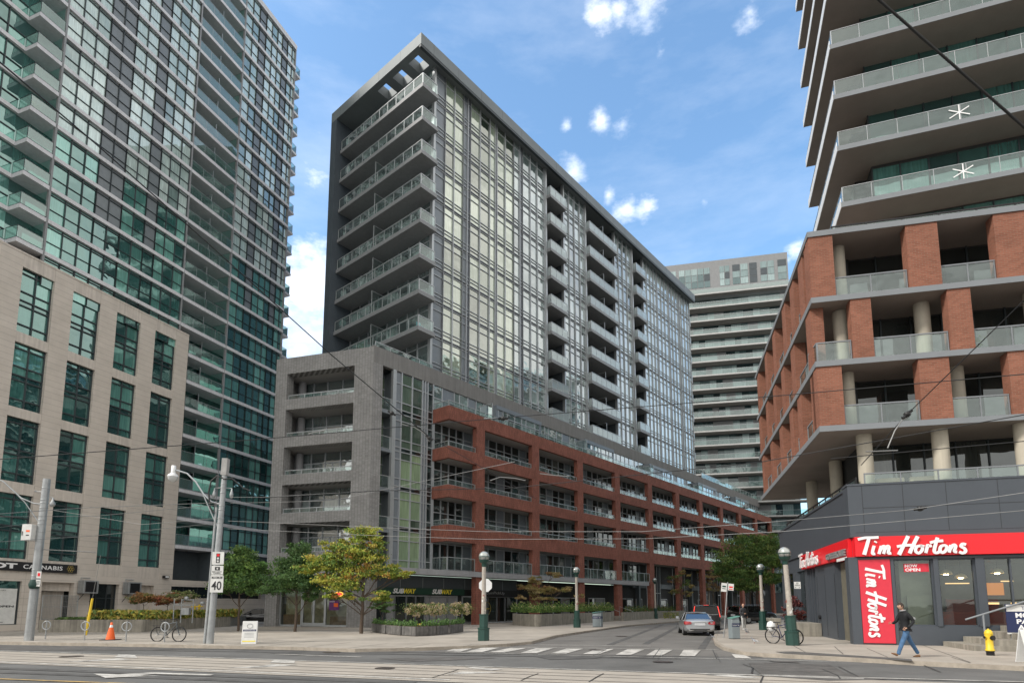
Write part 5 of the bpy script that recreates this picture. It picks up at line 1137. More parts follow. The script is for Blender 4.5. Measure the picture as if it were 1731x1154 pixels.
for k in range(300): leaf_card(gm_, g(1135, 1046) + Vector((uf(-.9, .9), uf(0, .5), uf(.1, .8))), .16, jit(random.choice([(.30, .30, .05), (.12, .17, .04)])))
stuff('ground_cover', gm_, MT['leaf'])
m = MB()
for k in range(3): m.box(-1.6 + k * .0, 1.6, .4 * k, .4 * k + .4, 0, .16 * (k + 1))
p = g(1046, 1048); o = m.build('entrance_steps', MT['kerb'], None, p + Vector((.9, .8, 0)), R(50)); tag(o, 'three low concrete entrance steps between the planter walls', 'steps')
m = MB()
for x in (-1.5, 1.5):
    m.tube([(x, -.1, 0), (x, -.1, .95), (x, 1.6, 1.5), (x, 1.6, .5)], .025, 6)
o = m.build('hand_rail', MT['galv'], None, p + Vector((.9, .8, 0)), R(50)); tag(o, 'pair of metal hand rails on the entrance steps', 'hand rail')
# red leaved shrub and its concrete planter by the coffee shop side wall
b = Lf.w(-11.2, -.55, 0); make_tree('shrub', 'dark red leaved shrub against the coffee shop side wall', b + Vector((0, 0, .5)), 1.9, .03, [(0, 0, 1.1, .6, .5, .6, 1), (0, 0, .6, .7, .5, .4, 1)], [(.13, .035, .03), (.09, .03, .03), (.17, .05, .04)], .13, 1400, cat='shrub')
for x0, x1, lab in ((-9.6, -6.4, 'low concrete planter block under the coffee shop side door'), (-20.5, -18.5, 'far concrete planter block behind the lamp post with the green base')):
    m = MB(); m.box(x0, x1, -1.2, -.02, 0, .72); o = m.build('planter_wall', MT['concrete_wall'], None, Lf.M.translation, Lf.rz, bevel=.02); tag(o, lab, 'wall')
# steps, ledge and hand rail at the right edge
t = empty('entrance_steps', T.w(3.1, -.0, 0), T.rz); tag(t, 'weathered concrete steps and ledge rising to the right behind the hydrant', 'steps')
m = MB(); m.box(.0, 9, -2.9, -.02, 0, .20); m.build('step', MT['concrete_wall'], t)
m = MB(); m.box(.75, 9, -2.8, -.02, .2, .42); m.build('step', MT['concrete_wall'], t)
m = MB(); m.box(1.55, 9, -2.6, -.02, .42, .66); m.build('step', MT['concrete_wall'], t)
m = MB(); m.box(2.1, 9, -2.4, -.02, .66, .88); m.build('step', MT['concrete_wall'], t)
m = MB(); m.box(1.62, 9, -3.4, -2.9, 0, .40); m.box(2.3, 9, -3.2, -2.9, .4, .45); m.build('ledge', MT['concrete_wall'], t)
ht = empty('hand_rail', T.w(3.0, -2.3, 0), T.rz); tag(ht, 'grey metal hand rail sloping up beside the coffee shop windows', 'hand rail')
m = MB(); m.tube([(.15, 0, 1.16), (2.4, 0, 1.95), (6, 0, 1.95)], .035, 8); m.build('rail', MT['edge_grey'], ht)
m = MB(); m.tube([(.75, 0, .2), (.75, 0, 1.36)], .035, 8); m.build('post', MT['edge_grey'], ht)
m = MB(); m.tube([(2.6, 0, .6), (2.6, 0, 1.94)], .035, 8); m.build('post', MT['edge_grey'], ht)
m = MB(); m.tube([(.4, .1, .05), (.9, .1, .22), (2.4, .1, .55)], .03, 6); m.build('lower_rail', MT['black_metal'], ht)
# ================================================================ street furniture
def cyl(name, m, parent, r0, r1, z0, z1, n=14, x=0, y=0):
    b = MB(); b.lathe([(r0, z0), (r1, z1)], n, cx=x, cy=y); b.face([(x + r1 * math.cos(6.2832 * k / n), y + r1 * math.sin(6.2832 * k / n), z1) for k in range(n)]); return b.build(name, MT[m], parent)
mat('globe', (.55, .56, .55), .12, var=.05, coat=.6)
clear_glass('globe_glass', (.8, .82, .82), refl=.16, alpha=.45, dirt=(.55, .55, .53))
def globe_lamp(px, py, H_, label, lean=0.0, detail=True):
    b = g(px, py); t = empty('street_lamp', b); t.rotation_euler = (0, R(lean), uf(-.3, .3)); tag(t, label, 'street lamp', 'globe street lamps with green bases')
    m = MB()
    for z0, z1, r in ((0, .55, .28), (.55, .62, .30), (.62, 1.22, .215), (1.22, 1.28, .235)):
        m.prism([(r * math.cos(R(22.5 + 45 * k)), r * math.sin(R(22.5 + 45 * k))) for k in range(8)], z0, z1)
    m.build('base', MT['lamp_green'], t, bevel=.012)
    m = MB(); m.lathe([(.125, 1.28), (.11, 2.2), (.10, H_ - .75)], 12); m.build('pole', MT['lamp_concrete'], t)
    m = MB(); m.lathe([(.10, H_ - .78), (.13, H_ - .7), (.12, H_ - .6), (.19, H_ - .56), (.23, H_ - .51), (.245, H_ - .44)], 14)
    m.lathe([(.272, H_ - .30), (.280, H_ - .28), (.272, H_ - .26)], 16)
    for k in range(6): a = R(60 * k); m.tube([(.235 * math.cos(a), .235 * math.sin(a), H_ - .48), (.275 * math.cos(a), .275 * math.sin(a), H_ - .29)], .01, 4)
    m.build('lamp_holder', MT['lamp_green'], t)
    m = MB(); m.lathe([(.265 * math.cos(R(a)), H_ - .265 + .265 * math.sin(R(a))) for a in range(-75, 91, 11)], 18); o = m.build('globe', MT['globe_glass'], t)
    m = MB(); m.lathe([(.262 * math.cos(R(a)), H_ - .265 + .262 * math.sin(R(a))) for a in range(5, 91, 12)], 18); m.build('globe_cap', MT['globe'], t)
    m = MB(); m.lathe([(.0, H_ - .42), (.06, H_ - .40), (.06, H_ - .265), (.0, H_ - .2)], 10); m.build('bulb', MT['white_plastic'], t)
    if detail:
        m = MB()
        for k in range(14): a, z = uf(0, 6.28), uf(1.35, 2.3); rr = .128; w_, h_ = uf(.05, .1), uf(.06, .14); d = Vector((math.cos(a), math.sin(a), 0)); s_ = Vector((-d.y, d.x, 0)); p = d * (rr - (z - 1.28) * .016 + .002); m.face([p - s_ * w_ / 2 + Vector((0, 0, z)), p + s_ * w_ / 2 + Vector((0, 0, z)), p + s_ * w_ / 2 + Vector((0, 0, z + h_)), p - s_ * w_ / 2 + Vector((0, 0, z + h_))], 0, random.choice([(.6, .6, .58), (.3, .1, .08), (.2, .25, .3), (.5, .48, .4)]))
        m.build('stickers', MT['paint_any'], t)
    return t
globe_lamp(817, 1082, 4.36, 'globe street lamp in front of the octagonal sign, largest on the left pavement')
globe_lamp(975, 1060, 4.60, 'globe street lamp in front of the long concrete planter'); globe_lamp(1108, 1045, 5.0, 'globe street lamp between the brick pillars and the black van', detail=False)
globe_lamp(1199, 1040, 6.0, 'farthest globe street lamp, above the black van roof', detail=False); globe_lamp(1290, 1064, 4.55, 'globe street lamp on the right pavement behind the thin parking sign')
globe_lamp(1340, 1090, 4.25, 'leaning globe street lamp with the bicycle against its base', lean=-2.2)
# stop sign seen from behind
b = g(820, 1080); t = empty('stop_sign', b); tag(t, 'back of an octagonal road sign behind the nearest globe lamp', 'sign')
cyl('post', 'galv', t, .03, .03, 0, 3.0, 8, -.02, .5); m = MB(); m.prism([(.36 * math.cos(R(22.5 + 45 * k)), .36 * math.sin(R(22.5 + 45 * k))) for k in range(8)], -.01, .01)
o = m.build('plate', MT['white_plastic'], t); o.rotation_euler = (R(90), 0, 0); o.location = (-.03, .46, 2.72)
# utility poles
mat('box_white', (.62, .62, .60), .5)
def pole(px, py, H_, r0, r1, m_, label, lean):
    t = empty('utility_pole', g(px, py)); t.rotation_euler = (0, R(lean), 0); tag(t, label, 'utility pole'); m = MB(); m.lathe([(r0, 0), (r1, H_)], 16); m.face([(r1 * math.cos(.3927 * k), r1 * math.sin(.3927 * k), H_) for k in range(16)]); m.build('pole', MT[m_], t)
    b = MB()
    for z in (H_ - .5, H_ - 1.1, H_ - 1.25, H_ - 1.5, H_ - 2.1, H_ - 2.3, H_ - 2.7, 3.4, 3.1): rr = r0 + (r1 - r0) * z / H_; b.lathe([(rr, z), (rr + .015, z + .01), (rr + .015, z + .04), (rr, z + .05)], 16)
    b.build('band', MT['galv'], t); return t
pl1 = pole(48, 1082, 8.0, .20, .165, 'galv', 'metal utility pole at far left carrying a white cabinet', .9)
m = MB(); m.box(-.62, -.14, -.42, .0, 4.85, 5.65); m.build('cabinet', MT['box_white'], pl1, bevel=.01)
m = MB(); m.box(-.40, -.22, -.425, -.42, 5.27, 5.36, 0); m.box(-.39, -.24, -.425, -.42, 5.08, 5.13, 1); m.box(-.58, -.56, -.44, -.42, 5.1, 5.3, 2); m.build('cabinet_label', [MT['orange'], MT['sign_black'], MT['black_metal']], pl1)
m = MB(); m.tube([(0, 0, 6.7), (-.5, -.05, 6.75), (-1.1, -.1, 7.0), (-2.0, -.2, 7.8), (-3.0, -.3, 8.2)], .035, 8); m.tube([(0, 0, 5.6), (-.9, -.1, 6.8), (-1.3, -.12, 7.15)], .025, 6); m.build('lamp_arm', MT['galv'], pl1)
m = MB(); m.box(.2, .42, -.22, -.2, 3.02, 3.36, 0); m.box(.2, .42, -.22, -.2, 2.62, 2.96, 0); m.box(.25, .37, -.224, -.22, 3.12, 3.28, 1); m.lathe([(.0, 2.5), (.2, 2.52), (.24, 2.7), (.18, 2.95)], 10, 2, cx=.05, cy=-.1)
m.box(.23, .39, -.223, -.22, 2.83, 2.87, 2); m.box(.23, .39, -.223, -.22, 2.73, 2.77, 2)
m.build('small_sign', [MT['box_white'], MT['sign_red'], MT['lamp_green']], pl1)
m = MB(); m.lathe([(.0, 6.6), (.1, 6.62), (.13, 6.75), (.05, 6.9), (.04, 7.05)], 10, cx=.42); m.tube([(0, 0, 7.1), (.42, 0, 7.05)], .02, 5); m.tube([(0, 0, 7.35), (-.5, 0, 7.35)], .02, 5); m.lathe([(0, 7.33), (.07, 7.36), (.0, 7.42)], 8, cx=-.5); m.build('insulator', MT['galv'], pl1)
m = MB(); m.tube([(.2, 0, 4.45), (2.4, .6, 4.4)], .025, 6); m.build('bracket', MT['wire_pale'], pl1)
m = MB(); m.tube([(-.26, .1, 0), (-.24, .1, 4.8)], .03, 6); m.build('conduit', MT['black_metal'], pl1)
pl2 = pole(354, 1087, 8.35, .155, .115, 'galv', 'metal utility pole with a curved lamp arm and traffic signs', 1.6)
m = MB(); m.box(-.13, .13, -.13, .13, 7.7, 8.5); m.build('pole_cap', MT['concrete_pole'], pl2)
m = MB(); m.lathe([(.06, 0), (.055, 6.2)], 10, cx=-.24); m.build('conduit', MT['galv'], pl2)
m = MB(); m.tube([(-.1, 0, 6.35), (-.5, 0, 6.45), (-.9, 0, 6.8), (-1.3, 0, 7.35), (-1.75, 0, 7.75), (-2.3, 0, 7.9)], .04, 8); m.tube([(-.12, 0, 5.3), (-.5, 0, 6.0), (-.95, 0, 6.85)], .028, 6); m.build('lamp_arm', MT['steel_rail_light'], pl2)
m = MB(); m.lathe([(.10, 7.75), (.10, 8.1), (.0, 8.12)], 12, cx=-2.4); m.lathe([(.10, 7.75), (.22, 7.65), (.235, 7.58)], 14, cx=-2.4); m.build('lamp_head', MT['white_plastic'], pl2)
m = MB(); m.lathe([(.23, 7.58), (.2, 7.44), (.1, 7.34), (0, 7.31)], 14, cx=-2.4); m.build('lamp_lens', MT['globe'], pl2)
m = MB(); m.tube([(.0, -.1, 7.55), (-.3, -.1, 7.65), (-.55, -.1, 7.4), (-.62, -.1, 6.9), (-.5, -.1, 6.2), (-.3, -.1, 5.9)], .035, 6); m.tube([(0, -.1, 7.5), (.4, -.1, 7.55), (1.0, -.1, 7.1), (1.3, -.1, 7.0)], .035, 6); m.build('cable_loop', MT['wire_black'], pl2)
m = MB()
for sx_ in (-1, 1): m.lathe([(.0, 6.62), (.06, 6.65), (.09, 6.8), (.04, 7.0), (.02, 7.1)], 10, cx=sx_ * .40); m.tube([(0, 0, 7.12), (sx_ * .40, 0, 7.1)], .02, 5)
m.build('insulator', MT['galv'], pl2)
# plates on the second pole
sg = empty('traffic_sign', g(354, 1087) + Vector((.06, -.26, .30))); sg.scale = (.87, .87, .87); tag(sg, 'white traffic signs with a red light picture, camera notice and maximum 40', 'sign')
m = MB(); m.box(-.05, .56, -.03, 0, 3.72, 4.38); m.box(-.05, .56, -.03, 0, 3.22, 3.66); m.box(-.07, .60, -.03, 0, 2.28, 3.14); m.box(-.05, .56, -.03, 0, 2.98 + .17, 3.2); m.build('plate', MT['box_white'], sg)
m = MB(); m.box(.16, .36, -.036, -.03, 3.80, 4.30, 0); m.box(.19, .33, -.038, -.036, 4.14, 4.28, 1)
for z in (4.03, 3.88): m.prism([(.26 + .06 * math.cos(R(a)), .06 * math.sin(R(a))) for a in range(0, 360, 30)], 0, .002, 2)
k0 = len(m.v); m2 = MB()
m.v = [v for v in m.v]; 
# lamp discs as upright rings
m = MB(); m.box(.16, .36, -.036, -.03, 3.80, 4.30, 0); m.box(.19, .33, -.040, -.036, 4.15, 4.27, 1)
for z in (4.04, 3.89): m.face([(.26 + .055 * math.cos(R(a)), -.040, z + .055 * math.sin(R(a))) for a in range(0, 360, 30)], 2)
m.box(.13, .39, -.036, -.03, 3.42, 3.60, 0); m.face([(.26 + .045 * math.cos(R(a)), -.040, 3.51 + .045 * math.sin(R(a))) for a in range(0, 360, 30)], 2)
add_text(m, 'RED LIGHT', .0, .5, 3.31, 3.38, -.032, 0, .0, 0, .004); add_text(m, 'CAMERA', .06, .44, 3.24, 3.30, -.032, 0, .0, 0, .004)
add_text(m, 'MAXIMUM', -.01, .54, 2.98, 3.10, -.032, 0, .01, 0, .004); add_text(m, '40', .0, .52, 2.40, 2.86, -.032, 0, .015, 0, .004)
m.build('lettering', [MT['letter_black'], MT['sign_red'], MT['box_white']], sg)
# bike ring posts
def ring_post(px, py, label):
    t = empty('bike_post', g(px, py), uf(-.2, .2)); tag(t, label, 'bike stand', 'ring and post bike stands'); cyl('post', 'galv', t, .03, .03, 0, .95, 8)
    m = MB(); m.tube([(.21 * math.cos(R(a)), 0, .70 + .21 * math.sin(R(a))) for a in range(0, 361, 20)], .025, 6); m.build('ring', MT['galv'], t)
ring_post(76, 1080, 'ring bike post nearest the far left utility pole'); ring_post(142, 1081.5, 'ring bike post in front of the yellow guard post'); ring_post(212, 1083.5, 'ring bike post just right of the orange cone'); ring_post(277, 1084.5, 'ring bike post that the parked bicycle leans on')
# yellow guy guard, cone
t = empty('guard_post', g(144, 1073)); t.rotation_euler = (0, R(6), 0); tag(t, 'yellow plastic guard sleeve round a leaning stay wire', 'post'); cyl('sleeve', 'yellow_paint', t, .075, .06, 0, 2.1, 10); cyl('stay_wire', 'wire_pale', t, .012, .012, 2.1, 4.6, 5)
t = empty('traffic_cone', g(186, 1081)); tag(t, 'orange traffic cone with a pale collar on the left pavement', 'cone')
m = MB(); m.box(-.36, .36, -.3, .3, 0, .035); m.build('base', MT['rubber'], t); m = MB(); m.lathe([(.21, .03), (.13, .44), (.085, .62)], 16); m.lathe([(.06, .74), (.045, .86), (.0, .865)], 16); m.build('cone', MT['orange'], t)
m = MB(); m.lathe([(.086, .62), (.06, .74)], 16); m.build('collar', MT['white_plastic'], t)
# a-frame boards
def aframe(px, py, rz, label, kind):
    t = empty('a_frame_sign', g(px, py), rz); tag(t, label, 'sign board')
    for s_ in (-1, 1):
        m = MB(); m.box(-.31, .31, -.015, .015, 0, 1.05); o = m.build('panel', MT['box_white'] if s_ < 0 else MT['white_plastic'], t, bevel=.006); o.location = (0, s_ * .34, 0); o.rotation_euler = (R(s_ * 18), 0, 0)
        if s_ < 0:
            q = MB()
            if kind == 0:
                q.box(-.27, .27, -.019, -.016, .58, .66, 0); q.box(-.27, .27, -.019, -.016, .10, .15, 1)
                for z in (.30, .36, .42, .48): q.box(-.2, .2, -.018, -.016, z, z + .015, 2)
                add_text(q, 'OPEN HOUSE', -.22, .22, .60, .64, -.019, 3, 0, 0, .002); q.tube([(.12 * math.cos(R(a)), -.02, .82 + .10 * math.sin(R(a))) for a in range(0, 361, 30)], .01, 4, 2)
            else: q.box(-.31, .31, -.019, -.016, .10, .16, 1)
            q.build('print', [MT['navy'], MT['sub_yellow'], MT['panel_mid'], MT['box_white']], o)
mat('navy', (.012, .02, .075), .5)
aframe(421, 1087, R(18), 'white folding pavement sign board beside the speed sign pole', 0); aframe(1748, 1120, R(-12), 'white folding sign board with a yellow foot stripe at the right edge', 1)
# litter bins
def bin_(px, py, rz, label, s_=(.95, .95, .9)):
    t = empty('litter_bin', g(px, py), rz); t.scale = s_; tag(t, label, 'litter bin', 'grey street litter bins')
    m = MB(); m.prism([(-.36, -.3), (.36, -.3), (.36, .3), (-.36, .3)], .03, 1.05); m.mesh([(-.36, -.3, 1.05), (.36, -.3, 1.05), (.36, .3, 1.05), (-.36, .3, 1.05), (-.36, -.2, 1.18), (.36, -.2, 1.30), (.36, .3, 1.30), (-.36, .3, 1.18)], [(0, 1, 5, 4), (1, 2, 6, 5), (2, 3, 7, 6), (3, 0, 4, 7)])
    m.build('body', MT['bin_grey'], t, bevel=.02)
    m = MB(); m.mesh([(-.40, -.34, 1.19), (.40, -.34, 1.31), (.40, .34, 1.31), (-.40, .34, 1.19), (-.38, -.3, 1.24), (.40, -.3, 1.36), (.40, .3, 1.36), (-.38, .3, 1.24)], [(0, 3, 2, 1), (4, 5, 6, 7), (0, 1, 5, 4), (1, 2, 6, 5), (2, 3, 7, 6), (3, 0, 4, 7)]); m.build('lid', MT['bin_top'], t, bevel=.01)
    m = MB(); m.box(-.365, .365, -.305, -.295, .72, .92, 0); m.box(.36, .366, -.3, .3, .72, .92, 0); add_text(m, 'Litter In', -.3, .3, .77, .87, -.306, 1, 0, 0, .004); m.build('band', [MT['navy'], MT['box_white']], t)
    m = MB(); m.box(-.34, .34, -.28, .28, 0, .03); m.build('foot', MT['black_metal'], t)
bin_(1010, 1059, R(-22), 'grey litter bin with a green lid in front of the concrete planter'); bin_(1241, 1079, R(8), 'grey litter bin at the right kerb beside the leaning parking sign', (.58, .7, .86))
# leaning parking sign on right
t = empty('parking_sign', g(1223, 1077)); t.rotation_euler = (0, R(6.5), 0); tag(t, 'leaning grey post with two small white parking plates at the right kerb', 'sign'); cyl('post', 'galv', t, .03, .03, 0, 2.95, 8)
for x0, a, c_ in ((-.32, .12, 'lamp_green'), (.03, -.2, 'sign_red')):
    m = MB(); m.box(x0, x0 + .29, -.05, -.035, 2.42 if a > 0 else 2.52, 2.88, 0); m.box(x0 + .05, x0 + .24, -.054, -.05, 2.66, 2.74, 1); m.box(x0 + .05, x0 + .24, -.054, -.05, 2.56, 2.60, 1); o = m.build('plate', [MT['box_white'], MT[c_]], t); o.rotation_euler = (0, 0, R(-8))
# small sign on leaning lamp
t = empty('small_sign', g(1340, 1090) + Vector((.12, -.16, 0))); tag(t, 'small white plate with black dots beside the leaning lamp post', 'sign'); m = MB(); m.box(.0, .28, -.01, .0, 2.42, 2.72); m.build('plate', MT['box_white'], t); m = MB(); add_text(m, 'NO', .09, .19, 2.63, 2.69, -.012, 0, 0, 0, .002); add_text(m, 'PARKING', .03, .25, 2.54, 2.60, -.012, 0, 0, 0, .002); m.box(.03, .07, -.013, -.01, 2.45, 2.48); m.box(.2, .24, -.013, -.01, 2.45, 2.48); m.build('lettering', MT['letter_black'], t)
# hydrant
t = empty('fire_hydrant', g(1674, 1107), R(10)); t.scale = (.8, .8, .94); tag(t, 'yellow fire hydrant with black nozzle caps on the right pavement', 'hydrant')
m = MB(); m.lathe([(.15, 0), (.15, .14), (.17, .15), (.17, .17)], 16); m.build('foot', MT['black_metal'], t)
m = MB(); m.lathe([(.17, .17), (.18, .22), (.145, .24), (.14, .62), (.15, .66), (.155, .78), (.165, .80), (.15, .84), (.12, .90), (.07, .935), (.03, .94), (.03, .97), (.0, .975)], 18); m.build('barrel', MT['yellow_paint'], t)
m = MB()
for s_ in (-1, 1): m.tube([(s_ * .12, 0, .66), (s_ * .21, 0, .66)], .06, 10)
m.build('side_nozzle', MT['yellow_paint'], t); m = MB(); m.tube([(0, -.1, .64), (0, -.23, .64)], .09, 12); m.tube([(-.21, 0, .66), (-.24, 0, .66)], .05, 10); m.build('nozzle_cap', MT['black_metal'], t)
# blue parking sign at right edge
t = empty('parking_board', T.w(5.24, -2.2, -.1), T.rz); tag(t, 'dark blue monthly parking board cut off at the right edge', 'sign')
m = MB(); m.box(-.72, 1.2, -.04, 0, .78, 1.86, 0); m.box(-.70, 1.18, -.046, -.04, 1.58, 1.84, 1); m.box(-.72, 1.2, -.03, .01, .72, .78, 1); m.build('panel', [MT['navy'], MT['box_white']], t)
m = MB(); add_text(m, 'THE WEST', -.22, .72, 1.64, 1.77, -.048, 0, .0, 0, .003); m.build('small_lettering', MT['navy'], t)
m = MB(); add_text(m, 'MONTHLY', -.42, .98, 1.34, 1.53, -.042, 0, .03, 0, .003); add_text(m, 'PARKING', -.40, .98, 1.11, 1.29, -.042, 0, .03, 0, .003); add_text(m, 'AVAILABLE', -.38, 1.1, .89, 1.07, -.042, 0, .03, 0, .003); m.build('lettering', MT['letter_white'], t)
m = MB(); m.box(-.6, -.56, 0, .04, 0, .8); m.build('leg', MT['galv'], t)
# --- signs on the buildings
t = empty('shop_sign', A.w(.94, -.06, 3.08), A.rz); t.location = A.w(.9, -.07, 2.56); tag(t, 'dark green sandwich shop fascia lettered twice in white and yellow', 'sign')
m = MB(); m.box(.0, 9.5, -.12, .03, 0, .52); m.build('panel', MT['sub_green'], t)
for x0 in (1.42, 5.6):
    m = MB(); add_text(m, 'SUB', x0, x0 + 1.12, .06, .46, -.13, 0, .03, .25, .03); m.build('lettering', MT['letter_white'], t)
    m = MB(); add_text(m, 'WAY', x0 + 1.1, x0 + 2.4, .06, .46, -.13, 0, .03, .25, .03); m.build('lettering', MT['sub_yellow'], t)
t = empty('shop_sign', Bf.w(-3.9, -.05, 3.25), Bf.rz); tag(t, 'dark green shop fascia above the corner doors, half hidden by the maple', 'sign')
m = MB(); m.box(-4.1, 2.1, .36, .40, .1, .6); m.build('panel', MT['sub_green'], t)
def oval_sign(fr, x, y, z, label, nm='OPEN'):
    t = empty('window_sign', fr.w(x, y, z), fr.rz); tag(t, label, 'sign', None); m = MB(); m.tube([(.36 * math.cos(R(a)), 0, .16 * math.sin(R(a))) for a in range(0, 361, 15)], .02, 5); m.build('ring', MT['neon_orange'], t)
    m = MB(); m.tube([(.30 * math.cos(R(a)), 0, .12 * math.sin(R(a))) for a in range(0, 361, 15)], .015, 5); add_text(m, nm, -.2, .2, -.06, .06, -.01, 0, 0, 0, .01); m.build('lettering', MT['neon_red'], t)
emit('neon_orange', (1, .45, .05), 1.6); emit('neon_red', (1, .06, .03), 1.6)
oval_sign(Bf, -2.75, .46, 2.55, 'glowing oval open sign in the corner shop window by the grey pillar'); oval_sign(A, 1.6, .18, 2.3, 'glowing oval open sign in the first sandwich shop window')
t = empty('poster', Bf.w(-3.6, .47, 1.3), Bf.rz); tag(t, 'purple and orange poster in the corner shop window', 'poster'); mat('purple', (.13, .03, .16), .5); m = MB(); m.box(0, .9, 0, .01, 0, 1.0, 0); m.box(.42, .82, -.003, 0, .25, .55, 1); m.build('sheet', [MT['purple'], MT['orange']], t); m = MB(); add_text(m, 'Open 24', .06, .8, .78, .92, -.004, 0, 0, 0, .002); add_text(m, 'hours', .06, .5, .62, .75, -.004, 0, 0, 0, .002); m.build('lettering', MT['letter_white'], t)
t = empty('shop_sign', A.w(13.2, -.06, 2.44), A.rz); tag(t, 'black fascia sign with grey lettering right of the brick pillar', 'sign'); m = MB(); m.box(-.6, 5, -.08, .03, 0, .64); m.build('panel', MT['sign_black'], t); m = MB(); add_text(m, 'QuinPickUp', .05, 2.75, .18, .52, -.085, 0, 0, 0, .02); m.build('lettering', MT['steel_rail_light'], t)
t = empty('window_sign', A.w(13.7, .1, 1.35), A.rz); tag(t, 'round gold emblem on the shop window right of the brick pillar', 'sign'); m = MB(); m.tube([(.55 * math.cos(R(a)), 0, .62 * math.sin(R(a))) for a in range(0, 361, 15)], .025, 5); m.build('ring', MT['gold'], t); m = MB(); m.box(-.35, .35, -.01, 0, -.06, .06); m.build('bar', MT['gold'], t)
t = empty('shop_sign', P.w(-5.3, -.06, 3.98), P.rz); tag(t, 'black fascia sign with white letters and gold hexagon cluster at far left', 'sign')
m = MB(); m.box(-1, 8.6, -.08, .06, 0, .62); m.build('panel', MT['sign_black'], t)
m = MB(); add_text(m, 'NOT', 2.35, 4.62, .14, .50, -.085, 0, .05, 0, .02); m.build('lettering', MT['letter_white'], t); m = MB(); add_text(m, 'CANNABIS', 5.0, 7.55, .17, .46, -.085, 0, .012, 0, .02, 1.1); m.build('lettering', MT['letter_white'], t)
m = MB()
for cx_, cz_ in ((0, 0), (.17, 0), (-.17, 0), (.085, .147), (-.085, .147), (.085, -.147), (-.085, -.147)): m.tube([(8.12 + cx_ + .085 * math.cos(R(30 + a)), -.09, .31 + cz_ + .085 * math.sin(R(30 + a))) for a in range(0, 361, 60)], .014, 4)
m.build('emblem', MT['gold'], t)
t = empty('poster', P.w(-4.6, .18, .45), P.rz); tag(t, 'large white shop poster reading now open at far left', 'poster'); m = MB(); m.box(-.5, 4.28, 0, .03, 0, 2.35, 0); m.build('sheet', MT['box_white'], t)
m = MB(); add_text(m, 'NOW OPEN', 2.0, 4.15, 1.10, 1.24, -.003, 0, .03, 0, .003); add_text(m, 'WE ARE', 3.0, 3.6, 2.2, 2.26, -.003, 0, 0, 0, .003); m.box(2.2, 3.6, -.003, 0, .12, .15); m.tube([(3.0, -.01, .5), (3.1, -.01, .75), (3.2, -.01, .95)], .012, 4); m.tube([(3.05, -.01, .72), (3.25, -.01, .8)], .012, 4); m.build('lettering', MT['letter_black'], t)
# air units, fence, wall lamp
def ac(x, label):
    t = empty('air_unit', P.w(x, -.02, 2.55), P.rz); tag(t, label, 'air unit', 'wall mounted air units'); m = MB(); m.box(0, 1.1, -.75, -.1, 0, .95); m.build('casing', MT['galv'], t, bevel=.02); m = MB(); m.box(.12, .95, -.76, -.75, .1, .85, 0); m.build('grille', MT['black_metal'], t)
    m = MB()
    for x_ in (.1, 1.0): m.tube([(x_, 0, -.6), (x_, -.65, -.03)], .02, 5); m.tube([(x_, 0, -.03), (x_, -.7, -.03)], .02, 5)
    m.build('bracket', MT['black_metal'], t); m = MB(); m.tube([(.2, -.1, .95), (.2, -.1, 1.15), (.9, -.05, 1.15)], .03, 6); m.build('pipe', MT['galv'], t)
ac(3.45, 'grey air unit on the beige wall above the yellow guard post'); ac(6.95, 'grey air unit on the beige wall above the rust shrub')
t = empty('fence', P.w(1.0, -.35, .68), P.rz); tag(t, 'wire mesh fence panel in the beige building recess', 'fence'); m = MB()
for x_ in (0, 1.25, 2.4): m.tube([(x_, 0, 0), (x_, 0, 1.7)], .03, 6)
m.build('post', MT['galv'], t); m = MB()
for z_ in (.05, .9, 1.68): m.tube([(0, 0, z_), (2.4, 0, z_)], .02, 5)
m.build('rail', MT['galv'], t); m = MB(); k = 0
while k < 24: m.box(.1 * k, .1 * k + .012, -.004, .004, .05, 1.68); k += 1
for k in range(16): m.box(0, 2.4, -.004, .004, .1 * k + .08, .1 * k + .092)
m.build('mesh_panel', MT['galv'], t)
t = empty('wall_lamp', P.w(10.5, -.02, 3.95), P.rz); tag(t, 'small dark floodlight on the beige wall beside the tower', 'lamp'); m = MB(); m.box(0, .42, -.3, 0, 0, .22); m.build('housing', MT['black_metal'], t); m = MB(); m.box(.05, .37, -.31, -.3, .04, .18); m.build('lens', MT['white_plastic'], t)
# gas pipes, yellow stand and little white plates in the planting bed
t = empty('gas_meter', g(306, 1066) + Vector((0, .9, .5))); tag(t, 'grey pipework standing in the gold planting bed behind the bicycle', 'pipework'); m = MB()
for x_ in (-1.1, -.6, .2): m.tube([(x_, 0, 0), (x_, 0, 1.6)], .04, 6)
m.tube([(-1.1, 0, 1.2), (.4, 0, 1.2)], .04, 6); m.tube([(-.6, 0, 1.55), (.2, 0, 1.55)], .035, 6); m.build('pipe', MT['galv'], t); m = MB(); m.box(-.5, .0, -.15, .15, .55, 1.0); m.lathe([(0, 1.5), (.14, 1.55), (.14, 1.75), (0, 1.8)], 10, cx=-.3); m.lathe([(0, 1.2), (.16, 1.25), (.16, 1.4), (0, 1.45)], 10, cx=.8); m.build('meter', MT['galv'], t)
t = empty('yellow_stand', g(330, 1061)); tag(t, 'yellow pipe stand on the planter wall left of the sign pole', 'post'); m = MB(); m.box(-.22, -.1, 0, .1, 0, 1.75); m.build('post', MT['yellow_paint'], t); m = MB(); m.box(.1, .22, 0, .1, 0, 1.75); m.build('post', MT['yellow_paint'], t); m = MB(); m.box(-.42, .42, -.02, .12, 1.55, 1.62); m.build('bar', MT['yellow_paint'], t)
t = empty('small_sign', g(336, 1060) + Vector((0, .4, 0))); tag(t, 'two narrow white plates above the yellow stand', 'sign')
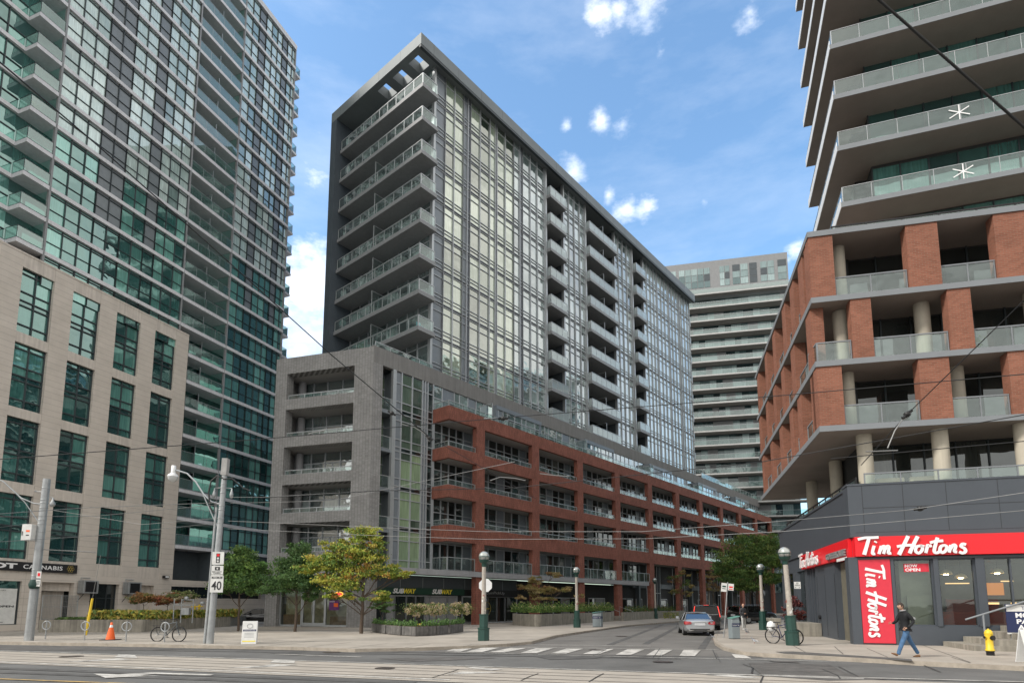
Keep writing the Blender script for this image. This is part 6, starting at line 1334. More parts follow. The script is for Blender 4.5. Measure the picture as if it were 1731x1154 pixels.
for x_ in (-.05, .3): m = MB(); m.box(x_, x_ + .26, -.01, .01, 1.95, 2.75); o = m.build('plate', MT['box_white'], t); o.rotation_euler = (0, R(8), 0)
# --- bicycles
def bicycle(loc, rz, label, frame_m, lean=0, rear_bag=False):
    t = empty('bicycle', loc, rz); t.rotation_euler = (R(lean), 0, rz); tag(t, label, 'bicycle'); R_ = .335
    for x_ in (-.53, .53):
        m = MB(); m.tube([(x_ + R_ * math.cos(R(a)), 0, R_ + R_ * math.sin(R(a))) for a in range(0, 361, 15)], .027, 6, caps=False); w_ = m.build('wheel', MT['rubber'], t)
        m = MB()
        for a in range(0, 360, 24): m.tube([(x_, 0, R_), (x_ + .31 * math.cos(R(a)), 0, R_ + .31 * math.sin(R(a)))], .0035, 3)
        m.tube([(x_, -.04, R_), (x_, .04, R_)], .025, 8); m.build('spokes', MT['galv'], w_)
    m = MB(); bb, st_, hd, ra, fa = (-.08, 0, .29), (-.22, 0, .80), (.36, 0, .84), (-.53, 0, R_), (.53, 0, R_)
    for a, b_ in ((bb, st_), (bb, hd), (st_, (.34, 0, .90)), (hd, (.34, 0, .95))): m.tube([a, b_], .019, 7)
    for y_ in (-.05, .05): m.tube([ra, (bb[0], y_ * .6, bb[2])], .011, 5); m.tube([ra, (st_[0], y_ * .4, st_[2] - .04)], .010, 5); m.tube([hd, (.40, y_, .66), fa], .013, 5)
    m.build('frame', MT[frame_m], t)
    m = MB(); m.tube([(.34, 0, .95), (.36, 0, 1.02)], .014, 6); m.tube([(.22, -.28, 1.03), (.36, -.12, 1.03), (.38, 0, 1.02), (.36, .12, 1.03), (.22, .28, 1.03)], .014, 6); m.build('handlebar', MT['black_metal'], t)
    m = MB(); m.tube([st_, (-.25, 0, .92)], .014, 6); m.mesh([(-.40, -.08, .93), (-.40, .08, .93), (-.10, .02, .94), (-.10, -.02, .94), (-.40, -.06, .97), (-.40, .06, .97), (-.10, .015, .97), (-.10, -.015, .97)], [(0, 1, 2, 3), (7, 6, 5, 4), (0, 4, 5, 1), (1, 5, 6, 2), (2, 6, 7, 3), (3, 7, 4, 0)]); m.build('saddle', MT['rubber'], t)
    m = MB(); m.tube([(bb[0] + .09 * math.cos(R(a)), -.05, bb[2] + .09 * math.sin(R(a))) for a in range(0, 361, 30)], .008, 5); m.tube([(bb[0], -.1, bb[2]), (.06, -.1, .2)], .01, 5); m.tube([(bb[0], .1, bb[2]), (-.2, .1, .4)], .01, 5); m.box(.02, .1, -.16, -.08, .18, .2); m.build('crank', MT['black_metal'], t)
    m = MB(); m.box(-.78, -.28, -.07, .07, .73, .75); m.tube([(-.7, -.07, .74), ra], .007, 4); m.tube([(-.7, .07, .74), ra], .007, 4); m.build('carrier', MT['black_metal'], t)
    if rear_bag:
        m = MB(); m.lathe([(.0, .5), (.17, .55), (.2, .75), (.15, .93), (.0, 1.0)], 12, cx=-.62, cy=.14); m.build('bag', MT['white_plastic'], t)
    return t
bicycle(g(283, 1083.5), R(-3), 'dark bicycle locked to the ring post beside the sign pole', 'panel_dark', lean=-3)
bicycle(g(1324, 1087.5) + Vector((.0, -.1, 0)), R(-52), 'dark blue bicycle with white panniers leaning on the leaning lamp base', 'navy', lean=5, rear_bag=True)
# pigeons
def pigeon(px, py, rz, label):
    t = empty('pigeon', g(px, py, ZR if px < 1210 else 0), rz); tag(t, label, 'pigeon', 'pigeons'); m = MB(); pr = [(-.2, .10, .006, .02), (-.12, .11, .03, .03), (-.04, .125, .055, .055), (.03, .145, .055, .06), (.08, .18, .035, .04), (.10, .22, .026, .028), (.115, .255, .028, .028), (.135, .265, .02, .02), (.15, .262, .006, .006), (.175, .255, .002, .002)]
    vs = []; n = 10
    for x_, z_, ry, rz_ in pr:
        for k in range(n): vs.append((x_, ry * math.cos(6.2832 * k / n), z_ + rz_ * math.sin(6.2832 * k / n)))
    fs = [(i * n + k, i * n + (k + 1) % n, (i + 1) * n + (k + 1) % n, (i + 1) * n + k) for i in range(len(pr) - 1) for k in range(n)]; m.mesh(vs, fs, 0, (.22, .23, .26), True); m.build('body', MT['paint_any'], t)
    m = MB()
    for s_ in (-.02, .02): m.tube([(.0, s_, .09), (.01, s_, 0), (.04, s_, 0)], .005, 4, 0, (.4, .12, .1))
    m.build('legs', MT['paint_any'], t); m = MB()
    for s_ in (-1, 1): m.mesh([(.06, s_ * .05, .16), (.02, s_ * .062, .10), (-.2, s_ * .02, .10), (-.08, s_ * .045, .17)], [(0, 1, 2, 3)], 0, (.5, .5, .5))
    m.build('wing', MT['paint_any'], t)
pigeon(1262, 1070.5, R(200), 'pigeon nearest the man in grey trousers'); pigeon(1275, 1087, R(150), 'pigeon alone on the right pavement left of the bicycle'); pigeon(1205, 1080, R(185), 'pigeon on the road behind the silver car')
# ================================================================ vehicles
mat('car_silver', (.42, .44, .46), .28, metal=.6, var=.02, coat=.8); mat('car_black', (.012, .012, .014), .22, metal=.2, var=.02, coat=1); mat('car_red_light', (.30, .008, .012), .2, coat=.6); emit('brake_glow', (.9, .05, .03), .45); mat('chrome', (.6, .6, .6), .15, metal=1); mat('plate_white', (.55, .56, .58), .5)
def car(name, label, loc, rz, paint, L_=4.6, W_=1.8, H_=1.42, kind='sedan', brake=False):
    """x forward; rear at x = 0. body lofted from cross-sections along x; glasshouse as its own shell"""
    t = empty(name, loc, rz); tag(t, label, 'car'); hw = W_ / 2; suv = kind == 'suv'
    belt = .92 if not suv else 1.12; deck = belt + (.06 if not suv else 0); nose = .72 if not suv else .98
    # station: x, half width factor, sill z, bumper z, belt z
    S_ = [(0.0, .86, .36, .52, .80), (.06, .93, .27, .55, deck - .10), (.22, .97, .22, .58, deck - .01), (.55, .99, .20, .6, deck), (1.0, 1, .20, .6, belt + .03), (1.8, 1, .20, .6, belt), (2.8, 1, .20, .6, belt - .02), (3.35, .99, .20, .58, belt - .05), (3.9, .96, .21, .55, nose + .1), (4.35, .88, .24, .5, nose - .02), (4.6, .74, .32, .45, nose - .16)]
    if suv: S_[0] = (0, .93, .42, .7, 1.05); S_[1] = (.05, .97, .34, .7, 1.12); S_[2] = (.2, .99, .3, .7, 1.13)
    sc_ = L_ / 4.6; rings = []
    for x_, wf, zs_, zm, zb in S_:
        w_ = hw * wf; pts = [(0, zs_), (w_ * .82, zs_), (w_ * .95, zs_ + .06), (w_, zm), (w_ * .985, zm + .12), (w_ * .93, zb - .05), (w_ * .86, zb), (w_ * .45, zb + .025), (0, zb + .035)]
        full = [(x_ * sc_, p[0], p[1]) for p in pts] + [(x_ * sc_, -p[0], p[1]) for p in reversed(pts[1:-1])]; rings.append(full)
    n = len(rings[0]); vs = [p for r_ in rings for p in r_]; fs = []
    for i in range(len(rings) - 1):
        for k in range(n): fs.append((i * n + k, i * n + (k + 1) % n, (i + 1) * n + (k + 1) % n, (i + 1) * n + k))
    m = MB(); m.mesh(vs, fs, 0, None, True); m.face(list(reversed(rings[0])), 0); m.face(rings[-1], 0)
    body = m.build('body', MT[paint], t); md = body.modifiers.new('sub', 'SUBSURF'); md.levels = 1; md.render_levels = 2
    # greenhouse
    if suv: G_ = [(.02, .85, .0), (.14, .80, .62), (.45, .79, .70), (1.6, .79, .72), (2.5, .77, .68), (3.3, .86, .0)]
    else: G_ = [(.62, .80, .0), (1.18, .70, .42), (1.7, .68, .50), (2.4, .68, .50), (2.75, .70, .44), (3.5, .84, .0)]
    top = H_ - belt; gm = max(q[2] for q in G_); vs = []; roof = []
    for x_, wf, zf in G_:
        z_ = belt - .03 + (zf / gm) * top; roof.append((x_ * sc_, hw * wf, z_))
    m = MB(); n = len(roof)
    for i in range(n - 1):
        a, b_ = roof[i], roof[i + 1]
        for s_ in (-1, 1):
            q = [(a[0], s_ * hw * .90, belt - .03), (b_[0], s_ * hw * .90, belt - .03), (b_[0], s_ * b_[1], b_[2] - (.03 if b_[2] > belt + .1 else 0)), (a[0], s_ * a[1], a[2] - (.03 if a[2] > belt + .1 else 0))]
            m.face(q if s_ < 0 else list(reversed(q)), 0)
    a, b_ = roof[0], roof[1]; m.face([(a[0], a[1], a[2]), (b_[0], b_[1] * .97, b_[2] - .02), (b_[0], -b_[1] * .97, b_[2] - .02), (a[0], -a[1], a[2])], 0)
    a, b_ = roof[-2], roof[-1]; m.face([(a[0], a[1] * .97, a[2] - .02), (b_[0], b_[1], b_[2]), (b_[0], -b_[1], b_[2]), (a[0], -a[1] * .97, a[2] - .02)], 0)
    m.build('window', MT['car_glass'], t)
    m = MB(); rp = []
    for (x_, w_, z_) in roof[1:-1]: rp.append([(x_, -w_, z_ - .05), (x_, -w_ * .93, z_), (x_, 0, z_ + .025), (x_, w_ * .93, z_), (x_, w_, z_ - .05)])
    for i in range(len(rp) - 1):
        for k in range(4): m.face([rp[i][k], rp[i + 1][k], rp[i + 1][k + 1], rp[i][k + 1]], 0, None, True)
    for s_ in (-1, 1):      # pillars
        for (a, b_) in ((roof[0], roof[1]), (roof[-1], roof[-2])): m.tube([(a[0], s_ * hw * .88, belt - .03), (b_[0], s_ * b_[1] * .98, b_[2] - .03)], .035, 5)
        xm = (roof[2][0] + roof[3][0]) / 2; m.tube([(xm, s_ * hw * .90, belt), (xm, s_ * roof[2][1], roof[2][2] - .04)], .03, 5)
    m.build('roof', MT[paint], t)
    m = MB(); m.box(.7 * sc_, 3.6 * sc_, -hw * .8, hw * .8, .5, belt - .05); m.box(1.6 * sc_, 1.8 * sc_, -hw * .7, hw * .7, belt - .1, belt + .25); m.build('seats', MT['rubber'], t)
    rr = .33 if not suv else .39
    for x_ in (.95 * sc_, 3.75 * sc_):
        for s_ in (-1, 1):
            w_ = MB(); y0 = s_ * (hw - .02); y1 = s_ * (hw - .24); w_.tube([(x_, y1, rr), (x_, y0, rr)], rr, 20, smooth=False); wo = w_.build('wheel', MT['rubber'], t)
            w_ = MB(); w_.tube([(x_, y0 - s_ * .02, rr), (x_, y0 + s_ * .006, rr)], rr * .66, 16, smooth=False); w_.build('rim', MT['galv'], wo)
            for k in range(5): pass
    if not suv:
        for s_ in (-1, 1):
            m = MB(); m.mesh([(-.015, s_ * .88 * hw, .66), (-.01, s_ * .55 * hw, .68), (-.0, s_ * .50 * hw, .78), (.0, s_ * .60 * hw, .85), (.10, s_ * .93 * hw, .86), (.16, s_ * .965 * hw, .82), (.10, s_ * .95 * hw, .68)], [(0, 1, 2, 3, 4), (0, 4, 5, 6)] if s_ < 0 else [(4, 3, 2, 1, 0), (6, 5, 4, 0)]); o = m.build('tail_light', MT['car_red_light'], t); md = o.modifiers.new('s', 'SOLIDIFY'); md.thickness = .03
        m = MB(); m.box(-.03, .0, -.30, .30, .62, .76, 0); m.build('number_plate', MT['plate_white'], t)
        m = MB(); m.box(-.03, .05, -.36, .36, .775, .80); m.build('chrome_strip', MT['chrome'], t)
        m = MB(); m.box(-.02, .1, -.62 * hw, .62 * hw, .34, .42); m.build('bumper_vent', MT['rubber'], t)
        for s_ in (-1, 1): m = MB(); m.box(-.03, .1, s_ * .42 * hw, s_ * .72 * hw, .29, .345); m.build('exhaust', MT['chrome'], t)
    else:
        for s_ in (-1, 1):
            m = MB(); m.tube([(-.02, s_ * hw * .93, .95), (.03, s_ * hw * .88, 1.3), (.13, s_ * hw * .80, H_ - .12)], .024, 6); m.build('tail_light', MT['brake_glow' if brake else 'car_red_light'], t)
        m = MB(); m.box(.10, .2, -.18, .18, H_ - .055, H_ - .035); m.build('brake_lamp', MT['brake_glow' if brake else 'car_red_light'], t)
        m = MB(); m.box(-.04, .0, -hw * .8, hw * .8, 1.12, 1.15); m.build('chrome_strip', MT['chrome'], t)
        m = MB(); m.box(-.05, .02, -.28, .28, .75, .9); m.build('number_plate', MT['plate_white'], t)
        for s_ in (-1, 1): m = MB(); m.tube([(.5, s_ * hw * .72, H_ + .02), (1, s_ * hw * .72, H_ + .06), (2.6, s_ * hw * .72, H_ + .06), (3.1, s_ * hw * .72, H_ - .0)], .02, 5); m.build('roof_rail', MT['chrome'], t)
    for s_ in (-1, 1): m = MB(); m.box(2.85 * sc_, 3.05 * sc_, s_ * hw * .98, s_ * (hw + .18), belt + .02, belt + .18); m.build('mirror', MT[paint], t, bevel=.03)
    return t
RZ = .0
ca = R(90 - 10)    # heading along the side street
def ground_r(px, py): p = g(px, py, ZR); return p
p = (ground_r(1157, 1073) + ground_r(1211, 1075.5)) / 2; car('sedan_car', 'silver sedan parked at the right kerb of the side street', p, R(80), 'car_silver', 4.7, 1.84, 1.42)
p = (ground_r(1172, 1065) + ground_r(1219, 1066)) / 2 + Vector((.25, .8, 0)); car('suv_car', 'black sport utility car with tall glowing red tail lights ahead of the silver sedan', p, R(76), 'car_black', 5.1, 2.0, 1.86, 'suv', True)
p = ground_r(1196, 1053) + Vector((1.6, 3.8, 0)); c3_ = car('suv_car', 'dark car with silver roof rails just beyond the black one with red lights', p, R(70), 'car_black', 4.8, 1.9, 1.75, 'suv')
p = ground_r(1240, 1053.5); car('suv_car', 'black sport utility car behind the man in grey trousers', p + Vector((.2, .6, 0)), R(22), 'car_black', 4.9, 1.95, 1.75, 'suv')
# left: car and skip of white bags behind the small tree
p = g(452, 1055) ; car('sedan_car', 'black sedan facing left behind the small dark green tree', p + Vector((.6, 2.6, 0)), R(196), 'car_black', 4.6, 1.8, 1.4)
t = empty('waste_skip', g(378, 1052) + Vector((.6, 5, 0)), R(-8)); tag(t, 'dark waste skip heaped with pale bags behind the small dark green tree', 'skip')
m = MB(); m.box(0, 4.6, 0, 2, 0, 1.35); m.build('bin', MT['black_metal'], t, bevel=.03); m = MB()
for k in range(16):
    x_, r_ = uf(.3, 4.3), uf(.25, .42); zz = 1.35 + uf(0, .35); m.lathe([(0.0, zz - r_), (r_ * .8, zz - r_ * .5), (r_, zz), (r_ * .7, zz + r_ * .5), (0, zz + r_ * .7)], 9, 0, random.choice([(.5, .5, .5), (.62, .6, .6), (.3, .3, .3), (.55, .12, .16)]), cx=x_, cy=uf(.4, 1.6))
m.build('bags', MT['paint_any'], t); m = MB(); m.box(.3, 1.0, -.012, 0, .5, 1.1, 0, (.5, .45, .45)); m.box(3.3, 4.0, -.012, 0, .5, 1.1, 0, (.5, .45, .45)); m.box(.42, .88, -.02, -.012, .8, 1.0, 0, (.5, .05, .05)); m.box(3.42, 3.88, -.02, -.012, .8, 1.0, 0, (.5, .05, .05)); m.build('notice', MT['paint_any'], t)

# ================================================================ people
mat('skin', (.50, .29, .20), .6, var=.05); mat('hair_brown', (.035, .022, .015), .7, var=.3, scale=30); mat('jacket_black', (.006, .007, .009), .8, var=.3, scale=8, bump=.3, bscale=15); mat('denim', (.055, .125, .24), .85, var=.25, scale=7, bump=.4, bscale=14); mat('shoe_tan', (.20, .10, .045), .6); mat('shirt_grey', (.30, .30, .31), .8); mat('trouser_grey', (.42, .43, .42), .85, var=.12, scale=8, bump=.3, bscale=12); mat('jacket_grey', (.045, .047, .052), .85, var=.2, scale=8, bump=.3, bscale=12); mat('shoe_pale', (.5, .5, .5), .6)
def skinned(name, chain, edges, mats, parent, sub=2, root=0, smooth=True):
    me = bpy.data.meshes.new(name); me.from_pydata([c[:3] for c in chain], edges, []); o = bpy.data.objects.new(name, me); col.objects.link(o); o.parent = parent; me.materials.append(mats)
    sk = o.modifiers.new('skin', 'SKIN'); sk.use_smooth_shade = True
    sv = me.skin_vertices[0].data if me.skin_vertices else None
    if sv is None:
        me.attributes  # layer is created with the modifier on evaluation
    return o
def skin_body(name, chain, edges, m_, parent, sub=2, root=0):
    bm = bmesh.new(); lay = bm.verts.layers.skin.verify(); vs = []
    for i, c in enumerate(chain):
        v = bm.verts.new(c[:3]); r_ = c[3]; v[lay].radius = (r_, c[4] if len(c) > 4 else r_); v[lay].use_root = (i == root); vs.append(v)
    for a, b_ in edges: bm.edges.new((vs[a], vs[b_]))
    me = bpy.data.meshes.new(name); bm.to_mesh(me); bm.free(); me.materials.append(m_)
    o = bpy.data.objects.new(name, me); col.objects.link(o); o.modifiers.new('skin', 'SKIN').use_smooth_shade = True; sb = o.modifiers.new('sub', 'SUBSURF'); sb.levels = sub; sb.render_levels = sub
    dg = bpy.context.evaluated_depsgraph_get(); mm = bpy.data.meshes.new_from_object(o.evaluated_get(dg)); mm.name = name; bpy.data.objects.remove(o)
    for p_ in mm.polygons: p_.use_smooth = True
    o = bpy.data.objects.new(name, mm); col.objects.link(o); o.parent = parent; return o
def head(parent, c, s=1.0, yaw=0, nose_dir=1, hair='hair_brown'):
    """ellipsoid-based head looking along +x of its own frame"""
    he = MB(); n, k_ = 20, 14; vs = []
    M_ = Matrix.Translation(Vector(c)) @ Matrix.Rotation(yaw, 4, 'Z')
    def prof(th, ph):
        x_, y_, z_ = math.cos(ph) * math.cos(th), math.cos(ph) * math.sin(th), math.sin(ph)
        x_ *= .098; y_ *= .076; z_ *= .118
        if z_ < 0: y_ *= 1 + z_ * 2.6; x_ *= 1 + z_ * (1.0 if x_ > 0 else 3.0); 
        if x_ > 0:
            fr_ = max(0, math.cos(th)) ** 6
            zz = z_
            x_ += fr_ * (.026 * math.exp(-((zz + .012) / .018) ** 2) - .008 * math.exp(-((zz - .022) / .014) ** 2) + .010 * math.exp(-((zz + .055) / .012) ** 2) + .010 * math.exp(-((zz + .085) / .02) ** 2) - .004 * math.exp(-((zz + .040) / .007) ** 2))
        return (x_ * s, y_ * s, z_ * s)
    for i in range(k_ + 1):
        ph = -math.pi / 2 + math.pi * i / k_
        for j in range(n * 2): vs.append(M_ @ Vector(prof(math.pi * j / n, ph)))
    N2 = n * 2; fs = [(i * N2 + j, i * N2 + (j + 1) % N2, (i + 1) * N2 + (j + 1) % N2, (i + 1) * N2 + j) for i in range(k_) for j in range(N2)]
    he.mesh(vs, fs, 0, None, True)
    for sd_ in (-1, 1):    # ears
        e = [M_ @ Vector((-.012 + .018 * math.cos(a) , sd_ * (.077 + .008 * abs(math.sin(a))), -.005 + .03 * math.sin(a))) for a in [k * .7 for k in range(9)]]; he.mesh([M_ @ Vector((-.012, sd_ * .074, -.005))] + e, [(0, k + 1, (k + 1) % 9 + 1) for k in range(9)], 0, None, True)
    he.build('head', MT['skin'], parent)
    hr = MB(); vs = []
    for i in range(k_ + 1):
        ph = -math.pi / 2 + math.pi * i / k_
        for j in range(N2):
            th = math.pi * j / n; p_ = Vector(prof(th, ph)); vs.append((p_ * 1.0, th, ph))
    pts = []
    for p_, th, ph in vs:
        fx = math.cos(th); hl = .052 if fx > .45 else (.01 if fx > -.1 else -.055); q = Vector(p_)
        q = q * (1.10 + .03 * math.sin(th * 9 + ph * 7)) if q.z > hl * s - .012 else q * .90
        pts.append(M_ @ q)
    hr.mesh(pts, fs, 0, None, True); hr.build('hair', MT[hair], parent)
    ey = MB()
    for sd_ in (-1, 1):
        c_ = M_ @ Vector((.088 * s, sd_ * .031 * s, .012 * s)); ey.tube([c_, c_ + (M_.to_3x3() @ Vector((.006, 0, 0)))], .011, 8); b0 = M_ @ Vector((.092 * s, sd_ * .016 * s, .032 * s)); b1 = M_ @ Vector((.084 * s, sd_ * .048 * s, .032 * s)); ey.tube([b0, b1], .005, 5)
    mo = [M_ @ Vector((.094 * s, y_ * s, -.050 * s)) for y_ in (-.022, 0, .022)]; ey.tube(mo, .004, 5)
    ey.build('eyes_brows_mouth', MT['hair_brown'], parent)
def hand(parent, wrist, dirv, side, curl=.6, nrm=Vector((0, 1, 0))):
    """palm plus five separate curled fingers; dirv from wrist to knuckles, nrm = palm normal"""
    w_, d = Vector(wrist), Vector(dirv).normalized(); nn = (nrm - d * nrm.dot(d)).normalized(); a = d.cross(nn).normalized() * side
    ch = [(*w_, .024, .018), (*(w_ + d * .045), .036, .016), (*(w_ + d * .085), .038, .014)]; skin_body('hand', ch, [(0, 1), (1, 2)], MT['skin'], parent, 1)
    for k, (off, ln) in enumerate(((-.030, .062), (-.010, .074), (.011, .070), (.030, .054))):
        p_ = w_ + d * .085 + a * off; q = [p_]; dd = d.copy()
        for s_ in (.45, .32, .25): dd = (dd + nn * curl).normalized(); q.append(q[-1] + dd * ln * s_)
        skin_body('finger', [(*v, .0092 - .001 * i) for i, v in enumerate(q)], [(0, 1), (1, 2), (2, 3)], MT['skin'], parent, 1)
    p_ = w_ + d * .03 - a * .030; q = [p_, p_ - a * .022 + d * .025 + nn * .01, p_ - a * .026 + d * .052 + nn * .022]; skin_body('thumb', [(*v, .0105) for v in q], [(0, 1), (1, 2)], MT['skin'], parent, 1)
def shoe(parent, heel, dirv, m_, pitch=0.0):
    d = Vector(dirv).normalized(); d = (d * math.cos(pitch) + Vector((0, 0, math.sin(pitch)))).normalized(); h = Vector(heel); up_ = Vector((0, 0, 1))
    ch = [(*(h + d * .02 + up_ * .045), .040, .045), (*(h + d * .10 + up_ * .045), .042, .045), (*(h + d * .19 + up_ * .032), .045, .030), (*(h + d * .265 + up_ * .022), .035, .018)]; skin_body('shoe', ch, [(0, 1), (1, 2), (2, 3)], m_, parent, 2)
# walking man, facing left (-x)
mp_ = g(1534, 1110.3); wm = empty('person', mp_); tag(wm, 'man striding left in a black jacket and blue jeans past the coffee shop', 'person')
HZ = .92
# jeans: one surface
ch = [(0, 0, HZ, .150, .125), (0, 0, HZ + .10, .155, .12), (-.02, -.085, HZ - .08, .10, .095), (-.20, -.09, HZ - .42, .078, .07), (-.35, -.10, .17, .062, .058), (-.37, -.10, .085, .066, .06),
      (.04, .085, HZ - .08, .10, .095), (.20, .09, HZ - .42, .074, .07), (.38, .10, .20, .062, .056), (.43, .10, .10, .066, .058)]
skin_body('jeans', ch, [(0, 1), (0, 2), (2, 3), (3, 4), (4, 5), (0, 6), (6, 7), (7, 8), (8, 9)], MT['denim'], wm, 2)
# jacket: one surface, left arm swings back, right arm bent forward across
ch = [(.01, 0, HZ + .10, .165, .14), (0, 0, HZ + .02, .165, .14), (0, 0, HZ + .28, .165, .13), (-.015, 0, HZ + .46, .175, .125), (-.03, 0, HZ + .56, .12, .10), (-.05, 0, HZ + .625, .072, .07),
      (-.01, -.19, HZ + .50, .072), (.13, -.245, HZ + .27, .058), (.0, -.27, HZ + .14, .050), (-.095, -.26, HZ + .075, .042),
      (-.03, .19, HZ + .50, .072), (-.13, .25, HZ + .27, .056), (-.25, .21, HZ + .20, .048), (-.31, .18, HZ + .20, .042)]
skin_body('jacket', ch, [(0, 1), (0, 2), (2, 3), (3, 4), (4, 5), (3, 6), (6, 7), (7, 8), (8, 9), (3, 10), (10, 11), (11, 12), (12, 13)], MT['jacket_black'], wm, 2)
ch = [(-.05, 0, HZ + .60, .052), (-.07, 0, HZ + .70, .050)]; skin_body('neck', ch, [(0, 1)], MT['skin'], wm, 1)
m = MB(); m.tube([(-.05 + .075 * math.cos(R(a)), .07 * math.sin(R(a)), HZ + .625 + .012 * math.cos(R(a))) for a in range(0, 361, 30)], .022, 6); m.build('collar', MT['shirt_grey'], wm)
head(wm, (-.105, 0, HZ + .765), 1.0, R(180)); hand(wm, (-.11, -.26, HZ + .065), (-1, .1, -.55), 1, .55, Vector((0, 1, -.3))); hand(wm, (-.325, .18, HZ + .20), (-1, 0, .05), -1, .6, Vector((0, -1, -.2)))
m = MB(); m.mesh([(.08, -.312, HZ + .43), (.14, -.315, HZ + .40), (.16, -.315, HZ + .33), (.10, -.312, HZ + .35)], [(0, 1, 2, 3)]); m.build('sleeve_patch', MT['shirt_grey'], wm)
shoe(wm, (-.36, -.10, .02), (-1, 0, 0), MT['shoe_tan'], .42); shoe(wm, (.52, .10, .0), (-1, 0, 0), MT['shoe_tan'], .0)
# man standing by the bin
p = g(1257, 1063.5); w2 = empty('person', p, R(20)); tag(w2, 'bald man in a dark grey jacket and pale grey trousers behind the litter bin', 'person'); HZ = .93
ch = [(0, 0, HZ, .150, .12), (0, 0, HZ + .08, .155, .12), (-.10, -.02, HZ - .08, .098), (-.13, -.06, .50, .076), (-.12, -.05, .10, .066), (.10, .02, HZ - .08, .098), (.13, .0, .50, .076), (.15, .05, .10, .066)]
skin_body('trousers', ch, [(0, 1), (0, 2), (2, 3), (3, 4), (0, 5), (5, 6), (6, 7)], MT['trouser_grey'], w2, 2)
ch = [(0, 0, HZ + .06, .17, .14), (0, 0, HZ - .02, .17, .14), (0, 0, HZ + .26, .175, .135), (0, 0, HZ + .46, .185, .125), (0, 0, HZ + .56, .11, .10), (0, -.01, HZ + .62, .068), (-.22, 0, HZ + .49, .070), (-.30, -.06, HZ + .24, .055), (-.16, -.24, HZ + .20, .045), (.22, 0, HZ + .49, .070), (.31, .0, HZ + .22, .055), (.33, -.03, HZ + .0, .045)]
skin_body('jacket', ch, [(0, 1), (0, 2), (2, 3), (3, 4), (4, 5), (3, 6), (6, 7), (7, 8), (3, 9), (9, 10), (10, 11)], MT['jacket_grey'], w2, 2)
skin_body('neck', [(0, 0, HZ + .58, .05), (0, -.015, HZ + .68, .048)], [(0, 1)], MT['skin'], w2, 1)
head(w2, (0, -.03, HZ + .74), .97, R(-100), hair='skin'); hand(w2, (-.15, -.25, HZ + .20), (.6, -1, 0), 1, .6, Vector((1, 0, 0))); hand(w2, (.33, -.03, HZ - .01), (0, 0, -1), -1, .4, Vector((-1, 0, 0)))
shoe(w2, (-.12, .03, 0), (0, -1, 0), MT['shoe_pale']); shoe(w2, (.15, .12, 0), (.15, -1, 0), MT['shoe_pale'])

# ================================================================ overhead wires
def wire(pts, r, m_, label, sag=.0, name='overhead_wire'):
    P_ = [at(*p) for p in pts]; q = []
    for i in range(len(P_) - 1):
        for k in range(12): t_ = k / 12; v = P_[i].lerp(P_[i + 1], t_); v.z -= sag * 4 * t_ * (1 - t_); q.append(v)
    q.append(P_[-1]); m = MB(); m.tube(q, r, 5); o = m.build(name, MT[m_]); tag(o, label, 'cable', 'overhead tram and service wires'); return o
wire([(-60, 55, 10), (160, 242, 13), (350, 410, 15.5), (560, 600, 18), (725, 738, 20)], .016, 'wire_black', 'long black span wire crossing from the upper left over the glass tower')
wire([(725, 738, 20), (905, 842, 23)], .010, 'wire_black', 'thin black wire running down right from the dark fitting before the red balconies')
wire([(1440, -40, 7.5), (1731, 215, 7.5), (1800, 275, 7.5)], .017, 'wire_black', 'thick black cable cutting across the upper right balconies')
wire([(1800, 440, 10), (1533, 700, 13), (1455, 786, 14)], .010, 'wire_black', 'black stay wire dropping left across the brick piers to a pull off arm')
wire([(-40, 779, 14), (440, 742, 16), (860, 705, 17), (1290, 671, 15), (1780, 628, 12)], .011, 'wire_black', 'dark tram wire crossing the whole view at the height of the top red beam')
wire([(440, 841, 17), (640, 829, 18), (860, 825, 18), (1283, 781, 15.5), (1780, 692, 12)], .011, 'wire_black', 'dark tram wire passing in front of the middle red balconies')
wire([(1404, 775, 14), (1780, 741, 12)], .010, 'wire_black', 'dark wire passing in front of the tan columns')
wire([(385, 880, 27), (640, 891, 24), (820, 898, 21), (1084, 898, 18), (1300, 882, 15), (1531, 862, 14), (1780, 825, 12)], .008, 'wire_pale', 'pale wire from the sign pole running right over the second red beam')
wire([(385, 893, 27), (640, 905, 24), (820, 911, 21), (1090, 910, 18), (1320, 898, 15), (1780, 858, 12)], .008, 'wire_pale', 'lowest pale wire crossing to the slate band of the coffee shop')
wire([(-30, 870, 20), (140, 858, 24), (372, 849, 27)], .012, 'wire_pale', 'upper of the two pale wires between the utility poles')
wire([(-30, 873, 20), (160, 872, 24), (372, 852, 27)], .009, 'wire_pale', 'lower of the two close pale wires between the utility poles')
wire([(-30, 917, 20), (160, 905, 24), (372, 883, 27)], .009, 'wire_pale', 'lowest pale wire reaching the sign pole from the left')
wire([(-30, 895, 20), (62, 882, 29)], .008, 'wire_pale', 'short pale wire ending on the far left pole')
wire([(84, 861, 29), (240, 886, 27), (372, 875, 27)], .008, 'wire_pale', 'slack pale wire hanging between the two utility poles')
wire([(389, 840, 27), (440, 840, 26), (620, 830, 18)], .008, 'wire_pale', 'pale wire leaving the top insulator of the sign pole')
wire([(389, 850, 27), (560, 846, 22), (870, 780, 17)], .008, 'wire_pale', 'thin wire rising right from the sign pole')
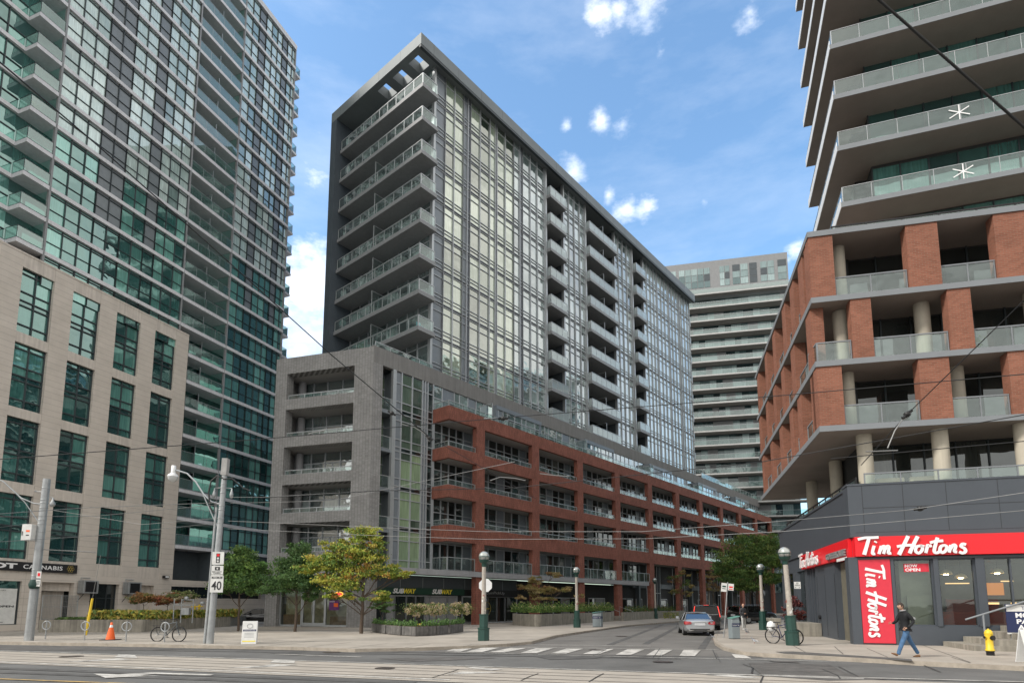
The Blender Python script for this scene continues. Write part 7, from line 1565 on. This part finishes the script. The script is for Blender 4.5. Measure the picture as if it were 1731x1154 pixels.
def fitting(px, py, d, L_, ang, label):
    t = empty('wire_fitting', at(px, py, d)); t.rotation_euler = (0, R(ang), 0); tag(t, label, 'fitting', 'tram wire fittings'); m = MB(); m.lathe([(0, -.07), (.06, -.05), (.07, 0), (.06, .05), (0, .07)], 8); m.tube([(-.14, 0, 0), (.14, 0, 0)], .035, 6); m.build('insulator', MT['wire_black'], t)
    m = MB(); m.tube([(-L_, 0, .03), (0, 0, 0)], .022, 5); m.build('rod', MT['wire_pale'], t)
fitting(662, 698, 19, .01, 30, 'dark wire insulator in front of the grey tile pier'); fitting(725, 740, 20, .01, 35, 'dark wire insulator where the long span wire ends'); fitting(850, 707, 17, .55, -4, 'dark insulator with a pale rod in front of the top red beam'); fitting(1533, 700, 13, .01, -40, 'dark insulator in front of the lowest row of brick piers'); fitting(1555, 859, 14, .01, -10, 'small dark insulator on the wire before the slate band')
for pts, lab in (([(1533, 706, 13), (1524, 710, 13), (1512, 728, 13), (1500, 757, 13)], 'curved pale pull off arm under the right insulator'), ([(725, 746, 20), (716, 732, 20), (700, 722, 20), (676, 716, 20)], 'curved pale pull off arm before the glass bay'), ([(828, 812, 18), (845, 806, 18), (870, 808, 18), (888, 812, 18)], 'pale pull off bar before the red balconies, left one'), ([(912, 800, 18), (935, 803, 18), (962, 805, 18)], 'pale pull off bar before the red balconies, right one'), ([(1463, 763, 13), (1517, 761, 13)], 'straight pale bar on the wire before the tan columns'), ([(520, 733, 17), (548, 727, 17)], 'pale bar on the wire before the grey tile loggia')):
    P_ = [at(*p_) for p_ in pts]; m = MB(); m.tube(P_, .014, 6); o = m.build('pull_off_arm', MT['wire_pale']); tag(o, lab, 'wire arm', 'tram wire pull off arms')

# a few things standing on balconies
def chair(loc, rz, c_, label):
    t = empty('balcony_chair', loc, rz); tag(t, label, 'chair'); m = MB(); m.box(-.24, .24, -.22, .24, .40, .45, 0, c_); m.build('seat', MT['paint_any'], t); m = MB(); m.box(-.24, .24, .2, .25, .45, .92, 0, c_); m.build('backrest', MT['paint_any'], t)
    for x_ in (-.22, .18):
        for y_ in (-.2, .2): m = MB(); m.box(x_, x_ + .04, y_, y_ + .04, 0, .4, 0, c_); m.build('leg', MT['paint_any'], t)
chair(P.w(13.9, .8, LT[10] + .3), P.rz + .4, (.6, .6, .58), 'white chair on the long recessed balcony just above the beige podium corner, left one')
chair(P.w(14.8, .8, LT[10] + .3), P.rz - .5, (.6, .6, .58), 'white chair on the long recessed balcony just above the beige podium corner, right one')
chair(A.w(5.9, 1.3, TL[1]), A.rz, (.10, .42, .50), 'turquoise chair on the lowest corner balcony above the grey tile block')
for fr_, x_, y_, z_, lab in ((A, 5.5, 9.5, TL[1], 'green potted plant on the lowest corner balcony of the grey tower'), (K, 6.9, 1.0, BZ[1] + .25, 'green potted plant behind the middle glass rail of the brick block'), (P, -1.9, .8, LT[12] + .3, 'green potted plant on a left balcony of the glass tower')):
    t = empty('potted_plant', fr_.w(x_, y_, z_)); tag(t, lab, 'plant'); m = MB(); m.lathe([(.12, 0), (.18, .35), (.16, .35), (.15, .3), (0, .3)], 10); m.build('pot', MT['concrete_wall'], t); m = MB()
    for k in range(160): v = Vector((random.gauss(0, .18), random.gauss(0, .18), .65 + random.gauss(0, .2))); leaf_card(m, v, .14, jit(random.choice(MG)))
    m.build('leaves', MT['leaf'], t)
